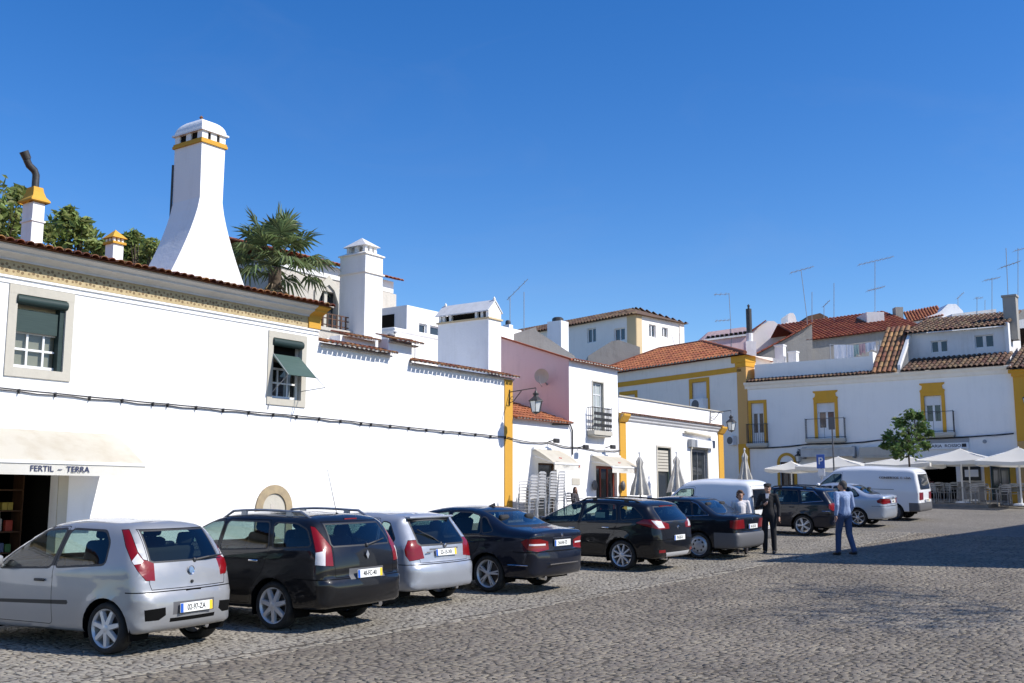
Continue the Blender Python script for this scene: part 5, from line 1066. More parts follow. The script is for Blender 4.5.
def table_at(s, q, label):
    c = gsq(s, q, .13); t_ = thing('terrace_table', label, 'table', Matrix.Translation(c) @ Matrix.Rotation(ANG, 4, 'Z'), 'square tables on the restaurant terrace'); M = WM[t_.name]
    m = MB(M); m.rbox((0, 0, .735), .75, .75, .03, .01); m.build('table_top', 'zinc', t_); m = MB(M); m.lathe([(.025, .02), (.025, .72)], 8); m.box(-.3, .3, -.02, .02, 0, .03); m.box(-.02, .02, -.3, .3, 0, .032); m.build('pedestal', 'zinc', t_)
tbl = [('left', 936, 38.0), ('middle', 951, 38.4), ('right', 978, 38.2), ('edge', 1010, 38.0), ('edge2', 1021, 38.6)]
names = {'left': 'first table from the left in front of the dark opening', 'middle': 'second table from the left in front of the dark opening', 'right': 'table before the mural band and menu board', 'edge': 'table before the yellow-framed door', 'edge2': 'table at the right frame edge under the rightmost parasol'}
short = {'left': 'first table from left before the dark opening', 'middle': 'second table from left before the dark opening', 'right': 'table before the menu board', 'edge': 'table before the yellow-framed door', 'edge2': 'table under the rightmost parasol'}
for key, u, s in tbl:
    q, _ = hit(BK, u, 490, s - 41.7); table_at(s, q, 'square metal ' + names[key])
    for i, (ds_, dq_, f, w_) in enumerate(((-.62, -.12, pi / 2 + pi, 'street side'), (.62, .05, pi / 2, 'wall side'), (-.05, .62, 0, 'right side'), (.02, -.62, pi, 'left side'))):
        if key == 'edge2' and i > 1: continue
        terrace_chair(s + ds_, q + dq_, f + random.uniform(-.2, .2), '%s chair at the %s' % (w_, short[key]))
# stacked white chairs: four stacks side by side
st0 = None
for j, (s, q, n, lab) in enumerate(((17.62, .85, 8, 'leftmost'), (18.2, .8, 9, 'second from left'), (18.8, .85, 9, 'third from left'), (19.4, .8, 9, 'rightmost'))):
    for k in range(n):
        M = chair_at(gsq(s + random.uniform(-.02, .02) + k * .002, q + k * .004, .1 + k * .10), ANG + pi / 2 + random.uniform(-.04, .04) + pi / 2)
        lb = 'white metal chair in the %s tall chair stack against the lean-to wall' % lab; g = 'stacked chairs, %s stack' % lab
        if st0 is None: st0 = thing('stacked_chair', lb, 'chair', M, g); chair_parts(st0, M, 'chair_alloy', 'chair_alloy', True)
        else: dup(st0, M, lb, g)
# ================= signs and poles
g0 = gsq(31.0, 9.1); q_, z_ = hit(BK, 821, 462, 33.5 - 41.7); p = gsq(33.5, q_, 0)
ps = thing('parking_sign', 'blue parking sign with white P on a thin grey post', 'sign', p); m = MB(Matrix.Translation(p)); zt = z_ - p.z + .33; m.lathe([(.03, 0), (.03, zt - .02)], 8); m.build('post', 'zinc', ps)
FS = Matrix.Translation(p) @ Matrix.Rotation(ANG - pi / 2, 4, 'Z'); m = MB(FS); m.rbox((0, -.05, zt - .31), .36, .03, .6, .015, 1); m.build('sign_plate', 'sign_blue', ps); text(ps, 'lettering', 'P', .42, face_frame(FS @ V((0, -.068, zt - .3)), FS.to_3x3() @ V((1, 0, 0))), 'sign_white', .003, True)
m = MB(FS); m.rbox((.02, -.05, zt - .78), .3, .03, .3, .01, 1); m.build('lower_plate', 'sign_white', ps)
q_, z_ = hit(BK, 832, 425, 34.5 - 41.7); p = gsq(34.5, q_); sp = thing('sign_post', 'tall grey post with the back of a small traffic sign, right of the blue sign', 'sign', p); m = MB(Matrix.Translation(p)); m.lathe([(.035, 0), (.035, z_ - p.z + .3)], 8); m.build('post', 'grey_plastic', sp); FS = Matrix.Translation(p) @ Matrix.Rotation(ANG - pi / 2, 4, 'Z'); m = MB(FS); m.box(-.14, .14, -.05, -.03, z_ - p.z - .2, z_ - p.z + .35); m.build('sign_plate', 'grey_plastic', sp)
# ================= laundry on the roof terrace
z_ = 9.85; q0_, _ = hit(BK, 834, 350, 3.0); q1_, _ = hit(BK, 876, 350, 3.0)
m = MB(BK); m.tube([(q0_ - .2, 3.0, z_ + .12), ((q0_ + q1_) / 2, 3.0, z_ - .02), (q1_ + .2, 3.0, z_ + .1)], .012, 4); m.tube([(q0_ - .2, 3, 7.95), (q0_ - .2, 3, z_ + .15)], .03, 6); m.tube([(q1_ + .2, 3, 7.95), (q1_ + .2, 3, z_ + .15)], .03, 6); solo(m, 'clothes_line', 'grey_paint', 'clothes line strung across the roof terrace', 'clothes line', BK @ Matrix.Translation(((q0_ + q1_) / 2, 3, z_)))
mottled('cloth_white', (.78, .78, .80), (.66, .67, .70), 2, rough=.95, bump=.6, bscale=5, dist=.05); plain('cloth_pink', (.65, .42, .40), rough=.95); plain('cloth_blue', (.20, .28, .36), rough=.95); plain('cloth_green', (.42, .52, .46), rough=.95)
for a, b, d, mat, lb in ((0, .3, .95, 'cloth_white', 'long white sheet at the left end of the clothes line'), (.31, .47, .75, 'cloth_white', 'white shirt second on the clothes line'), (.48, .6, .6, 'cloth_green', 'pale green cloth at the middle of the clothes line'), (.61, .75, .55, 'cloth_pink', 'pinkish cloth on the clothes line'), (.76, 1, .45, 'cloth_white', 'small white cloth at the right end of the clothes line')):
    m = MB(BK); n = 10; rows = []
    for k in range(5):
        rows.append([(q0_ + (q1_ - q0_) * (a + (b - a) * i / n), 3.0 + .05 * sin(i * 1.3 + a * 9) * (k + .5) / 4, z_ - abs((a + (b - a) * i / n) - .5) * -.14 - d * k / 4 * (1 + .12 * sin(i * .8))) for i in range(n + 1)])
    pts = [p for r_ in rows for p in r_]; f_ = [(k * (n + 1) + i, (k + 1) * (n + 1) + i, (k + 1) * (n + 1) + i + 1, k * (n + 1) + i + 1) for k in range(4) for i in range(n)]
    m.add(pts, f_); m.add([(x, y + .012, z) for x, y, z in pts], [tuple(reversed(t_)) for t_ in f_]); solo(m, 'hanging_laundry', mat, lb, 'laundry', BK @ Matrix.Translation((q0_ + (q1_ - q0_) * (a + b) / 2, 3, z_)), None, 60)
# ================= roof aerials
def aerial(label, u, v0, v1, Y, bars, lean=0):
    b = atY(u + lean, v1, Y); t_ = atY(u, v0, Y); b2 = V((b.x, b.y, b.z - 2.5)); h = thing('roof_aerial', label, 'antenna', b2); m = MB(); m.tube([b2, b, t_], .022, 5); m.build('mast', 'grey_paint', h)
    for (v, l, r, tilt, els) in bars:
        m = MB(); a = atY(u - l, v + tilt, Y); c = atY(u + r, v - tilt * r / max(l, 1), Y); m.tube([a, c], .018, 4)
        for k in range(els): p = a.lerp(c, (k + .3) / els); m.tube([p + V((0, -.55, 0)), p + V((0, .55, 0))], .01, 4); m.tube([p - V((0, 0, .12)), p + V((0, 0, .12))], .008, 4)
        m.build('crossbar', 'grey_paint', h)
    return h
aerial('large comb aerial with two crossbars, tallest above the bright red roof', 875, 262, 312, 70, [(261, 17, 19, 4, 7), (289, 8, 10, 2, 5)])
aerial('slanted mast with one long faint crossbar left of the bright red roof', 801, 270, 318, 70, [(270, 11, 13, 3, 5)], 6)
aerial('short plain mast right of the slanted one', 812, 292, 320, 71, [])
aerial('plain vertical mast over the left end of the bright red roof', 834, 283, 322, 71, [])
aerial('small stub aerial beside the dark hipped roof', 824, 306, 320, 72, [(306, 1, 6, 1, 2)])
aerial('angular aerial with two arms on the pinkish house', 729, 293, 330, 72, [(294, 15, 0, 0.5, 3), (320, 14, 2, 1, 4)], 2)
aerial('double-pole aerial left of the hill house', 510, 296, 325, 60, [(297, 3, 18, 3, 4)]); aerial('slim mast beside the double-pole aerial', 524, 292, 325, 60, [])
aerial('tall mast rising beside the dark chimney at the right', 1006, 248, 318, 66, [(266, 6, 14, 2, 5)], 3); aerial('small aerial left of the dark chimney', 992, 278, 312, 74, [(279, 8, 8, 1.5, 4)])
aerial('thin mast with short bar above the low white house', 977, 297, 315, 80, [(298, 2, 6, 0, 2)]); aerial('tiny mast behind the white gable', 958, 297, 315, 84, [(298, 1, 6, 1, 2)])
aerial('tiny mast between low house and dark chimney', 985, 300, 314, 82, [])
aerial('mast with bare rods at the right frame edge', 1018, 248, 318, 72, [(250, 4, 8, 1, 2)])
# ================= bird on the coping
bc = SQ @ V((12.35, .55, 6.55)); bd = solo((lambda m: (m.ball(bc + V((0, 0, .1)), .13, .07, .07, 10), m.ball(bc + V((.11, -.0, .18)), .045, n=8), m.tube([bc + V((-.1, 0, .1)), bc + V((-.27, 0, .05))], [.04, .02], 6), m.tube([bc + V((.14, 0, .18)), bc + V((.2, 0, .17))], [.015, .003], 5), m.tube([bc + V((0, .02, .0)), bc + V((0, .02, .05))], .008, 4), m.tube([bc + V((0, -.02, .0)), bc + V((0, -.02, .05))], .008, 4), m)[-1])(MB()), 'pigeon', 'grey_paint', 'grey pigeon sitting on the tile coping below the tall white chimney', 'bird', tuple(bc), None, 60)
# ================= trees
def leaves(mb, centers, n, size, rs, flat=.5):
    vs = []; fs = []
    for _ in range(n):
        c, r = rs.choice(centers); d = V((rs.gauss(0, 1), rs.gauss(0, 1), rs.gauss(0, 1))).normalized(); p = V(c) + d * (r * rs.random() ** .45)
        a = V((rs.gauss(0, 1), rs.gauss(0, 1), rs.gauss(0, .6))).normalized(); b = a.cross(V((rs.gauss(0, 1), rs.gauss(0, 1), rs.gauss(0, 1)))).normalized(); s = size * rs.uniform(.6, 1.35); cth = a.cross(b) * s * .18
        o = len(vs); vs += [p - a * s, p + b * s * .42 + cth, p + a * s, p - b * s * .42 + cth]; fs.append((o, o + 1, o + 2, o + 3))
    mb.add(vs, fs)
def tree(label, base, h_trunk, clumps, nleaf, lsize, seed, mat='leaf', r0=.16, group=None, cat='tree'):
    rs = random.Random(seed); base = V(base); t_ = thing('leafy_tree', label, cat, base, group)
    m = MB(); top = base + V((rs.uniform(-.1, .1), rs.uniform(-.1, .1), h_trunk)); m.tube([base - V((0, 0, .1)), base.lerp(top, .5) + V((.04, .02, 0)), top], [r0, r0 * .75, r0 * .55], 8)
    for c, r in clumps:
        c = V(c); mid = top.lerp(c, .5) + V((rs.uniform(-.2, .2), rs.uniform(-.2, .2), -.1)) * r; m.tube([top - V((0, 0, .1)), mid, c], [r0 * .45, r0 * .3, r0 * .08], 5)
        for _ in range(3):
            d = V((rs.gauss(0, 1), rs.gauss(0, 1), rs.gauss(.3, .7))).normalized(); m.tube([mid, c + d * r * .8], [r0 * .16, r0 * .04], 4)
    m.build('trunk', 'bark', t_, 60)
    m = MB(); leaves(m, [(c, r * 1.12) for c, r in clumps], nleaf, lsize, rs); m.build('crown', mat, t_); return t_
def clumps_from(pixels, Y, rs, jd=.8):
    out = []
    for u, v, r in pixels: p = atY(u, v, Y + rs.uniform(-jd, jd)); out.append((tuple(p), r * Y / FPX))
    return out
rs = random.Random(11)
# young street tree before the restaurant
cp = clumps_from([(908, 425, 12), (898, 436, 12), (918, 437, 11), (903, 449, 10), (914, 450, 9), (892, 445, 6), (910, 415, 6), (923, 427, 6), (888, 437, 5), (926, 446, 4), (907, 438, 12), (900, 423, 6), (920, 416, 4), (930, 433, 3), (884, 446, 3), (897, 452, 6)], 43, rs, .5)
tb = atY(911, 505, 43); tree('young round-crowned street tree in front of the restaurant balcony', (tb.x, tb.y, gz(tb.y)), 2.6, cp, 1150, .13, 5, 'leaf_young', .06)
# garden trees behind the white house
def back_tree(label, Y, px, u, n, seed):
    px = [(a, b, c * 1.18) for a, b, c in px]; n = int(n * .62); r_ = random.Random(seed); c_ = clumps_from(px, Y, r_, 1.2); b = atY(u, 300, Y); tree(label, (b.x, b.y, gz(b.y)), 6.5, c_, n, .16, seed, 'leaf', .2)
back_tree('leafy green tree behind the stovepipe chimney at the left edge', 33, [(0, 205, 22), (15, 225, 20), (-15, 225, 25), (5, 240, 22), (-25, 205, 22), (18, 195, 8)], -2, 2300, 21)
back_tree('leafy green tree between the stovepipe chimney and the small yellow-capped chimney', 35, [(64, 222, 12), (75, 234, 16), (55, 240, 16), (90, 243, 12), (68, 214, 6), (84, 228, 8), (45, 232, 8), (100, 248, 7)], 70, 2100, 22)
back_tree('leafy green tree between the small yellow-capped chimney and the tall flared chimney', 37, [(132, 245, 12), (140, 254, 14), (124, 255, 10), (152, 246, 7), (150, 258, 10), (134, 237, 5)], 136, 1500, 23)
# fan palm
pb = atY(272, 300, 33); cpz = atY(275, 268, 33); pr_ = thing('fan_palm', 'fan palm with green crown and dry hanging fronds behind the white house roof', 'palm', (pb.x, pb.y, gz(pb.y)))
m = MB(); m.tube([(pb.x, pb.y, gz(pb.y)), (pb.x + .1, pb.y, cpz.z * .5), tuple(cpz)], [.28, .2, .2], 10); m.build('trunk', 'bark', pr_, 60)
def fan(mb, c, d, rs, L=.95, nb=26, stalk=.9, droop=.25):
    d = V(d).normalized(); c = V(c); e = c + d * stalk; mb.tube([c, c.lerp(e, .5) + V((0, 0, .05)), e], [.03, .022, .015], 4)
    side = d.cross(V((0, 0, 1)));
    if side.length < .05: side = V((1, 0, 0))
    side.normalize(); up = side.cross(d)
    for i in range(nb):
        a = R(-125 + 250 * i / (nb - 1)); dd = (d * cos(a) + side * sin(a)).normalized(); ln = L * (.72 + .28 * cos(a * .6)) * rs.uniform(.88, 1.08); w_ = .05; sd_ = (up.cross(dd)).normalized() * w_
        p1 = e + dd * ln * .5 + up * .05 * rs.uniform(-1, 1); p2 = e + dd * ln - V((0, 0, droop * ln * rs.uniform(.5, 1.3)))
        mb.add([e, p1 - sd_ + up * .02, p2, p1 + sd_ + up * .02, p1 - up * .012], [(0, 1, 4), (0, 4, 3), (1, 2, 4), (4, 2, 3)])
rs = random.Random(5)
m = MB()
for i in range(33):
    az = i * 2.39996 + rs.uniform(-.2, .2); el = R(82 - 100 * (i / 33) ** .85 + rs.uniform(-10, 10)); d = V((cos(az) * cos(el), sin(az) * cos(el), sin(el))); fan(m, cpz + V((0, 0, .1)), d, rs, rs.uniform(.7, .9), 20, rs.uniform(.85, 1.35), .15 + .4 * i / 33)
m.build('fronds', 'palm_leaf', pr_)
m = MB()
for i in range(22):
    az = i * 2.39996; el = R(-25 - 45 * rs.random()); d = V((cos(az) * cos(el), sin(az) * cos(el), sin(el))); fan(m, cpz - V((0, 0, .25 + .5 * rs.random())), d, rs, .7, 16, rs.uniform(.6, 1.1), .9)
m.build('dead_fronds', 'palm_dead', pr_)
# shading trees on the right of the square, out of frame
for bx0, by0, sd_, lb in ((20.6, 11.5, 10, 'one'),):
    r_ = random.Random(sd_); b0 = V((bx0, by0, gz(by0))); cl_ = [((bx0 + r_.uniform(-.5, .5), by0 + r_.uniform(-2.6, 2.6), 14.0 + r_.uniform(-.7, .8)), r_.uniform(.9, 1.4)) for _ in range(9)]
    tree('tall sparse street tree on the right side of the square', b0, 12.6, cl_, 900, .11, sd_, 'leaf', .05)
# ================= car builder: one smooth half shell, cut along real panel lines into parts, then mirrored
def catmull(pts, step=.045):
    """pts: (x, z, r[, corner]) -> dense samples (x, z, r)"""
    P = [V((p[0], p[1], p[2])) for p in pts]; corner = [len(p) > 3 and p[3] for p in pts]; out = []
    n = len(P)
    for i in range(n - 1):
        p1, p2 = P[i], P[i + 1]
        p0 = P[i - 1] if i > 0 and not corner[i] else p1 * 2 - p2
        p3 = P[i + 2] if i < n - 2 and not corner[i + 1] else p2 * 2 - p1
        d = hypot(p2.x - p1.x, p2.y - p1.y); k = max(2, int(d / step + .5))
        d0 = max(hypot(p1.x - p0.x, p1.y - p0.y), 1e-4); d2 = max(hypot(p3.x - p2.x, p3.y - p2.y), 1e-4)
        m1 = ((p1 - p0) / d0 * d + (p2 - p1)) * .5; m2 = ((p2 - p1) + (p3 - p2) / d2 * d) * .5
        for j in range(k):
            t = j / k; t2 = t * t; t3 = t2 * t
            out.append(p1 * (2 * t3 - 3 * t2 + 1) + m1 * (t3 - 2 * t2 + t) + p2 * (3 * t2 - 2 * t3) + m2 * (t3 - t2))
    out.append(P[-1]); return [(p.x, p.y, max(p.z, .02)) for p in out]
def interp(tab, x):
    if x <= tab[0][0]: return tab[0][1]
    for (a, b), (c, d) in zip(tab, tab[1:]):
        if x <= c:
            t = (x - a) / (c - a); return b + (d - b) * t
    return tab[-1][1]
def offset_poly(poly, d):
    n = len(poly); A = sum(poly[i][0] * poly[(i + 1) % n][1] - poly[(i + 1) % n][0] * poly[i][1] for i in range(n)); s = 1 if A > 0 else -1; out = []
    for i in range(n):
        p0 = V((*poly[i - 1], 0)); p1 = V((*poly[i], 0)); p2 = V((*poly[(i + 1) % n], 0)); e1 = (p1 - p0).normalized(); e2 = (p2 - p1).normalized()
        n1 = V((e1.y, -e1.x, 0)) * s; n2 = V((e2.y, -e2.x, 0)) * s; b = (n1 + n2)
        k = b.length_squared / 2; b = b / max(k, .35) * 1.0
        out.append((p1.x + b.x * d, p1.y + b.y * d))
    return out
def inside(poly, x, y):
    c = False; j = len(poly) - 1
    for i in range(len(poly)):
        (xi, yi), (xj, yj) = poly[i], poly[j]
        if (yi > y) != (yj > y) and x < (xj - xi) * (y - yi) / (yj - yi) + xi: c = not c
        j = i
    return c
def round_poly(poly, r, n=3):
    out = []; k = len(poly)
    for i in range(k):
        p0, p1, p2 = V(poly[i - 1]), V(poly[i]), V(poly[(i + 1) % k])
        a = p1 + (p0 - p1).normalized() * min(r, (p0 - p1).length * .45); b = p1 + (p2 - p1).normalized() * min(r, (p2 - p1).length * .45)
        for j in range(n + 1):
            t = j / n; out.append(tuple((a * (1 - t) ** 2 + p1 * 2 * t * (1 - t) + b * t * t)))
    return out
class Shell:
    def __init__(s, chain, hw, belt, tum=.34, rear_taper=(.05, .9), front_taper=(.09, 1.2), crown=(.05, .035, .10), arches=(), bulge=.012, vprof=None, nj=12):
        s.hw = hw; s.belt = belt; s.tum = tum; s.rt = rear_taper; s.ft = front_taper; s.arches = arches; s.bulge = bulge
        s.vprof = vprof or [(.15, .93), (.3, .965), (.45, .99), (.6, 1.0), (.75, .998), (.88, .985), (1.2, .955)]
        c = catmull(chain); s.x0 = min(p[0] for p in c); s.x1 = max(p[0] for p in c)
        a, b = c[-1], c[0]; nb = int(hypot(a[0] - b[0], a[1] - b[1]) / .08)
        bottom = [(a[0] + (b[0] - a[0]) * i / nb, a[1] + (b[1] - a[1]) * i / nb, .04) for i in range(1, nb)]
        o = c + bottom; s.o = o; n = len(o)
        O = np.array([(p[0], p[1]) for p in o]); Rr = np.array([p[2] for p in o]); s.O = O; s.Rr = Rr
        # smooth the radii along the outline
        for _ in range(3): Rr = (np.roll(Rr, 1) + 2 * Rr + np.roll(Rr, -1)) / 4
        s.Rr = Rr
        nx = []
        for i in range(n):
            t = O[(i + 1) % n] - O[i - 1]; t = t / (np.linalg.norm(t) + 1e-9); nx.append((-t[1], t[0]))      # outward for a clockwise outline
        nx = np.array(nx); s.nx = nx
        pts = [tuple(p) for p in O]; used = {}
        def key(p, h=.022): return (int(p[0] / h), int(p[1] / h))
        for p in pts: used[key(p)] = 1
        cand = []
        for f in (.06, .2, .42, .7, 1.0):
            for i in range(n):
                d = Rr[i] * f
                if d < .008: continue
                q = O[i] - nx[i] * d; cand.append((q[0], q[1], d))
        gx_ = np.arange(s.x0, s.x1, .075); gz_ = np.arange(.1, 2.2, .065)
        for xx in gx_:
            for zz in gz_: cand.append((xx, zz, -1))
        poly = [tuple(p) for p in O]
        cp = np.array([(c_[0], c_[1]) for c_ in cand]); D = np.sqrt(((cp[:, None, :] - O[None]) ** 2).sum(2)); md = D.min(1); s.extra = []
        inner = []
        for k, (x, z, d) in enumerate(cand):
            if d > 0 and md[k] < .88 * d: continue
            if d < 0 and md[k] < .06: continue
            kk = key((x, z), .022 if d > 0 else .045)
            kq = ('g',) + kk if d < 0 else kk
            if kq in used or key((x, z)) in used: continue
            if not inside(poly, x, z): continue
            used[kq] = 1; used[key((x, z))] = 1; inner.append((x, z))
        allp = [V(p) for p in pts + inner]
        res = delaunay_2d_cdt(allp, [], [list(range(n))], 1, 1e-5)
        vco, _, faces = res[0], res[1], res[2]
        bm = bmesh.new(); vs = [bm.verts.new((p.x, s.W(p.x, p.y), p.y)) for p in vco]
        for f in faces:
            if len(f) < 3: continue
            a_, b_, c_ = [vco[i] for i in f[:3]]; ar = (b_ - a_).cross(c_ - a_)
            idx = list(f) if ar < 0 else list(reversed(f))
            try: bm.faces.new([vs[i] for i in idx])
            except ValueError: pass
        # strip across the car from the centre line to the outline
        cr, ct, cf = crown; rows = []
        for i in range(n):
            we = s.W(O[i][0], O[i][1]); nxx, nzz = nx[i]
            c_ = cr * max(0, -nxx) ** 1.5 + ct * max(0, nzz) ** 1.5 + cf * max(0, nxx) ** 1.5
            rows.append([bm.verts.new((O[i][0] + nxx * c_ * (1 - (j / nj) ** 2), we * j / nj, O[i][1] + nzz * c_ * (1 - (j / nj) ** 2))) for j in range(nj + 1)])
        for i in range(n):
            k = (i + 1) % n
            for j in range(nj):
                bm.faces.new((rows[i][j], rows[k][j], rows[k][j + 1], rows[i][j + 1]))
        bmesh.ops.remove_doubles(bm, verts=bm.verts[:], dist=2e-4)
        s.bm = bm; s.tag = bm.faces.layers.int.new('tag'); s.names = {'body': 0}
        bm.normal_update()
    def W(s, x, z):
        d2 = (s.O[:, 0] - x) ** 2 + (s.O[:, 1] - z) ** 2; w = np.exp(-(d2 - d2.min()) / (.05 ** 2)); i = d2.argmin(); d = sqrt(d2[i])
        r = float((w * s.Rr).sum() / w.sum()); zb = interp(s.belt, x)
        f = interp(s.vprof, z if z < zb else zb); y = s.hw * f
        if z > zb: y -= s.tum * (z - zb) + .10 * (z - zb) ** 2
        y += s.bulge * math.exp(-((z - zb + .07) / .035) ** 2) * .5
        ra, rl = s.rt; fa, fl = s.ft
        if x < s.x0 + rl: y -= s.hw * ra * ((s.x0 + rl - x) / rl) ** 2
        if x > s.x1 - fl: y -= s.hw * fa * ((x - s.x1 + fl) / fl) ** 2
        for ax, az, ar in s.arches:
            e = hypot(x - ax, z - az) - ar
            if z < zb: y += .014 * math.exp(-(e / .05) ** 2)
        if d < r: y -= r * (1 - sqrt(max(0, 1 - (1 - d / r) ** 2)))
        return max(y, .02)
    def cut(s, poly, view, name, only=('body',), ang=0, lim=None):
        """re-label the faces seen inside poly from a view; view: side / rear / front / diag / all"""
        Z = V((0, 0, 1)); t = s.names.setdefault(name, len(s.names)); ok = {s.names[o] for o in only if o in s.names}
        if view in ('side', 'all'): U = V((1, 0, 0)); D = V((0, 1, 0)); th = .22
        elif view == 'rear': U = V((0, 1, 0)); D = V((-1, 0, 0)); th = .10
        elif view == 'front': U = V((0, 1, 0)); D = V((1, 0, 0)); th = .10
        else: U = V((sin(R(ang)), cos(R(ang)), 0)); D = V((-cos(R(ang)), sin(R(ang)), 0)); th = .12
        lay = s.tag; bm = s.bm
        us = [p[0] for p in poly]; zs = [p[1] for p in poly]; u0, u1, z0, z1 = min(us), max(us), min(zs), max(zs)
        def good(f):
            if f[lay] not in ok: return False
            if view != 'all' and f.normal.dot(D) < th: return False
            if lim and not (lim[0] <= f.calc_center_median().x <= lim[1]): return False
            return True
        def bb(f):
            uu = [v.co.dot(U) for v in f.verts]; zz = [v.co.z for v in f.verts]; return min(uu), max(uu), min(zz), max(zz)
        e = 1e-5
        cand = []
        for f in bm.faces:
            if good(f):
                a, b, c, d = bb(f)
                if a <= u1 + e and b >= u0 - e and c <= z1 + e and d >= z0 - e: cand.append(f)
        n = len(poly)
        for i in range(n):
            (ua, za), (ub, zb) = poly[i], poly[(i + 1) % n]
            if hypot(ua - ub, za - zb) < 1e-6: continue
            lo_u, hi_u, lo_z, hi_z = min(ua, ub) - e, max(ua, ub) + e, min(za, zb) - e, max(za, zb) + e; sub = []
            for f in cand:
                a, b, c, d = bb(f)
                if a <= hi_u and b >= lo_u and c <= hi_z and d >= lo_z: sub.append(f)
            if not sub: continue
            no = (U * (zb - za) - Z * (ub - ua)).normalized(); co = U * ua + Z * za
            ss = set(sub); geom = list(sub) + list({ed for f in sub for ed in f.edges}) + list({v for f in sub for v in f.verts})
            r = bmesh.ops.bisect_plane(bm, geom=geom, dist=1e-6, plane_co=co, plane_no=no)
            cs = set(c for c in cand if c.is_valid)
            for g in r['geom']:
                if isinstance(g, bmesh.types.BMFace) and g.is_valid: cs.add(g)
            cand = [f for f in cs if f[lay] in ok]
        for f in cand:
            if f.is_valid:
                c = f.calc_center_median()
                if inside(poly, c.dot(U), c.z): f[lay] = t
    def panel(s, poly, view, name, gap=.007, only=('body',), **k):
        s.cut(offset_poly(poly, gap), view, 'gap', only, **k); s.cut(poly, view, name, ('gap',), **k)
    def glazing(s, poly, view, name, trim=.022, only=('body',), **k):
        s.cut(offset_poly(poly, trim), view, 'trim', only, **k); s.cut(poly, view, name, ('trim',), **k)
    def extract(s, names, sides, mats):
        """mesh (verts, faces, material indices) of the named regions; sides: +1, -1 or 0 for both"""
        out = bmesh.new(); lay = s.tag
        for sg in ((1, -1) if sides == 0 else (sides,)):
            mp = {}
            for f in s.bm.faces:
                for k, nm in enumerate(names):
                    if nm in s.names and f[lay] == s.names[nm]:
                        vs = []
                        for v in f.verts:
                            if v not in mp: mp[v] = out.verts.new((v.co.x, v.co.y * sg, v.co.z))
                            vs.append(mp[v])
                        if sg < 0: vs.reverse()
                        try: nf = out.faces.new(vs); nf.material_index = k; nf.smooth = True
                        except ValueError: pass
        if sides == 0: bmesh.ops.remove_doubles(out, verts=[v for v in out.verts if abs(v.co.y) < .002], dist=3e-4)
        return out
def emit(bm, name, mats, parent, sharp=38, solid=0):
    me = bpy.data.meshes.new(name); bm.to_mesh(me); bm.free()
    for m in mats: me.materials.append(MAT[m])
    me.set_sharp_from_angle(angle=R(sharp)); o = bpy.data.objects.new(name, me); COL.objects.link(o); o.parent = parent; WM[o.name] = WM[parent.name]
    if solid:
        md = o.modifiers.new('thickness', 'SOLIDIFY'); md.thickness = solid; md.offset = -1
    return o
def rim_mesh(mb, r, style, M, w=.19):
    mb.lathe([(r * .66, -w), (r * .70, -.03), (r * .74, -.005), (r * .745, .0), (r * .70, -.012), (r * .67, -.03)], 40, M)      # barrel and lip
    n, kind = style
    if kind == 'cap':
        mb.lathe([(r * .68, -.02), (r * .60, .004), (r * .50, .012), (r * .49, .010)], 40, M); mb.lathe([(r * .36, .012), (r * .30, .018), (r * .12, .022), (.001, .02)], 40, M)
        for i in range(n):
            a = 2 * pi * i / n; T = M @ Matrix.Rotation(a, 4, 'Z'); h = r * .07
            mb.add([(r * .34, -h, .012), (r * .34, h, .012), (r * .52, h * 1.7, .008), (r * .52, -h * 1.7, .008)], [(0, 1, 2, 3)], T)
    else:
        mb.lathe([(r * .13, -.05), (r * .15, .0), (r * .10, .008), (.001, .008)], 20, M)
        for i in range(n):
            for o in ((0,) if kind != 'double' else (-1, 1)):
                T = M @ Matrix.Rotation(2 * pi * i / n + pi / 2 + o * .12, 4, 'Z'); a0, a1 = (r * .10, r * .07) if kind == 'wide' else ((r * .05, r * .04) if kind != 'double' else (r * .045, r * .035))
                x0, x1 = r * .10, r * .70
                mb.add([(x0, -a0, .0), (x0, a0, .0), (x1, a1, -.008), (x1, -a1, -.008), (x0, -a0 * 1.25, -.04), (x0, a0 * 1.25, -.04), (x1, a1 * 1.4, -.05), (x1, -a1 * 1.4, -.05)],
                       [(0, 1, 2, 3), (4, 0, 3, 7), (1, 5, 6, 2), (2, 6, 7, 3)], T)
def add_wheel(root, L, x, side, r, hw, style, w=.2, mat='alloy', steer=0.0, camz=0):
    """one wheel: rim part with its tyre and brake disc as sub-parts"""
    T = L @ Matrix.Translation((x, side * (hw - .035), r)) @ Matrix.Rotation(steer, 4, 'Z') @ Matrix.Rotation(-side * pi / 2, 4, 'X') @ Matrix.Rotation(random.uniform(0, 1), 4, 'Z')
    m = MB(); rim_mesh(m, r, style, T, w); wh = m.build('wheel', mat, root, 35)
    m = MB(T); pr = [(r * .735, -w), (r * .90, -w - .005), (r * .985, -w + .03), (r, -w * .5), (r * .985, -.025), (r * .94, .002), (r * .86, .008), (r * .76, .0), (r * .735, -.01)]; m.lathe(pr, 48); m.build('tyre', 'tyre', wh, 50)
    m = MB(T); m.lathe([(r * .55, -.085), (r * .2, -.08), (.001, -.075)], 28); m.build('brake_disc', 'brake', wh)
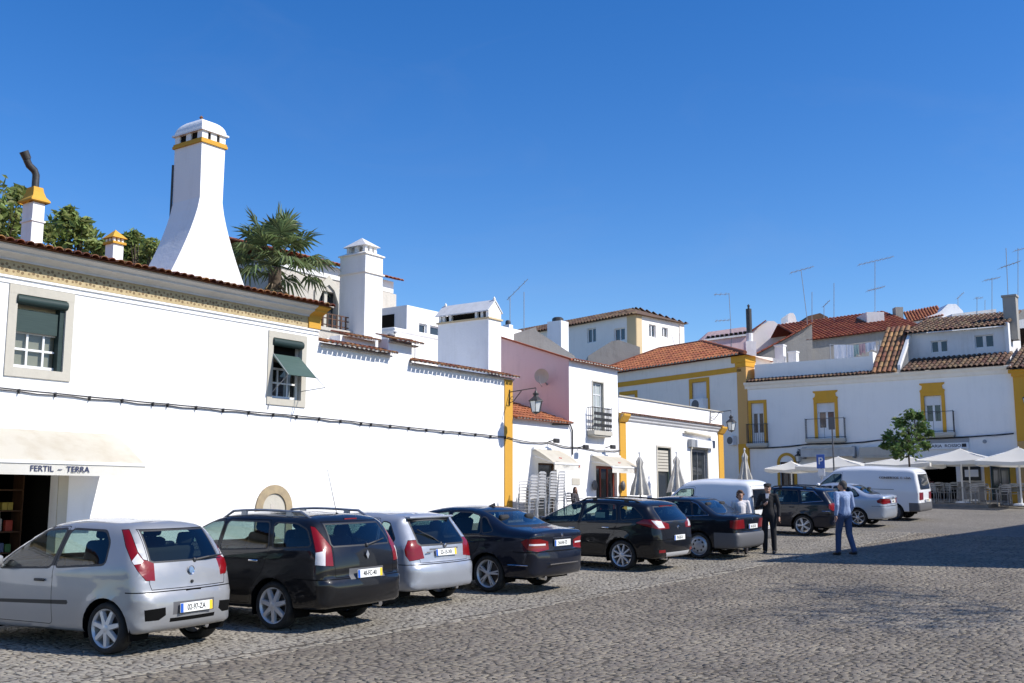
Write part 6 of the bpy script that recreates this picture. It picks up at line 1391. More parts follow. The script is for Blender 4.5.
def plate(root, L, x, y, z, body, w=.52, h=.11, tilt=0.0, yellow=True):
    """number plate on the tail, facing rearwards"""
    M = L @ Matrix.Translation((x, y, z)) @ Matrix.Rotation(tilt, 4, 'Y')
    m = MB(M); m.rbox((-.006, 0, 0), .012, w, h, .004, 1); p = m.build('number_plate', 'plate_white', root)
    m = MB(M); m.box(-.0145, -.0125, w / 2 - .045, w / 2 - .003, -h / 2 + .003, h / 2 - .003); m.build('plate_band', 'plate_blue', p)
    if yellow: m = MB(M); m.box(-.0145, -.0125, -w / 2 + .003, -w / 2 + .05, -h / 2 + .003, h / 2 - .003); m.build('plate_date_strip', 'plate_yellow', p)
    text(p, 'lettering', body, h * .82, M @ Matrix(((0, 0, -1, -.0135), (-1, 0, 0, .005), (0, 1, 0, -.002), (0, 0, 0, 1))), 'black_letter', .001, True, .82)
def car(name, label, cat, M, sp):
    """M: matrix from car space (x forward from rear axle, y left, z up) to world"""
    root = thing(name, label, cat, M); hw = sp['hw']; rw = sp.get('rw', .31); wb = sp['wb']; L = M
    ar = rw + .055
    sh = Shell(sp['chain'], hw, sp['belt'], sp.get('tum', .34), sp.get('rt', (.05, .9)), sp.get('ft', (.09, 1.2)), sp.get('crown', (.05, .035, .10)), ((0, rw, ar), (wb, rw, ar)), sp.get('bulge', .012), sp.get('vprof'))
    pm = sp['paint']; parts_pair = []; parts_mid = []
    for k, x in enumerate((0, wb)):
        sh.cut([(x + ar * cos(2 * pi * i / 28), rw * .98 + ar * sin(2 * pi * i / 28)) for i in range(28)], 'side', 'hole')
    for poly in sp.get('windows', []): sh.glazing(round_poly(poly, .05), 'side', 'window%d' % len(parts_pair), sp.get('trim', .02)); parts_pair.append(('window%d' % len(parts_pair), 'side_window', sp.get('glass', 'car_glass')))
    rg = sp.get('rear_glass')
    if rg:
        full = [(-.02, rg[0][1])] + list(rg) + [(-.02, rg[-1][1])]
        sh.glazing(full, 'rear', 'rearglass', sp.get('rtrim', .03), lim=(sh.x0 - .1, sp.get('rg_lim', .8))); parts_mid.append(('rearglass', 'rear_window', sp.get('rglass', sp.get('glass', 'car_glass'))))
    wsx = sp.get('windscreen')
    if wsx:
        full = [(-.02, wsx[0][1])] + list(wsx) + [(-.02, wsx[-1][1])]
        sh.glazing(full, 'front', 'windscreen', .02, lim=(wb * .3, 9)); parts_mid.append(('windscreen', 'windscreen', 'car_glass'))
    for k, (ang, poly, mat) in enumerate(sp.get('tails', [])):
        sh.panel(poly, 'diag', 'tail%d' % k, .006, ang=ang, lim=(sh.x0 - .1, .5)); parts_pair.append(('tail%d' % k, 'tail_light', mat))
        for (poly2, mat2) in sp.get('tail_sub', {}).get(k, []):
            nm = 'tail%d_%s%d' % (k, mat2, len(parts_pair)); sh.cut(poly2, 'diag', nm, ('tail%d' % k,), ang=ang); parts_pair.append((nm, 'lamp_segment', mat2))
    hl = sp.get('headlight')
    if hl: sh.panel(hl, 'side', 'head', .006); parts_pair.append(('head', 'headlight', 'lens_clear'))
    for poly in sp.get('holes_rear', []): sh.cut(poly, 'rear', 'gap', lim=(sh.x0 - .1, 0))
    for poly, mat in sp.get('rear_panels', []): nm = 'rp' + mat; sh.cut(poly, 'rear', nm, lim=(sh.x0 - .1, 0)); parts_mid.append((nm, 'rear_trim_panel', mat)) if (nm, 'rear_trim_panel', mat) not in parts_mid else None
    for poly, mat in sp.get('diag_panels', []):
        nm = 'dp%s%d' % (mat, len(parts_pair)); sh.cut(poly, 'diag', nm, ang=sp.get('dang', 40), lim=(sh.x0 - .1, 0)); parts_pair.append((nm, 'bumper_insert', mat))
    bz = sp.get('bumper')
    if bz:
        xx, zt, mat = bz; sh.cut([(sh.x0 - .2, zt), (xx, zt - .0), (xx, zt + .012), (sh.x0 - .2, zt + .012)], 'all', 'gap'); sh.cut([(sh.x0 - .2, -.1), (xx, -.1), (xx, zt), (sh.x0 - .2, zt)], 'all', 'bumper'); parts_mid.append(('bumper', 'rear_bumper', mat))
    tg = sp.get('tailgate')
    if tg:
        full = [(-.02, tg[0][1])] + list(tg) + [(-.02, tg[-1][1])]; sh.panel(full, 'rear', 'tailgate', .008, only=('body', 'trim') if sp.get('tg_trim') else ('body',), lim=(sh.x0 - .1, sp.get('tg_lim', .3))); parts_mid.append(('tailgate', sp.get('tg_name', 'tailgate'), pm))
    for k, poly in enumerate(sp.get('doors', [])): sh.panel(round_poly(poly, .05), 'side', 'door%d' % k, .007); parts_pair.append(('door%d' % k, 'door', pm))
    for poly, mat in sp.get('side_panels', []): nm = 'sp%s%d' % (mat, len(parts_pair)); sh.cut(poly, 'side', nm, ('body',) + tuple('door%d' % k for k in range(4))); parts_pair.append((nm, 'side_moulding', mat))
    body = emit(sh.extract(['body', 'trim', 'gap'], 0, None), 'body', [pm, 'black_plastic', 'gap'], root)
    for nm, on, mat in parts_mid:
        b = sh.extract([nm], 0, None)
        if len(b.faces): emit(b, on, [mat], root)
        else: b.free()
    lamps = {}
    for nm, on, mat in parts_pair:
        for sg in (1, -1):
            b = sh.extract([nm], sg, None)
            if len(b.faces) == 0: b.free(); continue
            par = root
            if on == 'lamp_segment': par = lamps.get((nm.split('_')[0], sg), root)
            o = emit(b, on, [mat], par)
            if on == 'tail_light': lamps[(nm, sg)] = o
            if on == 'door':
                k = int(nm[4:]); hx, hz = sp['handles'][k]; m = MB(L); yy = sh.W(hx, hz) * sg
                m.rbox((hx, yy + sg * .014, hz), .17, .03, .032, .012); m.build('handle', sp.get('handle_mat', pm), o, 50)
    # underside, wheel wells, cabin
    m = MB(L); zf = sp.get('zfloor', .27); m.box(sh.x0 + .25, sh.x1 - .3, -hw + .3, hw - .3, zf - .04, zf + .1)
    for x in (0, wb):
        for sg in (1, -1):
            T = Matrix.Translation((x, sg * (hw - .012 if 0 else hw - .05), rw * .98)) @ Matrix.Rotation(sg * pi / 2, 4, 'X'); m.lathe([(ar + .02, -.0), (ar + .02, .30), (.001, .30)], 24, T, a0=-.35 if sg > 0 else -.35, a1=pi + .35) if sg > 0 else m.lathe([(ar + .02, 0), (ar + .02, .30), (.001, .30)], 24, T, a0=pi - .35, a1=2 * pi + .35)
    m.build('underbody', 'gap', root)
    cx0, cx1 = sp['cabin']; sx = cx1 - 1.05; m = MB(L); zs = zf + .12
    m.box(cx0, cx1 + .1, -hw + .16, hw - .16, zs - .08, zs - .02); m.rbox((cx1 + .02, 0, zs + .42), .45, 2 * hw - .3, .3, .08); it = m.build('cabin_trim', 'seat_cloth', root)
    st = sp.get('seats', 'seat_cloth'); rows = [(sx - .0, .37), (sx - .0, -.37)] + sp.get('more_seats', [])
    for (x, y) in rows:
        m = MB(L); m.rbox((x, y, zs + .22), .5, .48, .2, .07); T = Matrix.Translation((x - .27, y, zs + .3)) @ Matrix.Rotation(R(-14), 4, 'Y'); m.rbox((0, 0, .28), .14, .46, .62, .06, 2, T); m.rbox((.0, 0, .70), .10, .26, .19, .045, 2, T); m.box(-.015, .015, -.07, -.05, .5, .64, T); m.box(-.015, .015, .05, .07, .5, .64, T); m.build('seat', st, root, 60)
    if sp.get('bench', True):
        bx = sp.get('bench_x', sx - .85); m = MB(L); m.rbox((bx, 0, zs + .2), .5, 2 * hw - .5, .2, .07); T = Matrix.Translation((bx - .27, 0, zs + .28)) @ Matrix.Rotation(R(-16), 4, 'Y'); m.rbox((0, 0, .26), .14, 2 * hw - .5, .56, .06, 2, T)
        for y in (-.4, .4): m.rbox((0, y, .62), .09, .26, .16, .04, 2, T)
        m.build('rear_bench', st, root, 60)
    m = MB(L); T = Matrix.Translation((sx + .48, .37, zs + .5)) @ Matrix.Rotation(R(65), 4, 'Y')
    ring = [(cos(2 * pi * i / 20) * .18, sin(2 * pi * i / 20) * .18, 0) for i in range(21)]; m.tube(ring, .016, 6, T, caps=False); m.box(-.17, .17, -.02, .02, -.02, .02, T); m.build('steering_wheel', 'black_plastic', root)
    for x in (0, wb):
        for sg in (1, -1): add_wheel(root, L, x, sg, rw, hw, sp['rim'], sp.get('tw', .2), sp.get('rim_mat', 'alloy'))
    # mirrors, plate, wiper, extras
    mx, mz = sp.get('mirror', (wb * .72, .98))
    for sg in (1, -1):
        m = MB(L); y = sh.W(mx, mz) * sg; m.rbox((mx - .02, y + sg * .12, mz + .07), .10, .2, .14, .04); m.tube([(mx, y - sg * .02, mz), (mx, y + sg * .08, mz + .04)], .025, 6); m.build('wing_mirror', sp.get('mirror_mat', pm), root, 50)
    if 'plate' in sp: x, y, z, bd, tl = sp['plate']; plate(root, L, x, y, z, bd, sp.get('plate_w', .52), .11, tl, sp.get('plate_yellow', True))
    if 'wiper' in sp:
        (p0, p1) = sp['wiper']; m = MB(L); m.tube([p0, V(p0).lerp(V(p1), .5) + V((-.03, 0, .01)), p1], [.016, .012, .008], 5); m.ball(p0, .03, n=8); m.tube([V(p0).lerp(V(p1), .25) + V((-.005, 0, 0)), V(p1) + (V(p1) - V(p0)) * .2], .009, 4); m.build('rear_wiper', 'black_plastic', root)
    for kind, mat, fn in sp.get('extras', []):
        m = MB(L); fn(m, sh); m.build(kind, mat, root, 45)
    sh.bm.free(); root['_x0'] = sh.x0; del root['_x0']
    return root
def car_matrix(u, v, hw, yaw=0.0, rw=.31):
    """place a car so the outer foot of its rear left tyre stands on the ground under pixel-measured point (u, v)"""
    g = ground(u, v); return car_at(g, hw, yaw)
def car_at(g, hw, yaw=0.0, left=True):
    h = -NN; a = R(yaw); h = V((h.x * cos(a) - h.y * sin(a), h.x * sin(a) + h.y * cos(a), 0)); lf = V((-h.y, h.x, 0))
    k = .93; o = V((g.x, g.y, 0)) - lf * (hw - .05) * k; o.z = gz(o.y) + .010      # one scene unit is about 1.08 m
    f = o + h * 2.6; f.z = gz(f.y) + .012; ll = o + lf * .8; ll.z = gz(ll.y) + .012
    X = (f - o).normalized(); Y = (ll - o).normalized(); Zv = X.cross(Y).normalized(); Y = Zv.cross(X)
    Mx = Matrix((X, Y, Zv)).transposed().to_4x4(); Mx.translation = o; return Mx @ Matrix.Scale(k, 4)
# ================= the parked cars
def rail(xa, xb, y0, dz=.05):
    def fn(m, sh):
        for sg in (1, -1):
            pts = []
            for i in range(9):
                x = xa + (xb - xa) * i / 8; zt = ztop(sh, x); e = min(i, 8 - i); pts.append((x, sg * (y0 + .0), zt + (dz if e > 0 else -.02)))
            m.tube(pts, [.012] + [.02] * 7 + [.012], 6)
            for i in (2, 6): m.box(pts[i][0] - .05, pts[i][0] + .05, pts[i][1] - .015, pts[i][1] + .015, pts[i][2] - dz - .03, pts[i][2])
    return fn
def ztop(sh, x):
    best = -1
    O = sh.O
    for i in range(len(O)):
        a, b = O[i], O[(i + 1) % len(O)]
        if (a[0] - x) * (b[0] - x) <= 0 and abs(a[0] - b[0]) > 1e-9: best = max(best, a[1] + (b[1] - a[1]) * (x - a[0]) / (b[0] - a[0]))
    return best
def rod(x, y, l, lean=.35):
    def fn(m, sh): z = ztop(sh, x); m.ball((x, y, z + .02), .03, n=8); m.tube([(x, y, z + .02), (x - lean * l, y, z + l)], [.006, .003], 5)
    return fn
def fin(x):
    def fn(m, sh): z = ztop(sh, x) + .03; m.prism([(x + .08, -.02, z), (x - .08, -.02, z), (x - .07, -.02, z + .06)], (0, .04, 0))
    return fn
def disc(x, z, r, col=None):
    def fn(m, sh): m.lathe([(r, 0), (r * .9, .012), (.001, .014)], 20, Matrix.Translation((x, 0, z)) @ Matrix.Rotation(-pi / 2, 4, 'Y'))
    return fn
def boxes(*bs):
    def fn(m, sh):
        for b in bs: m.box(*b)
    return fn
def pipe(x, y, z, r=.03):
    def fn(m, sh): m.tube([(x + .25, y, z), (x, y, z - .01)], r, 10)
    return fn
# ---- small silver three-door hatchback
u_ = lambda X: .68 - (X - 355) / 291
sp = dict(hw=.815, wb=2.46, rw=.295, paint='paint_silver', rt=(.07, .8), ft=(.12, 1.1), tum=.36,
  chain=[(-.40, .24, .05), (-.505, .27, .10), (-.55, .38, .20), (-.565, .52, .22), (-.55, .63, .20), (-.525, .685, .17), (-.505, .72, .15), (-.47, .88, .15), (-.42, 1.02, .14), (-.33, 1.18, .13), (-.20, 1.365, .12), (-.17, 1.40, .12), (-.08, 1.445, .13), (.3, 1.478, .14), (.9, 1.478, .14), (1.25, 1.43, .13), (1.65, 1.20, .10), (2.0, .98, .10), (2.45, .89, .14), (2.85, .77, .2), (3.1, .62, .25), (3.2, .45, .28), (3.18, .3, .2), (3.05, .2, .08)],
  belt=[(-.5, 1.02), (0, .99), (1.0, .95), (2.2, .90)],
  windows=[[(.06, 1.02), (.86, .965), (.80, 1.385), (.22, 1.375), (.10, 1.26)], [(.95, .96), (1.85, .925), (1.72, 1.07), (1.24, 1.36), (.90, 1.39)]],
  rear_glass=[(.50, 1.045), (.535, 1.06), (.49, 1.38)], rtrim=.02, windscreen=[(.62, 1.02), (.58, 1.40)],
  tails=[(36, [(u_(412), 1.40), (u_(432), 1.405), (u_(455), 1.16), (u_(472), 1.07), (u_(508), 1.04), (u_(513), .83), (u_(482), .84), (u_(455), .95), (u_(436), 1.06), (u_(420), 1.22)], 'lens_red')],
  tail_sub={0: [([(u_(436), 1.06), (u_(455), 1.14), (u_(474), 1.055), (u_(466), 1.03), (u_(440), 1.02)], 'lens_clear')]},
  bumper=(-.30, .70, 'paint_silver'), tailgate=[(.58, .735), (.60, .80), (.52, 1.40)], tg_lim=.1,
  doors=[[(.88, .30), (1.95, .30), (2.02, .55), (1.95, .93), (1.22, 1.40), (.86, 1.425), (.90, .95)]], handles=[(1.10, .80)], handle_mat='black_plastic',
  trim=.026, side_panels=[([(.845, .975), (.955, .965), (.91, 1.385), (.79, 1.385)], 'black_plastic'), ([(.62, .585), (1.95, .54), (1.95, .50), (.62, .535), (.60, .56)], 'black_plastic'), ([(2.1, .53), (2.16, .53), (2.16, .50), (2.1, .50)], 'black_plastic')],
  diag_panels=[([(u_(478), .515), (u_(550), .53), (u_(552), .44), (u_(528), .39), (u_(482), .39)], 'gap')], dang=36,
  headlight=[(2.75, .70), (3.08, .60), (3.12, .50), (2.95, .52)], cabin=(.0, 2.0), bench_x=.42, mirror=(1.82, .93), rim=(7, 'wide'), rim_mat='alloy',
  plate=(-.628, 0, .505, '02-97-ZA', R(3)), wiper=((-.47, -.10, 1.03), (-.47, -.52, 1.07)),
  rear_panels=[([(-.02, .58), (.33, .58), (.33, .435), (-.02, .435)], 'grey_plastic'), ([(-.02, .40), (.36, .40), (.36, .355), (-.02, .355)], 'gap')],
  extras=[('badge', 'badge_blue', disc(-.525, .92, .04)), ('badge_ring', 'chrome', lambda m, sh: m.lathe([(.045, 0), (.055, .008), (.052, -.004)], 20, Matrix.Translation((-.522, 0, .92)) @ Matrix.Rotation(-pi / 2, 4, 'Y'))), ('lock', 'black_plastic', disc(-.545, .79, .02)), ('tailgate_pull', 'gap', boxes((-.58, -.55, -.12, .12, .685, .705))), ('script_badge', 'chrome', boxes((-.50, -.49, .33, .46, .745, .765), (-.50, -.49, -.46, -.34, .745, .765))), ('exhaust', 'chrome', pipe(-.48, -.35, .25))])
car('silver_hatchback', 'small silver three-door hatchback with tall red tail lights, nearest car at the left', 'car', car_matrix(104.5, 656, .815, 7.5), sp)
# ---- black estate with roof rails
def uu(hw, ang, Xw, sc): return lambda X: hw * cos(R(ang)) - (X - Xw) / sc
u_ = uu(.86, 42, 372, 300)
sp = dict(hw=.888, wb=2.69, rw=.32, paint='paint_black', rt=(.06, .9), tum=.27,
  chain=[(-.72, .30, .05), (-.87, .33, .10), (-.91, .45, .18), (-.915, .58, .18), (-.895, .66, .15), (-.865, .70, .13), (-.86, .82, .13), (-.83, 1.0, .13), (-.79, 1.10, .13), (-.60, 1.38, .11), (-.55, 1.425, .10), (-.46, 1.465, .11), (0, 1.50, .13), (.8, 1.505, .13), (1.25, 1.455, .13), (1.8, 1.21, .1), (2.15, 1.03, .1), (2.6, .95, .14), (3.05, .84, .2), (3.35, .68, .26), (3.47, .48, .28), (3.45, .32, .2), (3.3, .22, .08)],
  belt=[(-.8, 1.08), (0, 1.04), (1.2, .99), (2.4, .95)],
  windows=[[(-.62, 1.12), (.02, 1.08), (.10, 1.40), (-.30, 1.395), (-.5, 1.32)], [(.12, 1.075), (1.02, 1.035), (.98, 1.41), (.20, 1.405)], [(1.10, 1.03), (2.0, .985), (1.9, 1.09), (1.32, 1.385), (1.07, 1.41)]],
  rear_glass=[(.58, 1.115), (.60, 1.14), (.55, 1.385)], rtrim=.02, rglass='car_glass_dark', windscreen=[(.66, 1.07), (.62, 1.42)],
  tails=[(42, [(u_(506), 1.37), (u_(522), 1.36), (u_(585), 1.11), (u_(594), .86), (u_(520), .88), (u_(522), 1.06)], 'lens_red')],
  tail_sub={0: [([(u_(510), 1.03), (u_(560), 1.06), (u_(560), .85), (u_(510), .85)], 'lens_clear')]},
  bumper=(-.45, .68, 'paint_black'), tailgate=[(.60, .71), (.62, .9), (.58, 1.42)], tg_lim=.0,
  doors=[[(.42, .33), (1.02, .33), (1.06, 1.0), (1.02, 1.44), (.17, 1.435), (.09, 1.07), (.20, .75), (.36, .58)], [(1.09, .33), (2.05, .33), (2.14, .6), (2.1, .98), (1.30, 1.42), (1.05, 1.44), (1.09, 1.0)]], handles=[(.35, .90), (1.25, .87)], handle_mat='chrome',
  headlight=[(3.0, .78), (3.3, .68), (3.35, .58), (3.1, .62)], cabin=(-.6, 2.15), bench_x=.35, mirror=(1.95, .98), rim=(7, 'wide'),
  plate=(-.955, 0, .735, '48-FC-40', R(4)), rear_panels=[([(-.02, .81), (.36, .81), (.36, .67), (-.02, .67)], 'grey_plastic')], wiper=((-.85, -.05, 1.10), (-.80, -.42, 1.16)),
  extras=[('roof_rail', 'zinc', rail(-.45, 1.25, .60, .055)), ('roof_aerial_rod', 'black_plastic', rod(-.35, 0, .65, -.3)), ('badge', 'chrome', lambda m, sh: m.prism([(-.91, 0, .92), (-.905, .035, .98), (-.9, 0, 1.04), (-.905, -.035, .98)], (-.012, 0, 0))), ('script_badge', 'chrome', boxes((-.90, -.89, -.09, .09, .865, .885), (-.885, -.875, -.45, -.36, .76, .78))), ('brake_light', 'lens_red', boxes((-.60, -.55, -.13, .13, 1.44, 1.462))), ('exhaust', 'chrome', pipe(-.82, -.42, .29, .04))])
car('black_estate', 'black estate car with silver roof rails, second from the left', 'car', car_matrix(272.5, 631, .888, 4), sp)
# ---- silver five-door hatchback
u_ = uu(.82, 48, 128, 282)
sp = dict(hw=.855, wb=2.60, rw=.305, paint='paint_silver_blue', rt=(.06, .8), tum=.34,
  chain=[(-.52, .26, .05), (-.655, .29, .10), (-.69, .42, .2), (-.70, .56, .22), (-.67, .66, .18), (-.635, .70, .16), (-.61, .82, .16), (-.575, .98, .15), (-.40, 1.24, .12), (-.30, 1.38, .11), (-.28, 1.425, .1), (-.15, 1.455, .12), (.3, 1.485, .14), (.9, 1.48, .14), (1.25, 1.43, .13), (1.75, 1.17, .10), (2.1, .98, .1), (2.6, .90, .14), (3.0, .78, .2), (3.3, .62, .25), (3.4, .45, .28), (3.38, .3, .2), (3.25, .2, .08)],
  belt=[(-.6, 1.0), (0, .98), (1.0, .95), (2.3, .91)],
  windows=[[(-.28, 1.07), (.02, 1.02), (.08, 1.36), (-.08, 1.34)], [(.12, 1.015), (.90, .975), (.86, 1.39), (.18, 1.38)], [(.98, .97), (1.95, .93), (1.8, 1.07), (1.25, 1.36), (.95, 1.39)]],
  rear_glass=[(.52, 1.0), (.56, 1.03), (.50, 1.37)], rtrim=.03, rglass='car_glass_dark', windscreen=[(.64, 1.02), (.60, 1.40)],
  tails=[(48, [(.17, .93), (.12, 1.07), (-.02, 1.075), (-.09, .99), (-.145, .78), (.09, .75), (.155, .84)], 'lens_red')],
  bumper=(-.36, .68, 'paint_silver_blue'), tailgate=[(.58, .715), (.60, .85), (.52, 1.42)], tg_lim=.05,
  doors=[[(.40, .32), (.90, .32), (.94, .98), (.90, 1.42), (.14, 1.41), (.08, 1.0), (.2, .72), (.34, .56)], [(.97, .32), (1.95, .32), (2.05, .6), (2.0, .92), (1.22, 1.40), (.93, 1.42), (.97, .98)]], handles=[(.30, .84), (1.12, .82)],
  headlight=[(2.9, .72), (3.25, .60), (3.28, .50), (3.05, .55)], cabin=(-.2, 2.1), bench_x=.32, mirror=(1.9, .93), rim=(8, 'spoke'),
  plate=(-.675, 0, .86, '23-15-XR', R(7)), wiper=((-.60, .05, 1.0), (-.50, .42, 1.20)), rear_panels=[([(-.02, .93), (.36, .93), (.36, .90), (-.02, .90)], 'grey_plastic')],
  extras=[('spoiler', 'paint_silver_blue', lambda m, sh: m.rbox((-.29, 0, 1.43), .18, 1.1, .04, .018)), ('badge', 'chrome', disc(-.655, .97, .035)), ('bumper_strip', 'grey_plastic', boxes((-.715, -.69, -.5, .5, .53, .55))), ('exhaust', 'chrome', pipe(-.6, -.4, .26)), ('script_badge', 'chrome', boxes((-.675, -.66, .34, .46, .87, .885)))])
car('silver_hatchback', 'silver five-door hatchback with rounded red tail lights, between black estate and dark blue saloon', 'car', car_matrix(380, 607, .855) @ Matrix.Diagonal((1, 1, .965, 1)), sp)
# ---- dark blue saloon
u_ = uu(.85, 53, 588, 253)
sp = dict(hw=.885, wb=2.76, rw=.325, paint='paint_navy', rt=(.07, 1.0), tum=.36, crown=(.06, .03, .1),
  chain=[(-.78, .28, .05), (-.93, .31, .10), (-.985, .45, .2), (-1.0, .60, .22), (-.985, .70, .17), (-.965, .76, .14), (-.955, .88, .13), (-.965, 1.0, .09), (-.95, 1.045, .07), (-.84, 1.075, .10), (-.5, 1.115, .12), (-.30, 1.15, .12), (.15, 1.345, .12), (.40, 1.42, .13), (.75, 1.455, .14), (1.2, 1.445, .14), (1.6, 1.37, .13), (2.0, 1.20, .1), (2.4, 1.03, .1), (2.9, .96, .14), (3.25, .86, .2), (3.48, .70, .25), (3.54, .48, .28), (3.5, .32, .2), (3.38, .22, .08)],
  belt=[(-1.0, 1.0), (0, .985), (1.2, .955), (2.5, .92)],
  windows=[[(-.10, 1.07), (.12, 1.03), (.22, 1.31), (.12, 1.28)], [(.17, 1.025), (.95, .99), (.90, 1.375), (.50, 1.37), (.27, 1.32)], [(1.02, .985), (2.1, .945), (1.95, 1.07), (1.5, 1.31), (1.0, 1.375)]],
  rear_glass=[(.60, 1.165), (.62, 1.18), (.53, 1.385)], rg_lim=.7, rglass='car_glass_dark', windscreen=[(.64, 1.06), (.56, 1.38)],
  tails=[(53, [(-.06, .90), (-.16, .955), (-.40, .95), (-.545, .90), (-.56, .765), (-.36, .735), (-.16, .77)], 'lens_red')],
  tail_sub={0: [([(-.2, .87), (-.5, .865), (-.5, .835), (-.2, .84)], 'lens_clear')]},
  bumper=(-.55, .72, 'paint_navy'), tailgate=[(.50, .74), (.56, .80), (.585, 1.14)], tg_lim=-.2, tg_name='boot_lid',
  doors=[[(.45, .33), (.98, .33), (1.02, .98), (.97, 1.40), (.48, 1.40), (.14, 1.02), (.22, .75), (.38, .58)], [(1.05, .33), (2.12, .33), (2.22, .6), (2.18, .95), (1.5, 1.35), (.99, 1.40), (1.05, .98)]], handles=[(.35, .86), (1.2, .84)],
  headlight=[(3.05, .82), (3.4, .70), (3.45, .58), (3.2, .64)], cabin=(.0, 2.35), bench_x=.42, mirror=(2.0, .95), rim=(5, 'double'),
  plate=(-1.025, 0, .865, '54-HV-73', R(0)), plate_yellow=False,
  extras=[('roof_fin', 'paint_navy', fin(.55)), ('bumper_strip', 'chrome', lambda m, sh: m.tube([(x, sh.W(x, .52) + .004, .50) for x in (-.45, -.6, -.75, -.85)], .008, 5)), ('rear_strip', 'chrome', boxes((-1.075, -1.06, -.45, .45, .50, .52))), ('lid_strip', 'chrome', boxes((-1.03, -1.012, -.3, .3, .945, .965))), ('badge', 'chrome', disc(-1.015, 1.0, .035)), ('exhaust', 'chrome', pipe(-.95, .42, .28, .04))])
car('dark_saloon', 'dark blue saloon with chrome bumper strip and twin-spoke wheels, fourth car from the left', 'car', car_matrix(488, 593, .885), sp)
# ---- black estate with light-topped tail lamps
sp = dict(hw=.90, wb=2.70, rw=.325, paint='paint_black', rt=(.07, 1.0), tum=.30,
  chain=[(-.70, .27, .05), (-.86, .31, .10), (-.905, .45, .2), (-.915, .62, .2), (-.90, .74, .16), (-.885, .85, .16), (-.85, 1.02, .15), (-.60, 1.31, .11), (-.56, 1.375, .10), (-.50, 1.41, .11), (0, 1.465, .13), (.7, 1.495, .14), (1.2, 1.455, .13), (1.75, 1.24, .1), (2.25, 1.02, .1), (2.7, .94, .14), (3.1, .83, .2), (3.4, .68, .26), (3.52, .48, .28), (3.5, .32, .2), (3.35, .22, .08)],
  belt=[(-.8, 1.08), (0, 1.03), (1.2, .98), (2.4, .93)],
  windows=[[(-.52, 1.13), (.0, 1.075), (.08, 1.37), (-.25, 1.345)], [(.12, 1.065), (1.02, 1.02), (.96, 1.41), (.20, 1.385)], [(1.10, 1.015), (2.1, .965), (1.95, 1.09), (1.35, 1.375), (1.06, 1.41)]],
  rear_glass=[(.56, 1.06), (.60, 1.09), (.52, 1.345)], rtrim=.02, rglass='car_glass_dark', windscreen=[(.66, 1.06), (.6, 1.41)],
  tails=[(60, [(.13, 1.02), (-.05, 1.10), (-.38, 1.09), (-.58, 1.0), (-.60, .90), (-.40, .89), (-.1, .95)], 'lens_red')], tail_sub={0: [([(-.2, 1.08), (-.42, 1.06), (-.5, .92), (-.36, .92)], 'lens_clear')]},
  bumper=(-.5, .66, 'paint_black'), tailgate=[(.52, .69), (.60, .85), (.54, 1.38)], tg_lim=0,
  doors=[[(.45, .33), (1.02, .33), (1.06, 1.0), (1.01, 1.44), (.17, 1.42), (.09, 1.05), (.20, .75), (.38, .58)], [(1.09, .33), (2.1, .33), (2.2, .6), (2.16, .96), (1.32, 1.41), (1.05, 1.44), (1.09, 1.0)]], handles=[(.38, .90), (1.25, .87)], handle_mat='chrome',
  headlight=[(3.05, .80), (3.35, .68), (3.4, .58), (3.15, .62)], cabin=(-.55, 2.2), bench_x=.35, mirror=(2.0, .96), rim=(9, 'spoke'),
  plate=(-.955, 0, .70, '70-GS-31', R(0)), plate_w=.5, plate_yellow=False, rear_panels=[([(-.02, .40), (.55, .40), (.50, .31), (-.02, .31)], 'alloy')],
  diag_panels=[([(-.36, .46), (-.5, .46), (-.5, .40), (-.36, .40)], 'lens_dark_red')], dang=60,
  extras=[('roof_rail', 'black_plastic', rail(-.4, 1.2, .62, .03)), ('badge', 'chrome', disc(-.93, .92, .04)), ('brake_light', 'lens_red', boxes((-.63, -.59, -.3, .3, 1.355, 1.375))), ('exhaust', 'chrome', pipe(-.85, .4, .27)), ('window_sticker', 'cloth_green', boxes((.5, .75, .70, .705, 1.10, 1.22)))])
car('black_estate', 'black estate car with silver lower rear trim and white-edged tail lights, fifth from the left', 'car', car_matrix(622, 571, .90), sp)
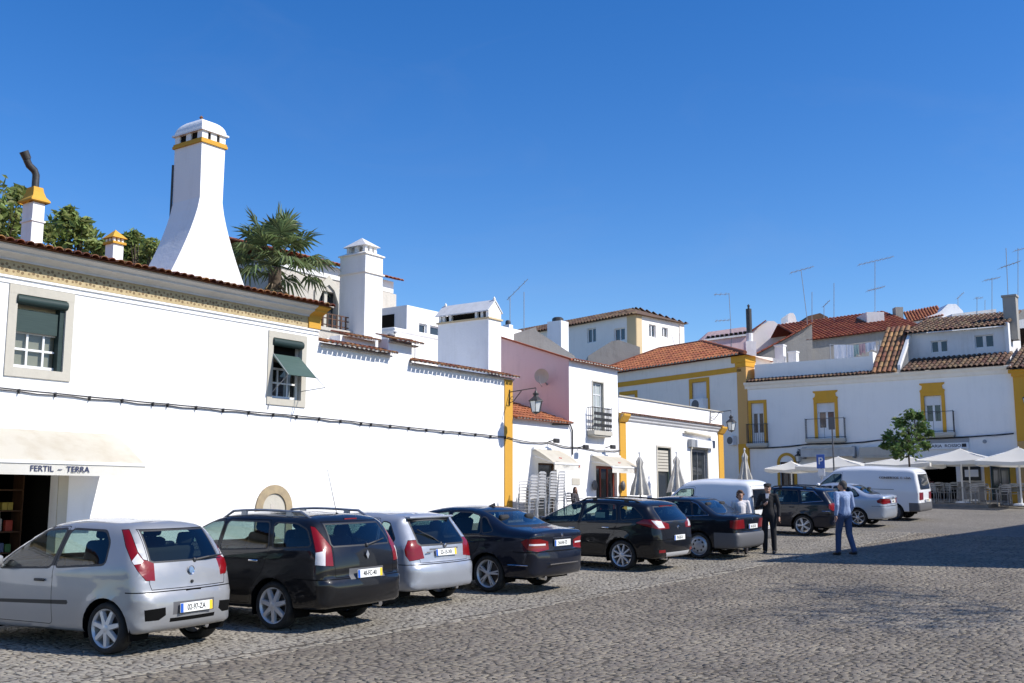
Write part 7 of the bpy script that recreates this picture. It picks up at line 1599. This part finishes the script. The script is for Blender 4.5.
# ---- old dark saloon with grey lower flanks
sp = dict(hw=.87, wb=2.80, rw=.315, paint='paint_dark', rt=(.06, 1.0), ft=(.07, 1.2), tum=.36, crown=(.04, .03, .08),
  chain=[(-.85, .26, .05), (-1.0, .29, .08), (-1.045, .40, .14), (-1.05, .55, .14), (-1.03, .62, .12), (-1.0, .66, .11), (-1.0, .85, .10), (-1.005, .98, .07), (-.97, 1.02, .07), (-.6, 1.05, .10), (-.42, 1.07, .10), (.02, 1.33, .1), (.22, 1.405, .12), (.6, 1.435, .13), (1.1, 1.43, .13), (1.45, 1.37, .12), (1.85, 1.16, .1), (2.2, 1.0, .09), (2.8, .95, .12), (3.4, .88, .14), (3.55, .80, .14), (3.6, .55, .18), (3.58, .35, .14), (3.45, .22, .08)],
  belt=[(-1.0, .97), (0, .965), (1.2, .95), (2.5, .92)],
  windows=[[(-.20, 1.06), (.12, 1.005), (.2, 1.325), (.1, 1.29)], [(.17, 1.0), (.92, .985), (.88, 1.355), (.26, 1.345)], [(1.0, .98), (2.0, .95), (1.85, 1.06), (1.4, 1.30), (.96, 1.355)]],
  rear_glass=[(.58, 1.09), (.6, 1.1), (.54, 1.375)], rg_lim=.5, rglass='car_glass_dark', glass='car_glass_dark', windscreen=[(.62, 1.03), (.56, 1.37)],
  tails=[(64, [(-.38, .93), (-.5, .95), (-.72, .95), (-.74, .74), (-.5, .73), (-.38, .76)], 'lens_dark_red')], tailgate=[(.5, .68), (.56, .75), (.6, 1.08)], tg_lim=-.3, tg_name='boot_lid', bumper=(-.42, .64, 'grey_plastic'),
  doors=[[(.45, .30), (.95, .30), (.98, .98), (.94, 1.38), (.24, 1.38), (.14, 1.0), (.22, .72), (.38, .56)], [(1.02, .30), (2.05, .30), (2.12, .6), (2.1, .95), (1.42, 1.34), (.97, 1.38), (1.02, .98)]], handles=[(.35, .83), (1.2, .82)],
  side_panels=[([(.38, .52), (2.4, .52), (2.4, .22), (.38, .22)], 'grey_plastic')],
  headlight=[(3.25, .85), (3.52, .80), (3.56, .64), (3.4, .64)], cabin=(-.1, 2.15), bench_x=.38, mirror=(1.85, .95), rim=(8, 'cap'), rim_mat='hubcap',
  plate=(-1.06, 0, .78, '61-23-CR', R(0)), plate_yellow=False, extras=[('badge', 'chrome', disc(-1.04, .95, .03)), ('exhaust', 'chrome', pipe(-.98, .4, .27)), ('window_strip', 'chrome', lambda m, sh: m.tube([(x, sh.W(x, z) + .004, z) for x, z in ((2.05, .935), (1.0, .965), (-.28, 1.045), (-.02, 1.22), (.08, 1.305), (.25, 1.36))], .008, 4))])
car('old_saloon', 'old dark saloon with grey bumper, beside the standing man in black', 'car', car_matrix(699, 559, .87), sp)
# ---- white delivery van behind the old saloon
sp = dict(hw=.86, wb=2.70, rw=.30, paint='paint_white', rt=(.04, .6), tum=.16, crown=(.03, .04, .1),
  chain=[(-.55, .28, .05), (-.68, .31, .07), (-.70, .45, .12), (-.69, .6, .12), (-.68, 1.0, .11), (-.64, 1.45, .11), (-.58, 1.72, .11), (-.48, 1.79, .12), (0, 1.82, .13), (1.2, 1.82, .14), (1.6, 1.74, .14), (2.1, 1.36, .11), (2.45, 1.12, .1), (2.9, 1.0, .15), (3.2, .85, .2), (3.35, .62, .25), (3.38, .4, .25), (3.25, .24, .08)],
  belt=[(-.8, 1.05), (3, 1.0)], windows=[[(1.25, 1.10), (2.2, 1.08), (2.0, 1.3), (1.65, 1.58), (1.22, 1.60)]], rear_glass=[(.05, 1.1), (.62, 1.1), (.58, 1.6)], rtrim=.02, windscreen=[(.68, 1.15), (.62, 1.68)],
  tails=[(60, [(-.28, .98), (-.42, .98), (-.42, .70), (-.28, .70)], 'lens_red')], bumper=(-.45, .55, 'grey_plastic'), tailgate=[(.62, .6), (.65, 1.0), (.62, 1.70)], tg_name='rear_door', tg_lim=0,
  doors=[[(1.2, .32), (2.2, .32), (2.32, .6), (2.28, 1.08), (1.68, 1.64), (1.18, 1.66)]], handles=[(1.35, .95)], handle_mat='black_plastic', side_panels=[([(.45, .62), (1.1, .62), (1.1, .55), (.45, .55)], 'grey_plastic')], cabin=(1.0, 2.4), bench=False, mirror=(2.15, 1.1), rim=(6, 'cap'), rim_mat='hubcap', headlight=[(2.95, .92), (3.2, .82), (3.25, .68), (3.0, .75)], plate=(-.73, .0, .72, '18-88-TZ', R(0)), extras=[('door_hinge', 'grey_plastic', boxes((-.69, -.66, .66, .72, .9, .96), (-.68, -.65, .66, .72, 1.4, 1.46)))])
yv, _ = hitx(SQ, 757, 495, 12.75); gp = sq(12.75, -yv - .72); car('white_van', 'small white delivery van with square rear door windows, parked behind the woman', 'van', car_at(gp, .86) @ Matrix.Diagonal((.88, 1, 1, 1)), sp)
# ---- black estate beside the walking man
base5 = dict(hw=.885, wb=2.58, rw=.32, paint='paint_navy', rt=(.07, 1.0), tum=.30,
  chain=[(-.78, .27, .05), (-.93, .31, .10), (-.975, .45, .2), (-.985, .60, .2), (-.965, .70, .16), (-.94, .85, .16), (-.90, 1.0, .14), (-.66, 1.34, .11), (-.62, 1.40, .1), (-.52, 1.43, .11), (0, 1.475, .13), (.7, 1.49, .14), (1.15, 1.44, .13), (1.7, 1.20, .1), (2.1, 1.0, .1), (2.6, .92, .14), (3.0, .82, .2), (3.25, .66, .26), (3.34, .48, .28), (3.3, .32, .2), (3.15, .22, .08)],
  belt=[(-.8, 1.03), (0, 1.0), (1.2, .97), (2.4, .92)],
  windows=[[(-.62, 1.11), (.0, 1.045), (.08, 1.37), (-.3, 1.36)], [(.12, 1.035), (.95, 1.0), (.90, 1.40), (.20, 1.385)], [(1.03, .995), (2.0, .95), (1.85, 1.08), (1.3, 1.36), (1.0, 1.40)]],
  rear_glass=[(.56, 1.04), (.60, 1.07), (.52, 1.36)], rglass='car_glass_dark', windscreen=[(.64, 1.03), (.6, 1.40)],
  tails=[(66, [(-.42, .99), (-.52, 1.03), (-.72, 1.0), (-.74, .80), (-.55, .79), (-.42, .86)], 'lens_red')], bumper=(-.5, .68, 'paint_navy'), tailgate=[(.52, .7), (.6, .85), (.54, 1.4)], tg_lim=0,
  doors=[[(.44, .33), (.95, .33), (.99, .98), (.94, 1.42), (.17, 1.41), (.09, 1.03), (.20, .74), (.38, .58)], [(1.02, .33), (2.0, .33), (2.1, .6), (2.06, .94), (1.28, 1.39), (.98, 1.42), (1.02, .98)]], handles=[(.35, .88), (1.18, .85)],
  headlight=[(2.9, .78), (3.2, .66), (3.25, .56), (3.0, .6)], cabin=(-.6, 2.1), bench_x=.33, mirror=(1.9, .95), rim=(5, 'double'), plate=(-1.02, 0, .86, '33-DP-08', R(2)), plate_yellow=False,
  extras=[('roof_rail', 'black_plastic', rail(-.4, 1.2, .62, .04)), ('window_strip', 'chrome', lambda m, sh: m.tube([(x, sh.W(x, z) + .006, z) for x, z in ((.02, 1.02), (-.66, 1.09), (-.5, 1.24), (-.32, 1.385), (.1, 1.395))], .012, 4)), ('light_strip', 'chrome', lambda m, sh: m.tube([(x, sh.W(x, .775) + .006, .775) for x in (-.62, -.75, -.86)], .012, 4))])
car('dark_estate', 'dark estate car with chrome-edged rear side window, just left of the walking man', 'car', car_matrix(803.5, 536, .885), base5)
# ---- silver-blue saloon behind the walking man
sp9 = dict(hw=.88, wb=2.58, rw=.315, paint='paint_iceblue', rt=(.07, 1.0), tum=.36, crown=(.06, .03, .1),
  chain=[(-.75, .28, .05), (-.90, .31, .10), (-.955, .45, .2), (-.97, .60, .22), (-.955, .70, .17), (-.93, .78, .14), (-.92, .9, .13), (-.93, 1.02, .09), (-.90, 1.06, .08), (-.5, 1.10, .12), (-.30, 1.14, .12), (.15, 1.36, .12), (.40, 1.43, .13), (.75, 1.465, .14), (1.1, 1.455, .14), (1.5, 1.36, .13), (1.85, 1.18, .1), (2.2, 1.01, .1), (2.7, .94, .14), (3.1, .82, .2), (3.3, .66, .25), (3.36, .48, .28), (3.32, .32, .2), (3.2, .22, .08)],
  belt=[(-1.0, 1.0), (0, .985), (1.2, .955), (2.5, .92)],
  windows=[[(-.08, 1.07), (.12, 1.03), (.22, 1.32), (.12, 1.28)], [(.17, 1.025), (.9, .99), (.86, 1.38), (.50, 1.375), (.27, 1.33)], [(.97, .985), (2.0, .945), (1.85, 1.07), (1.4, 1.32), (.95, 1.38)]],
  rear_glass=[(.60, 1.165), (.62, 1.18), (.53, 1.39)], rg_lim=.7, windscreen=[(.64, 1.06), (.56, 1.38)], glass='car_glass_dark',
  tails=[(67, [(-.30, .92), (-.42, .99), (-.78, .98), (-.80, .82), (-.5, .80), (-.32, .85)], 'lens_red')], bumper=(-.5, .72, 'paint_iceblue'), tailgate=[(.50, .74), (.56, .80), (.58, 1.13)], tg_lim=-.2, tg_name='boot_lid',
  doors=[[(.44, .33), (.93, .33), (.97, .98), (.92, 1.40), (.48, 1.40), (.14, 1.02), (.22, .75), (.38, .58)], [(1.0, .33), (2.0, .33), (2.1, .6), (2.06, .95), (1.4, 1.36), (.94, 1.40), (1.0, .98)]], handles=[(.35, .86), (1.15, .84)],
  headlight=[(2.9, .80), (3.22, .68), (3.28, .56), (3.0, .62)], cabin=(.0, 2.2), bench_x=.4, mirror=(1.9, .95), rim=(7, 'spoke'), plate=(-.99, 0, .88, '15-BM-52', R(0)), plate_yellow=False, extras=[('badge', 'chrome', disc(-1.0, 1.0, .04)), ('exhaust', 'chrome', pipe(-.9, .4, .28))])
car('ice_blue_saloon', 'pale ice-blue saloon with bright white tail, between the walking man and the big white van', 'car', car_matrix(858, 527, .88), sp9)
# ---- big white van
sp10 = dict(hw=.92, wb=2.92, rw=.315, paint='paint_white', rt=(.03, .5), tum=.13, crown=(.025, .05, .1), vprof=[(.15, .95), (.35, .985), (.6, 1.0), (1.1, .995), (1.2, .985)],
  chain=[(-.75, .34, .05), (-.93, .36, .06), (-.96, .48, .10), (-.95, .60, .10), (-.93, .70, .09), (-.92, 1.1, .09), (-.84, 1.55, .10), (-.77, 1.84, .11), (-.66, 1.91, .13), (0, 1.95, .14), (1.8, 1.95, .15), (2.25, 1.88, .14), (2.75, 1.5, .12), (3.15, 1.18, .1), (3.6, 1.05, .15), (3.78, .85, .2), (3.85, .6, .2), (3.83, .4, .2), (3.7, .28, .08)],
  belt=[(-.9, 1.12), (3.5, 1.1)], windows=[[(2.05, 1.18), (2.95, 1.15), (2.75, 1.38), (2.35, 1.68), (2.02, 1.70)]], rear_glass=[(.64, 1.18), (.66, 1.22), (.61, 1.72)], rtrim=.02, windscreen=[(.74, 1.22), (.68, 1.78)], rglass='car_glass_dark', glass='car_glass_dark',
  tails=[(70, [(-.58, 1.06), (-.76, 1.06), (-.76, .78), (-.58, .78)], 'lens_red')], bumper=(-.55, .66, 'grey_plastic'), tailgate=[(.68, .7), (.7, 1.1), (.66, 1.80)], tg_lim=0,
  doors=[[(2.0, .38), (2.95, .38), (3.1, .7), (3.05, 1.15), (2.4, 1.76), (1.98, 1.78)]], handles=[(2.15, 1.05)], handle_mat='black_plastic', side_panels=[([(.45, .64), (1.95, .64), (1.95, .57), (.45, .57)], 'grey_plastic')], cabin=(1.9, 3.2), bench=False, mirror=(2.9, 1.2), rim=(8, 'cap'), rim_mat='grey_plastic', headlight=[(3.55, 1.0), (3.78, .92), (3.82, .75), (3.6, .78)], plate=(-.985, 0, .76, '90-41-FQ', R(0)), zfloor=.35,
  extras=[('sliding_door_groove', 'gap', lambda m, sh: m.box(.0, .98, sh.W(.5, 1.15), sh.W(.5, 1.15) + .006, 1.15, 1.165))])
vm = car_matrix(895, 520.6, .92); van = car('large_white_van', 'large white panel van with dark lettering on its side, in front of the small tree', 'van', vm, sp10)
text(van, 'lettering', 'CONSERTOS  E  LDA', .115, vm @ Matrix.Translation((-.05, .905, 1.60)) @ Matrix(((-1, 0, 0, 0), (0, 0, 1, 0), (0, 1, 0, 0), (0, 0, 0, 1))) @ Matrix.Rotation(R(0), 4, 'X'), 'grey_plastic', .03, False, 1.1)
# ================= people: one remeshed body surface each, clothes and hair as children
plain('cloth_black', (.012, .012, .014), rough=.9); plain('cloth_jeans', (.05, .075, .15), rough=.9); plain('shoe_dark', (.02, .016, .014), rough=.6); plain('eye_dark', (.01, .008, .008), rough=.2)
plain('cloth_cardigan', (.045, .055, .11), rough=.95); plain('cloth_top', (.66, .62, .62), rough=.95); plain('cloth_skirt', (.05, .045, .05), rough=.95); plain('cloth_rose', (.42, .16, .15), rough=.95); plain('hair_grey', (.055, .05, .046), rough=.8)
def plaid():
    m, t, b = base_mat('cloth_plaid', (.2, .3, .5), rough=.95); tc = t.new('ShaderNodeTexCoord'); src = tc.outputs['Object']; outs = []
    for dirn in ('X', 'Z', 'Y'):
        w_ = t.new('ShaderNodeTexWave', wave_type='BANDS', bands_direction=dirn, i_Scale=13.0); t.link(src, w_.inputs['Vector']); r = t.new('ShaderNodeMapRange', i_From_Min=.62, i_From_Max=.85); t.link(w_.outputs['Fac'], r.inputs['Value']); outs.append(r.outputs[0])
    mx = t.new('ShaderNodeMath', operation='MAXIMUM'); t.link(outs[0], mx.inputs[0]); t.link(outs[1], mx.inputs[1]); m2 = t.new('ShaderNodeMath', operation='MAXIMUM'); t.link(mx.outputs[0], m2.inputs[0]); t.link(outs[2], m2.inputs[1])
    c = t.new('ShaderNodeMix', data_type='RGBA'); c.inputs[6].default_value = (.34, .43, .60, 1); c.inputs[7].default_value = (.20, .26, .42, 1); t.link(m2.outputs[0], c.inputs[0]); t.link(c.outputs[2], b.inputs['Base Color'])
plaid()
def limb(mb, pts, rs): 
    mb.tube(pts, rs, 12)
    for p, r in zip(pts, rs): mb.ball(p, r, n=12)
def blob(name, mb, mat, parent, voxel=.012, it=3, extra=None):
    Mi = WM[parent.name].inverted(); me = bpy.data.meshes.new('tmp'); me.from_pydata([tuple(Mi @ p) for p in mb.v], [], mb.f); o = bpy.data.objects.new('tmp', me); COL.objects.link(o)
    md = o.modifiers.new('r', 'REMESH'); md.mode = 'VOXEL'; md.voxel_size = voxel; md.use_smooth_shade = True
    if it: s = o.modifiers.new('s', 'SMOOTH'); s.factor = .5; s.iterations = it
    dg = bpy.context.evaluated_depsgraph_get(); m2 = bpy.data.meshes.new_from_object(o.evaluated_get(dg)); bpy.data.objects.remove(o); bpy.data.meshes.remove(me)
    m2.name = name; m2.materials.clear(); m2.materials.append(MAT[mat]); m2.polygons.foreach_set('use_smooth', [True] * len(m2.polygons)); ob = bpy.data.objects.new(name, m2); COL.objects.link(ob); ob.parent = parent; WM[ob.name] = WM[parent.name]; return ob
def hand(mb, w, d, side, curl=.5):
    """palm, four unequal bent fingers and a thumb leaving the side of the palm"""
    d = V(d).normalized(); a = d.cross(V((0, 1, 0)) if abs(d.y) < .8 else V((1, 0, 0))).normalized(); n = a.cross(d).normalized() * side     # a: across the palm, n: palm side
    w = V(w); limb(mb, [w, w + d * .045, w + d * .085], [.024, .03, .028])
    mb.ball(w + d * .06 + a * .02, .022, n=8); mb.ball(w + d * .06 - a * .02, .022, n=8)
    for k, (o, l) in enumerate(((-.032, .066), (-.011, .078), (.011, .072), (.031, .056))):
        b = w + d * .088 + a * o; j1 = b + (d + n * curl * .4).normalized() * l * .45; j2 = j1 + (d + n * curl * 1.2).normalized() * l * .33; j3 = j2 + (d * .6 + n * curl * 1.8).normalized() * l * .26; limb(mb, [b, j1, j2, j3], [.0095, .009, .0085, .007])
    b = w + d * .03 - a * .026; limb(mb, [b, b + (d * .7 - a * .8).normalized() * .035, b + (d * .8 - a * .5 + n * .3).normalized() * .07], [.013, .011, .008])
def person(label, M, H, P, skin='skin', top=None, topmat='cloth_black', legs='cloth_black', hair=('short', 'hair_dark'), cap=None, skirt=False, collar=None, headyaw=0.0, extra=None):
    r = thing('person', label, 'person', M); k = H / 1.72; S = M @ Matrix.Scale(k, 4); P = dict(P)
    d = dict(pel=(0, 0, .95), che=(.0, 0, 1.28), nek=(.0, 0, 1.47), hed=(.025, 0, 1.60), sl=(0, .19, 1.41), sr=(0, -.19, 1.41), el=(-.03, .25, 1.14), er=(-.03, -.25, 1.14), wl=(.04, .26, .90), wr=(.04, -.26, .90), hl=(0, .095, .92), hr=(0, -.095, .92), kl=(.03, .10, .50), kr=(.03, -.10, .50), al=(0, .11, .085), ar=(0, -.11, .085)); d.update(P); J = {q: V(v) for q, v in d.items()}
    fwd = V((1, 0, 0))
    m = MB(S); hy = Matrix.Translation(J['hed']) @ Matrix.Rotation(headyaw, 4, 'Z'); T = hy
    m.ball((0, 0, 0.0), .094, .074, .112, 16, T); m.ball((.025, 0, -.06), .062, .055, .062, 12, T); limb(m, [tuple(T @ V((.092, 0, .01))), tuple(T @ V((.108, 0, -.025)))], [.009, .015]); m.ball((.088, 0, -.062), .014, .024, .009, 8, T); m.ball((.085, 0, .022), .016, .052, .010, 8, T)
    for sg in (1, -1): m.ball((-.005, sg * .075, -.015), .022, .010, .032, 8, T)
    limb(m, [J['nek'] - V((0, 0, .05)), J['nek'], J['hed'] - V((.01, 0, .06))], [.062, .055, .052])
    limb(m, [J['pel'], (J['pel'] + J['che']) / 2, J['che']], [.12, .115, .13]); m.ball(J['che'] + V((0, 0, .06)), .10, .155, .12, 14); m.ball(J['pel'], .10, .145, .11, 14)
    for q, sg in (('l', 1), ('r', -1)):
        limb(m, [J['che'] + V((0, sg * .08, .1)), J['s' + q], J['e' + q], J['w' + q]], [.06, .052, .040, .026]); hand(m, J['w' + q], (J['w' + q] - J['e' + q]), sg)
        limb(m, [J['h' + q], J['k' + q], J['a' + q]], [.078, .054, .036]); f = J['a' + q]; limb(m, [f + V((-.04, 0, -.045)), f + V((.06, 0, -.05)), f + V((.15, 0, -.062))], [.032, .034, .022])
    blob('body', m, skin, r, .0075, 2)
    m = MB(S)
    for sg in (1, -1): m.ball((.083, sg * .03, .012), .010, .012, .007, 8, T)
    m.build('eyes', 'eye_dark', r, 60)
    if legs:
        m = MB(S)
        if skirt:
            for a_, b_ in (('hl', 'kl'), ('hr', 'kr')): limb(m, [J[a_], J[b_] + V((0, 0, .05))], [.12, .135])
            limb(m, [J['kl'] + V((0, 0, .06)), J['kr'] + V((0, 0, .06))], [.12, .12]); 
        else:
            for q in 'lr': limb(m, [J['h' + q], J['k' + q], J['a' + q] + V((-.005, 0, .0))], [.098, .074, .060])
        m.ball(J['pel'] + V((0, 0, -.02)), .125, .168, .13, 14); m.ball(J['pel'] + V((0, 0, .06)), .118, .155, .08, 14); blob('skirt' if skirt else 'trousers', m, legs, r, .012, 4)
    m = MB(S); hem = J['pel'] + V((0, 0, .02)); limb(m, [hem + V((0, .03, 0)), hem * .5 + J['che'] * .5, J['che']], [.135, .135, .15]); limb(m, [hem - V((0, .03, 0)), hem * .5 + J['che'] * .5, J['che']], [.135, .135, .15]); m.ball(hem, .128, .178, .08, 14); m.ball(J['che'] + V((0, 0, .06)), .125, .18, .12, 14)
    limb(m, [J['nek'] - V((.01, 0, .075)), J['nek'] - V((.01, 0, .045))], [.085, .072])
    for q, sg in (('l', 1), ('r', -1)):
        sl = [J['che'] + V((0, sg * .08, .12)), J['s' + q], J['e' + q]]; rr = [.075, .068, .056]
        if top != 'short': sl.append(J['e' + q].lerp(J['w' + q], .9)); rr.append(.042)
        limb(m, sl, rr)
    blob('shirt' if topmat != 'cloth_black' else 'jacket', m, topmat, r, .012, 4)
    if collar: 
        m = MB(S); c = J['nek']; m.prism([tuple(c + V((.075, -.05, .0))), tuple(c + V((.075, .05, .0))), tuple(c + V((.142, .012, -.22))), tuple(c + V((.142, -.012, -.22)))], (.012, 0, .004)); m.build('shirt_front', collar, r)
    m = MB(S)
    for q in 'lr': f = J['a' + q]; limb(m, [f + V((-.05, 0, -.04)), f + V((.05, 0, -.045)), f + V((.17, 0, -.058))], [.042, .043, .027])
    blob('shoes', m, 'shoe_dark', r, .009, 2)
    st, hm = hair; m = MB(S)
    if st == 'short': m.ball((-.018, 0, .03), .096, .083, .10, 16, T); m.ball((-.05, 0, -.02), .06, .072, .075, 12, T)
    elif st == 'curly':
        rr = random.Random(3)
        for _ in range(60):
            a_ = rr.uniform(0, 2 * pi); e_ = rr.uniform(-.9, 1.4); v = V((cos(a_) * cos(e_), sin(a_) * cos(e_), sin(e_)))
            if v.x > .45 and v.z < .55: continue
            m.ball((v.x * .10 - .012, v.y * .095, v.z * .115 + .02), rr.uniform(.024, .036), n=8, M=T)
        m.ball((-.02, 0, .03), .1, .088, .1, 14, T)
    else:
        m.ball((-.018, 0, .028), .098, .086, .104, 16, T); limb(m, [tuple(T @ V((-.05, .0, 0))), tuple(T @ V((-.075, 0, -.14))), tuple(T @ V((-.08, 0, -.24)))], [.085, .075, .05])
        for sg in (1, -1): limb(m, [tuple(T @ V((-.01, sg * .07, .02))), tuple(T @ V((-.015, sg * .085, -.12))), tuple(T @ V((-.02, sg * .08, -.2)))], [.03, .034, .02])
    blob('hair', m, hm, r, .009, 2)
    if cap:
        m = MB(S); m.ball((-.01, 0, .085), .112, .10, .045, 18, T); m.ball((-.01, 0, .06), .105, .092, .05, 18, T); m.ball((.09, 0, .058), .062, .07, .012, 14, T); blob('cap', m, cap, r, .009, 2)
    if extra: extra(r, S, J)
    return r
def facing(p, dirv): d = V(dirv); return frame(p, atan2(d.y, d.x))
g = ground(770, 553.5); person('man in flat cap and black clothes with white collar, hand raised to his chest', facing(g, V((-.45, -1, 0))), 1.66, dict(er=(.06, -.27, 1.12), wr=(.22, -.06, 1.20), kl=(.02, .11, .5), ar=(-.03, -.12, .085)), topmat='cloth_black', legs='cloth_black', hair=('short', 'hair_grey'), cap='cloth_black', collar='cloth_top', headyaw=.35)
g = ground(846, 556); person('man in blue plaid shirt and jeans walking away from the camera', facing(g, V((-.35, 1, 0))), 1.74, dict(kl=(.12, .09, .52), al=(.16, .09, .10), kr=(-.02, -.10, .50), ar=(-.18, -.10, .12), el=(-.10, .26, 1.15), wl=(-.06, .27, .92), er=(.02, -.26, 1.14), wr=(.14, -.22, .95)), topmat='cloth_plaid', legs='cloth_jeans', hair=('short', 'hair_grey'), headyaw=.6)
yw_, _ = hitx(SQ, 741, 520, 12.38); g = gsq(12.38, -yw_); person('woman with curly brown hair and pale top standing behind the old dark saloon', facing(g, V((-.15, -1, 0))), 1.48, {}, topmat='cloth_top', legs='cloth_skirt', hair=('curly', 'hair_brown'), headyaw=.2)
SIT = dict(pel=(0, 0, .50), che=(-.02, 0, .84), nek=(-.01, 0, 1.03), hed=(.02, 0, 1.16), sl=(-.02, .18, .97), sr=(-.02, -.18, .97), el=(.02, .24, .72), er=(.02, -.24, .72), wl=(.24, .16, .62), wr=(.24, -.16, .62), hl=(.02, .09, .49), hr=(.02, -.09, .49), kl=(.44, .10, .50), kr=(.44, -.10, .50), al=(.42, .11, .085), ar=(.42, -.11, .085))
x_, z_ = hit(SQ, 575, 500, -.95); g = gsq(x_, .95, .1); person('woman with long brown hair seated on a chair beside the red glass door', facing(g, NN), 1.46, SIT, topmat='cloth_skirt', legs='cloth_jeans', hair=('long', 'hair_brown'), headyaw=-.5)
terrace_chair(x_, .95, pi + pi / 2 + pi / 2 + 0, 'metal chair under the seated woman beside the red glass door', 'chairs by the pink house'); bpy.context.view_layer.update()
x_, z_ = hit(BK, 929, 482, 1.2); p = BK @ V((x_, 1.2, 0)); g = V((p.x, p.y, 1.55)); person('person in rose top seated inside the dark restaurant opening', facing(g, -TT), 1.66, SIT, topmat='cloth_rose', legs='cloth_jeans', hair=('short', 'hair_dark'))
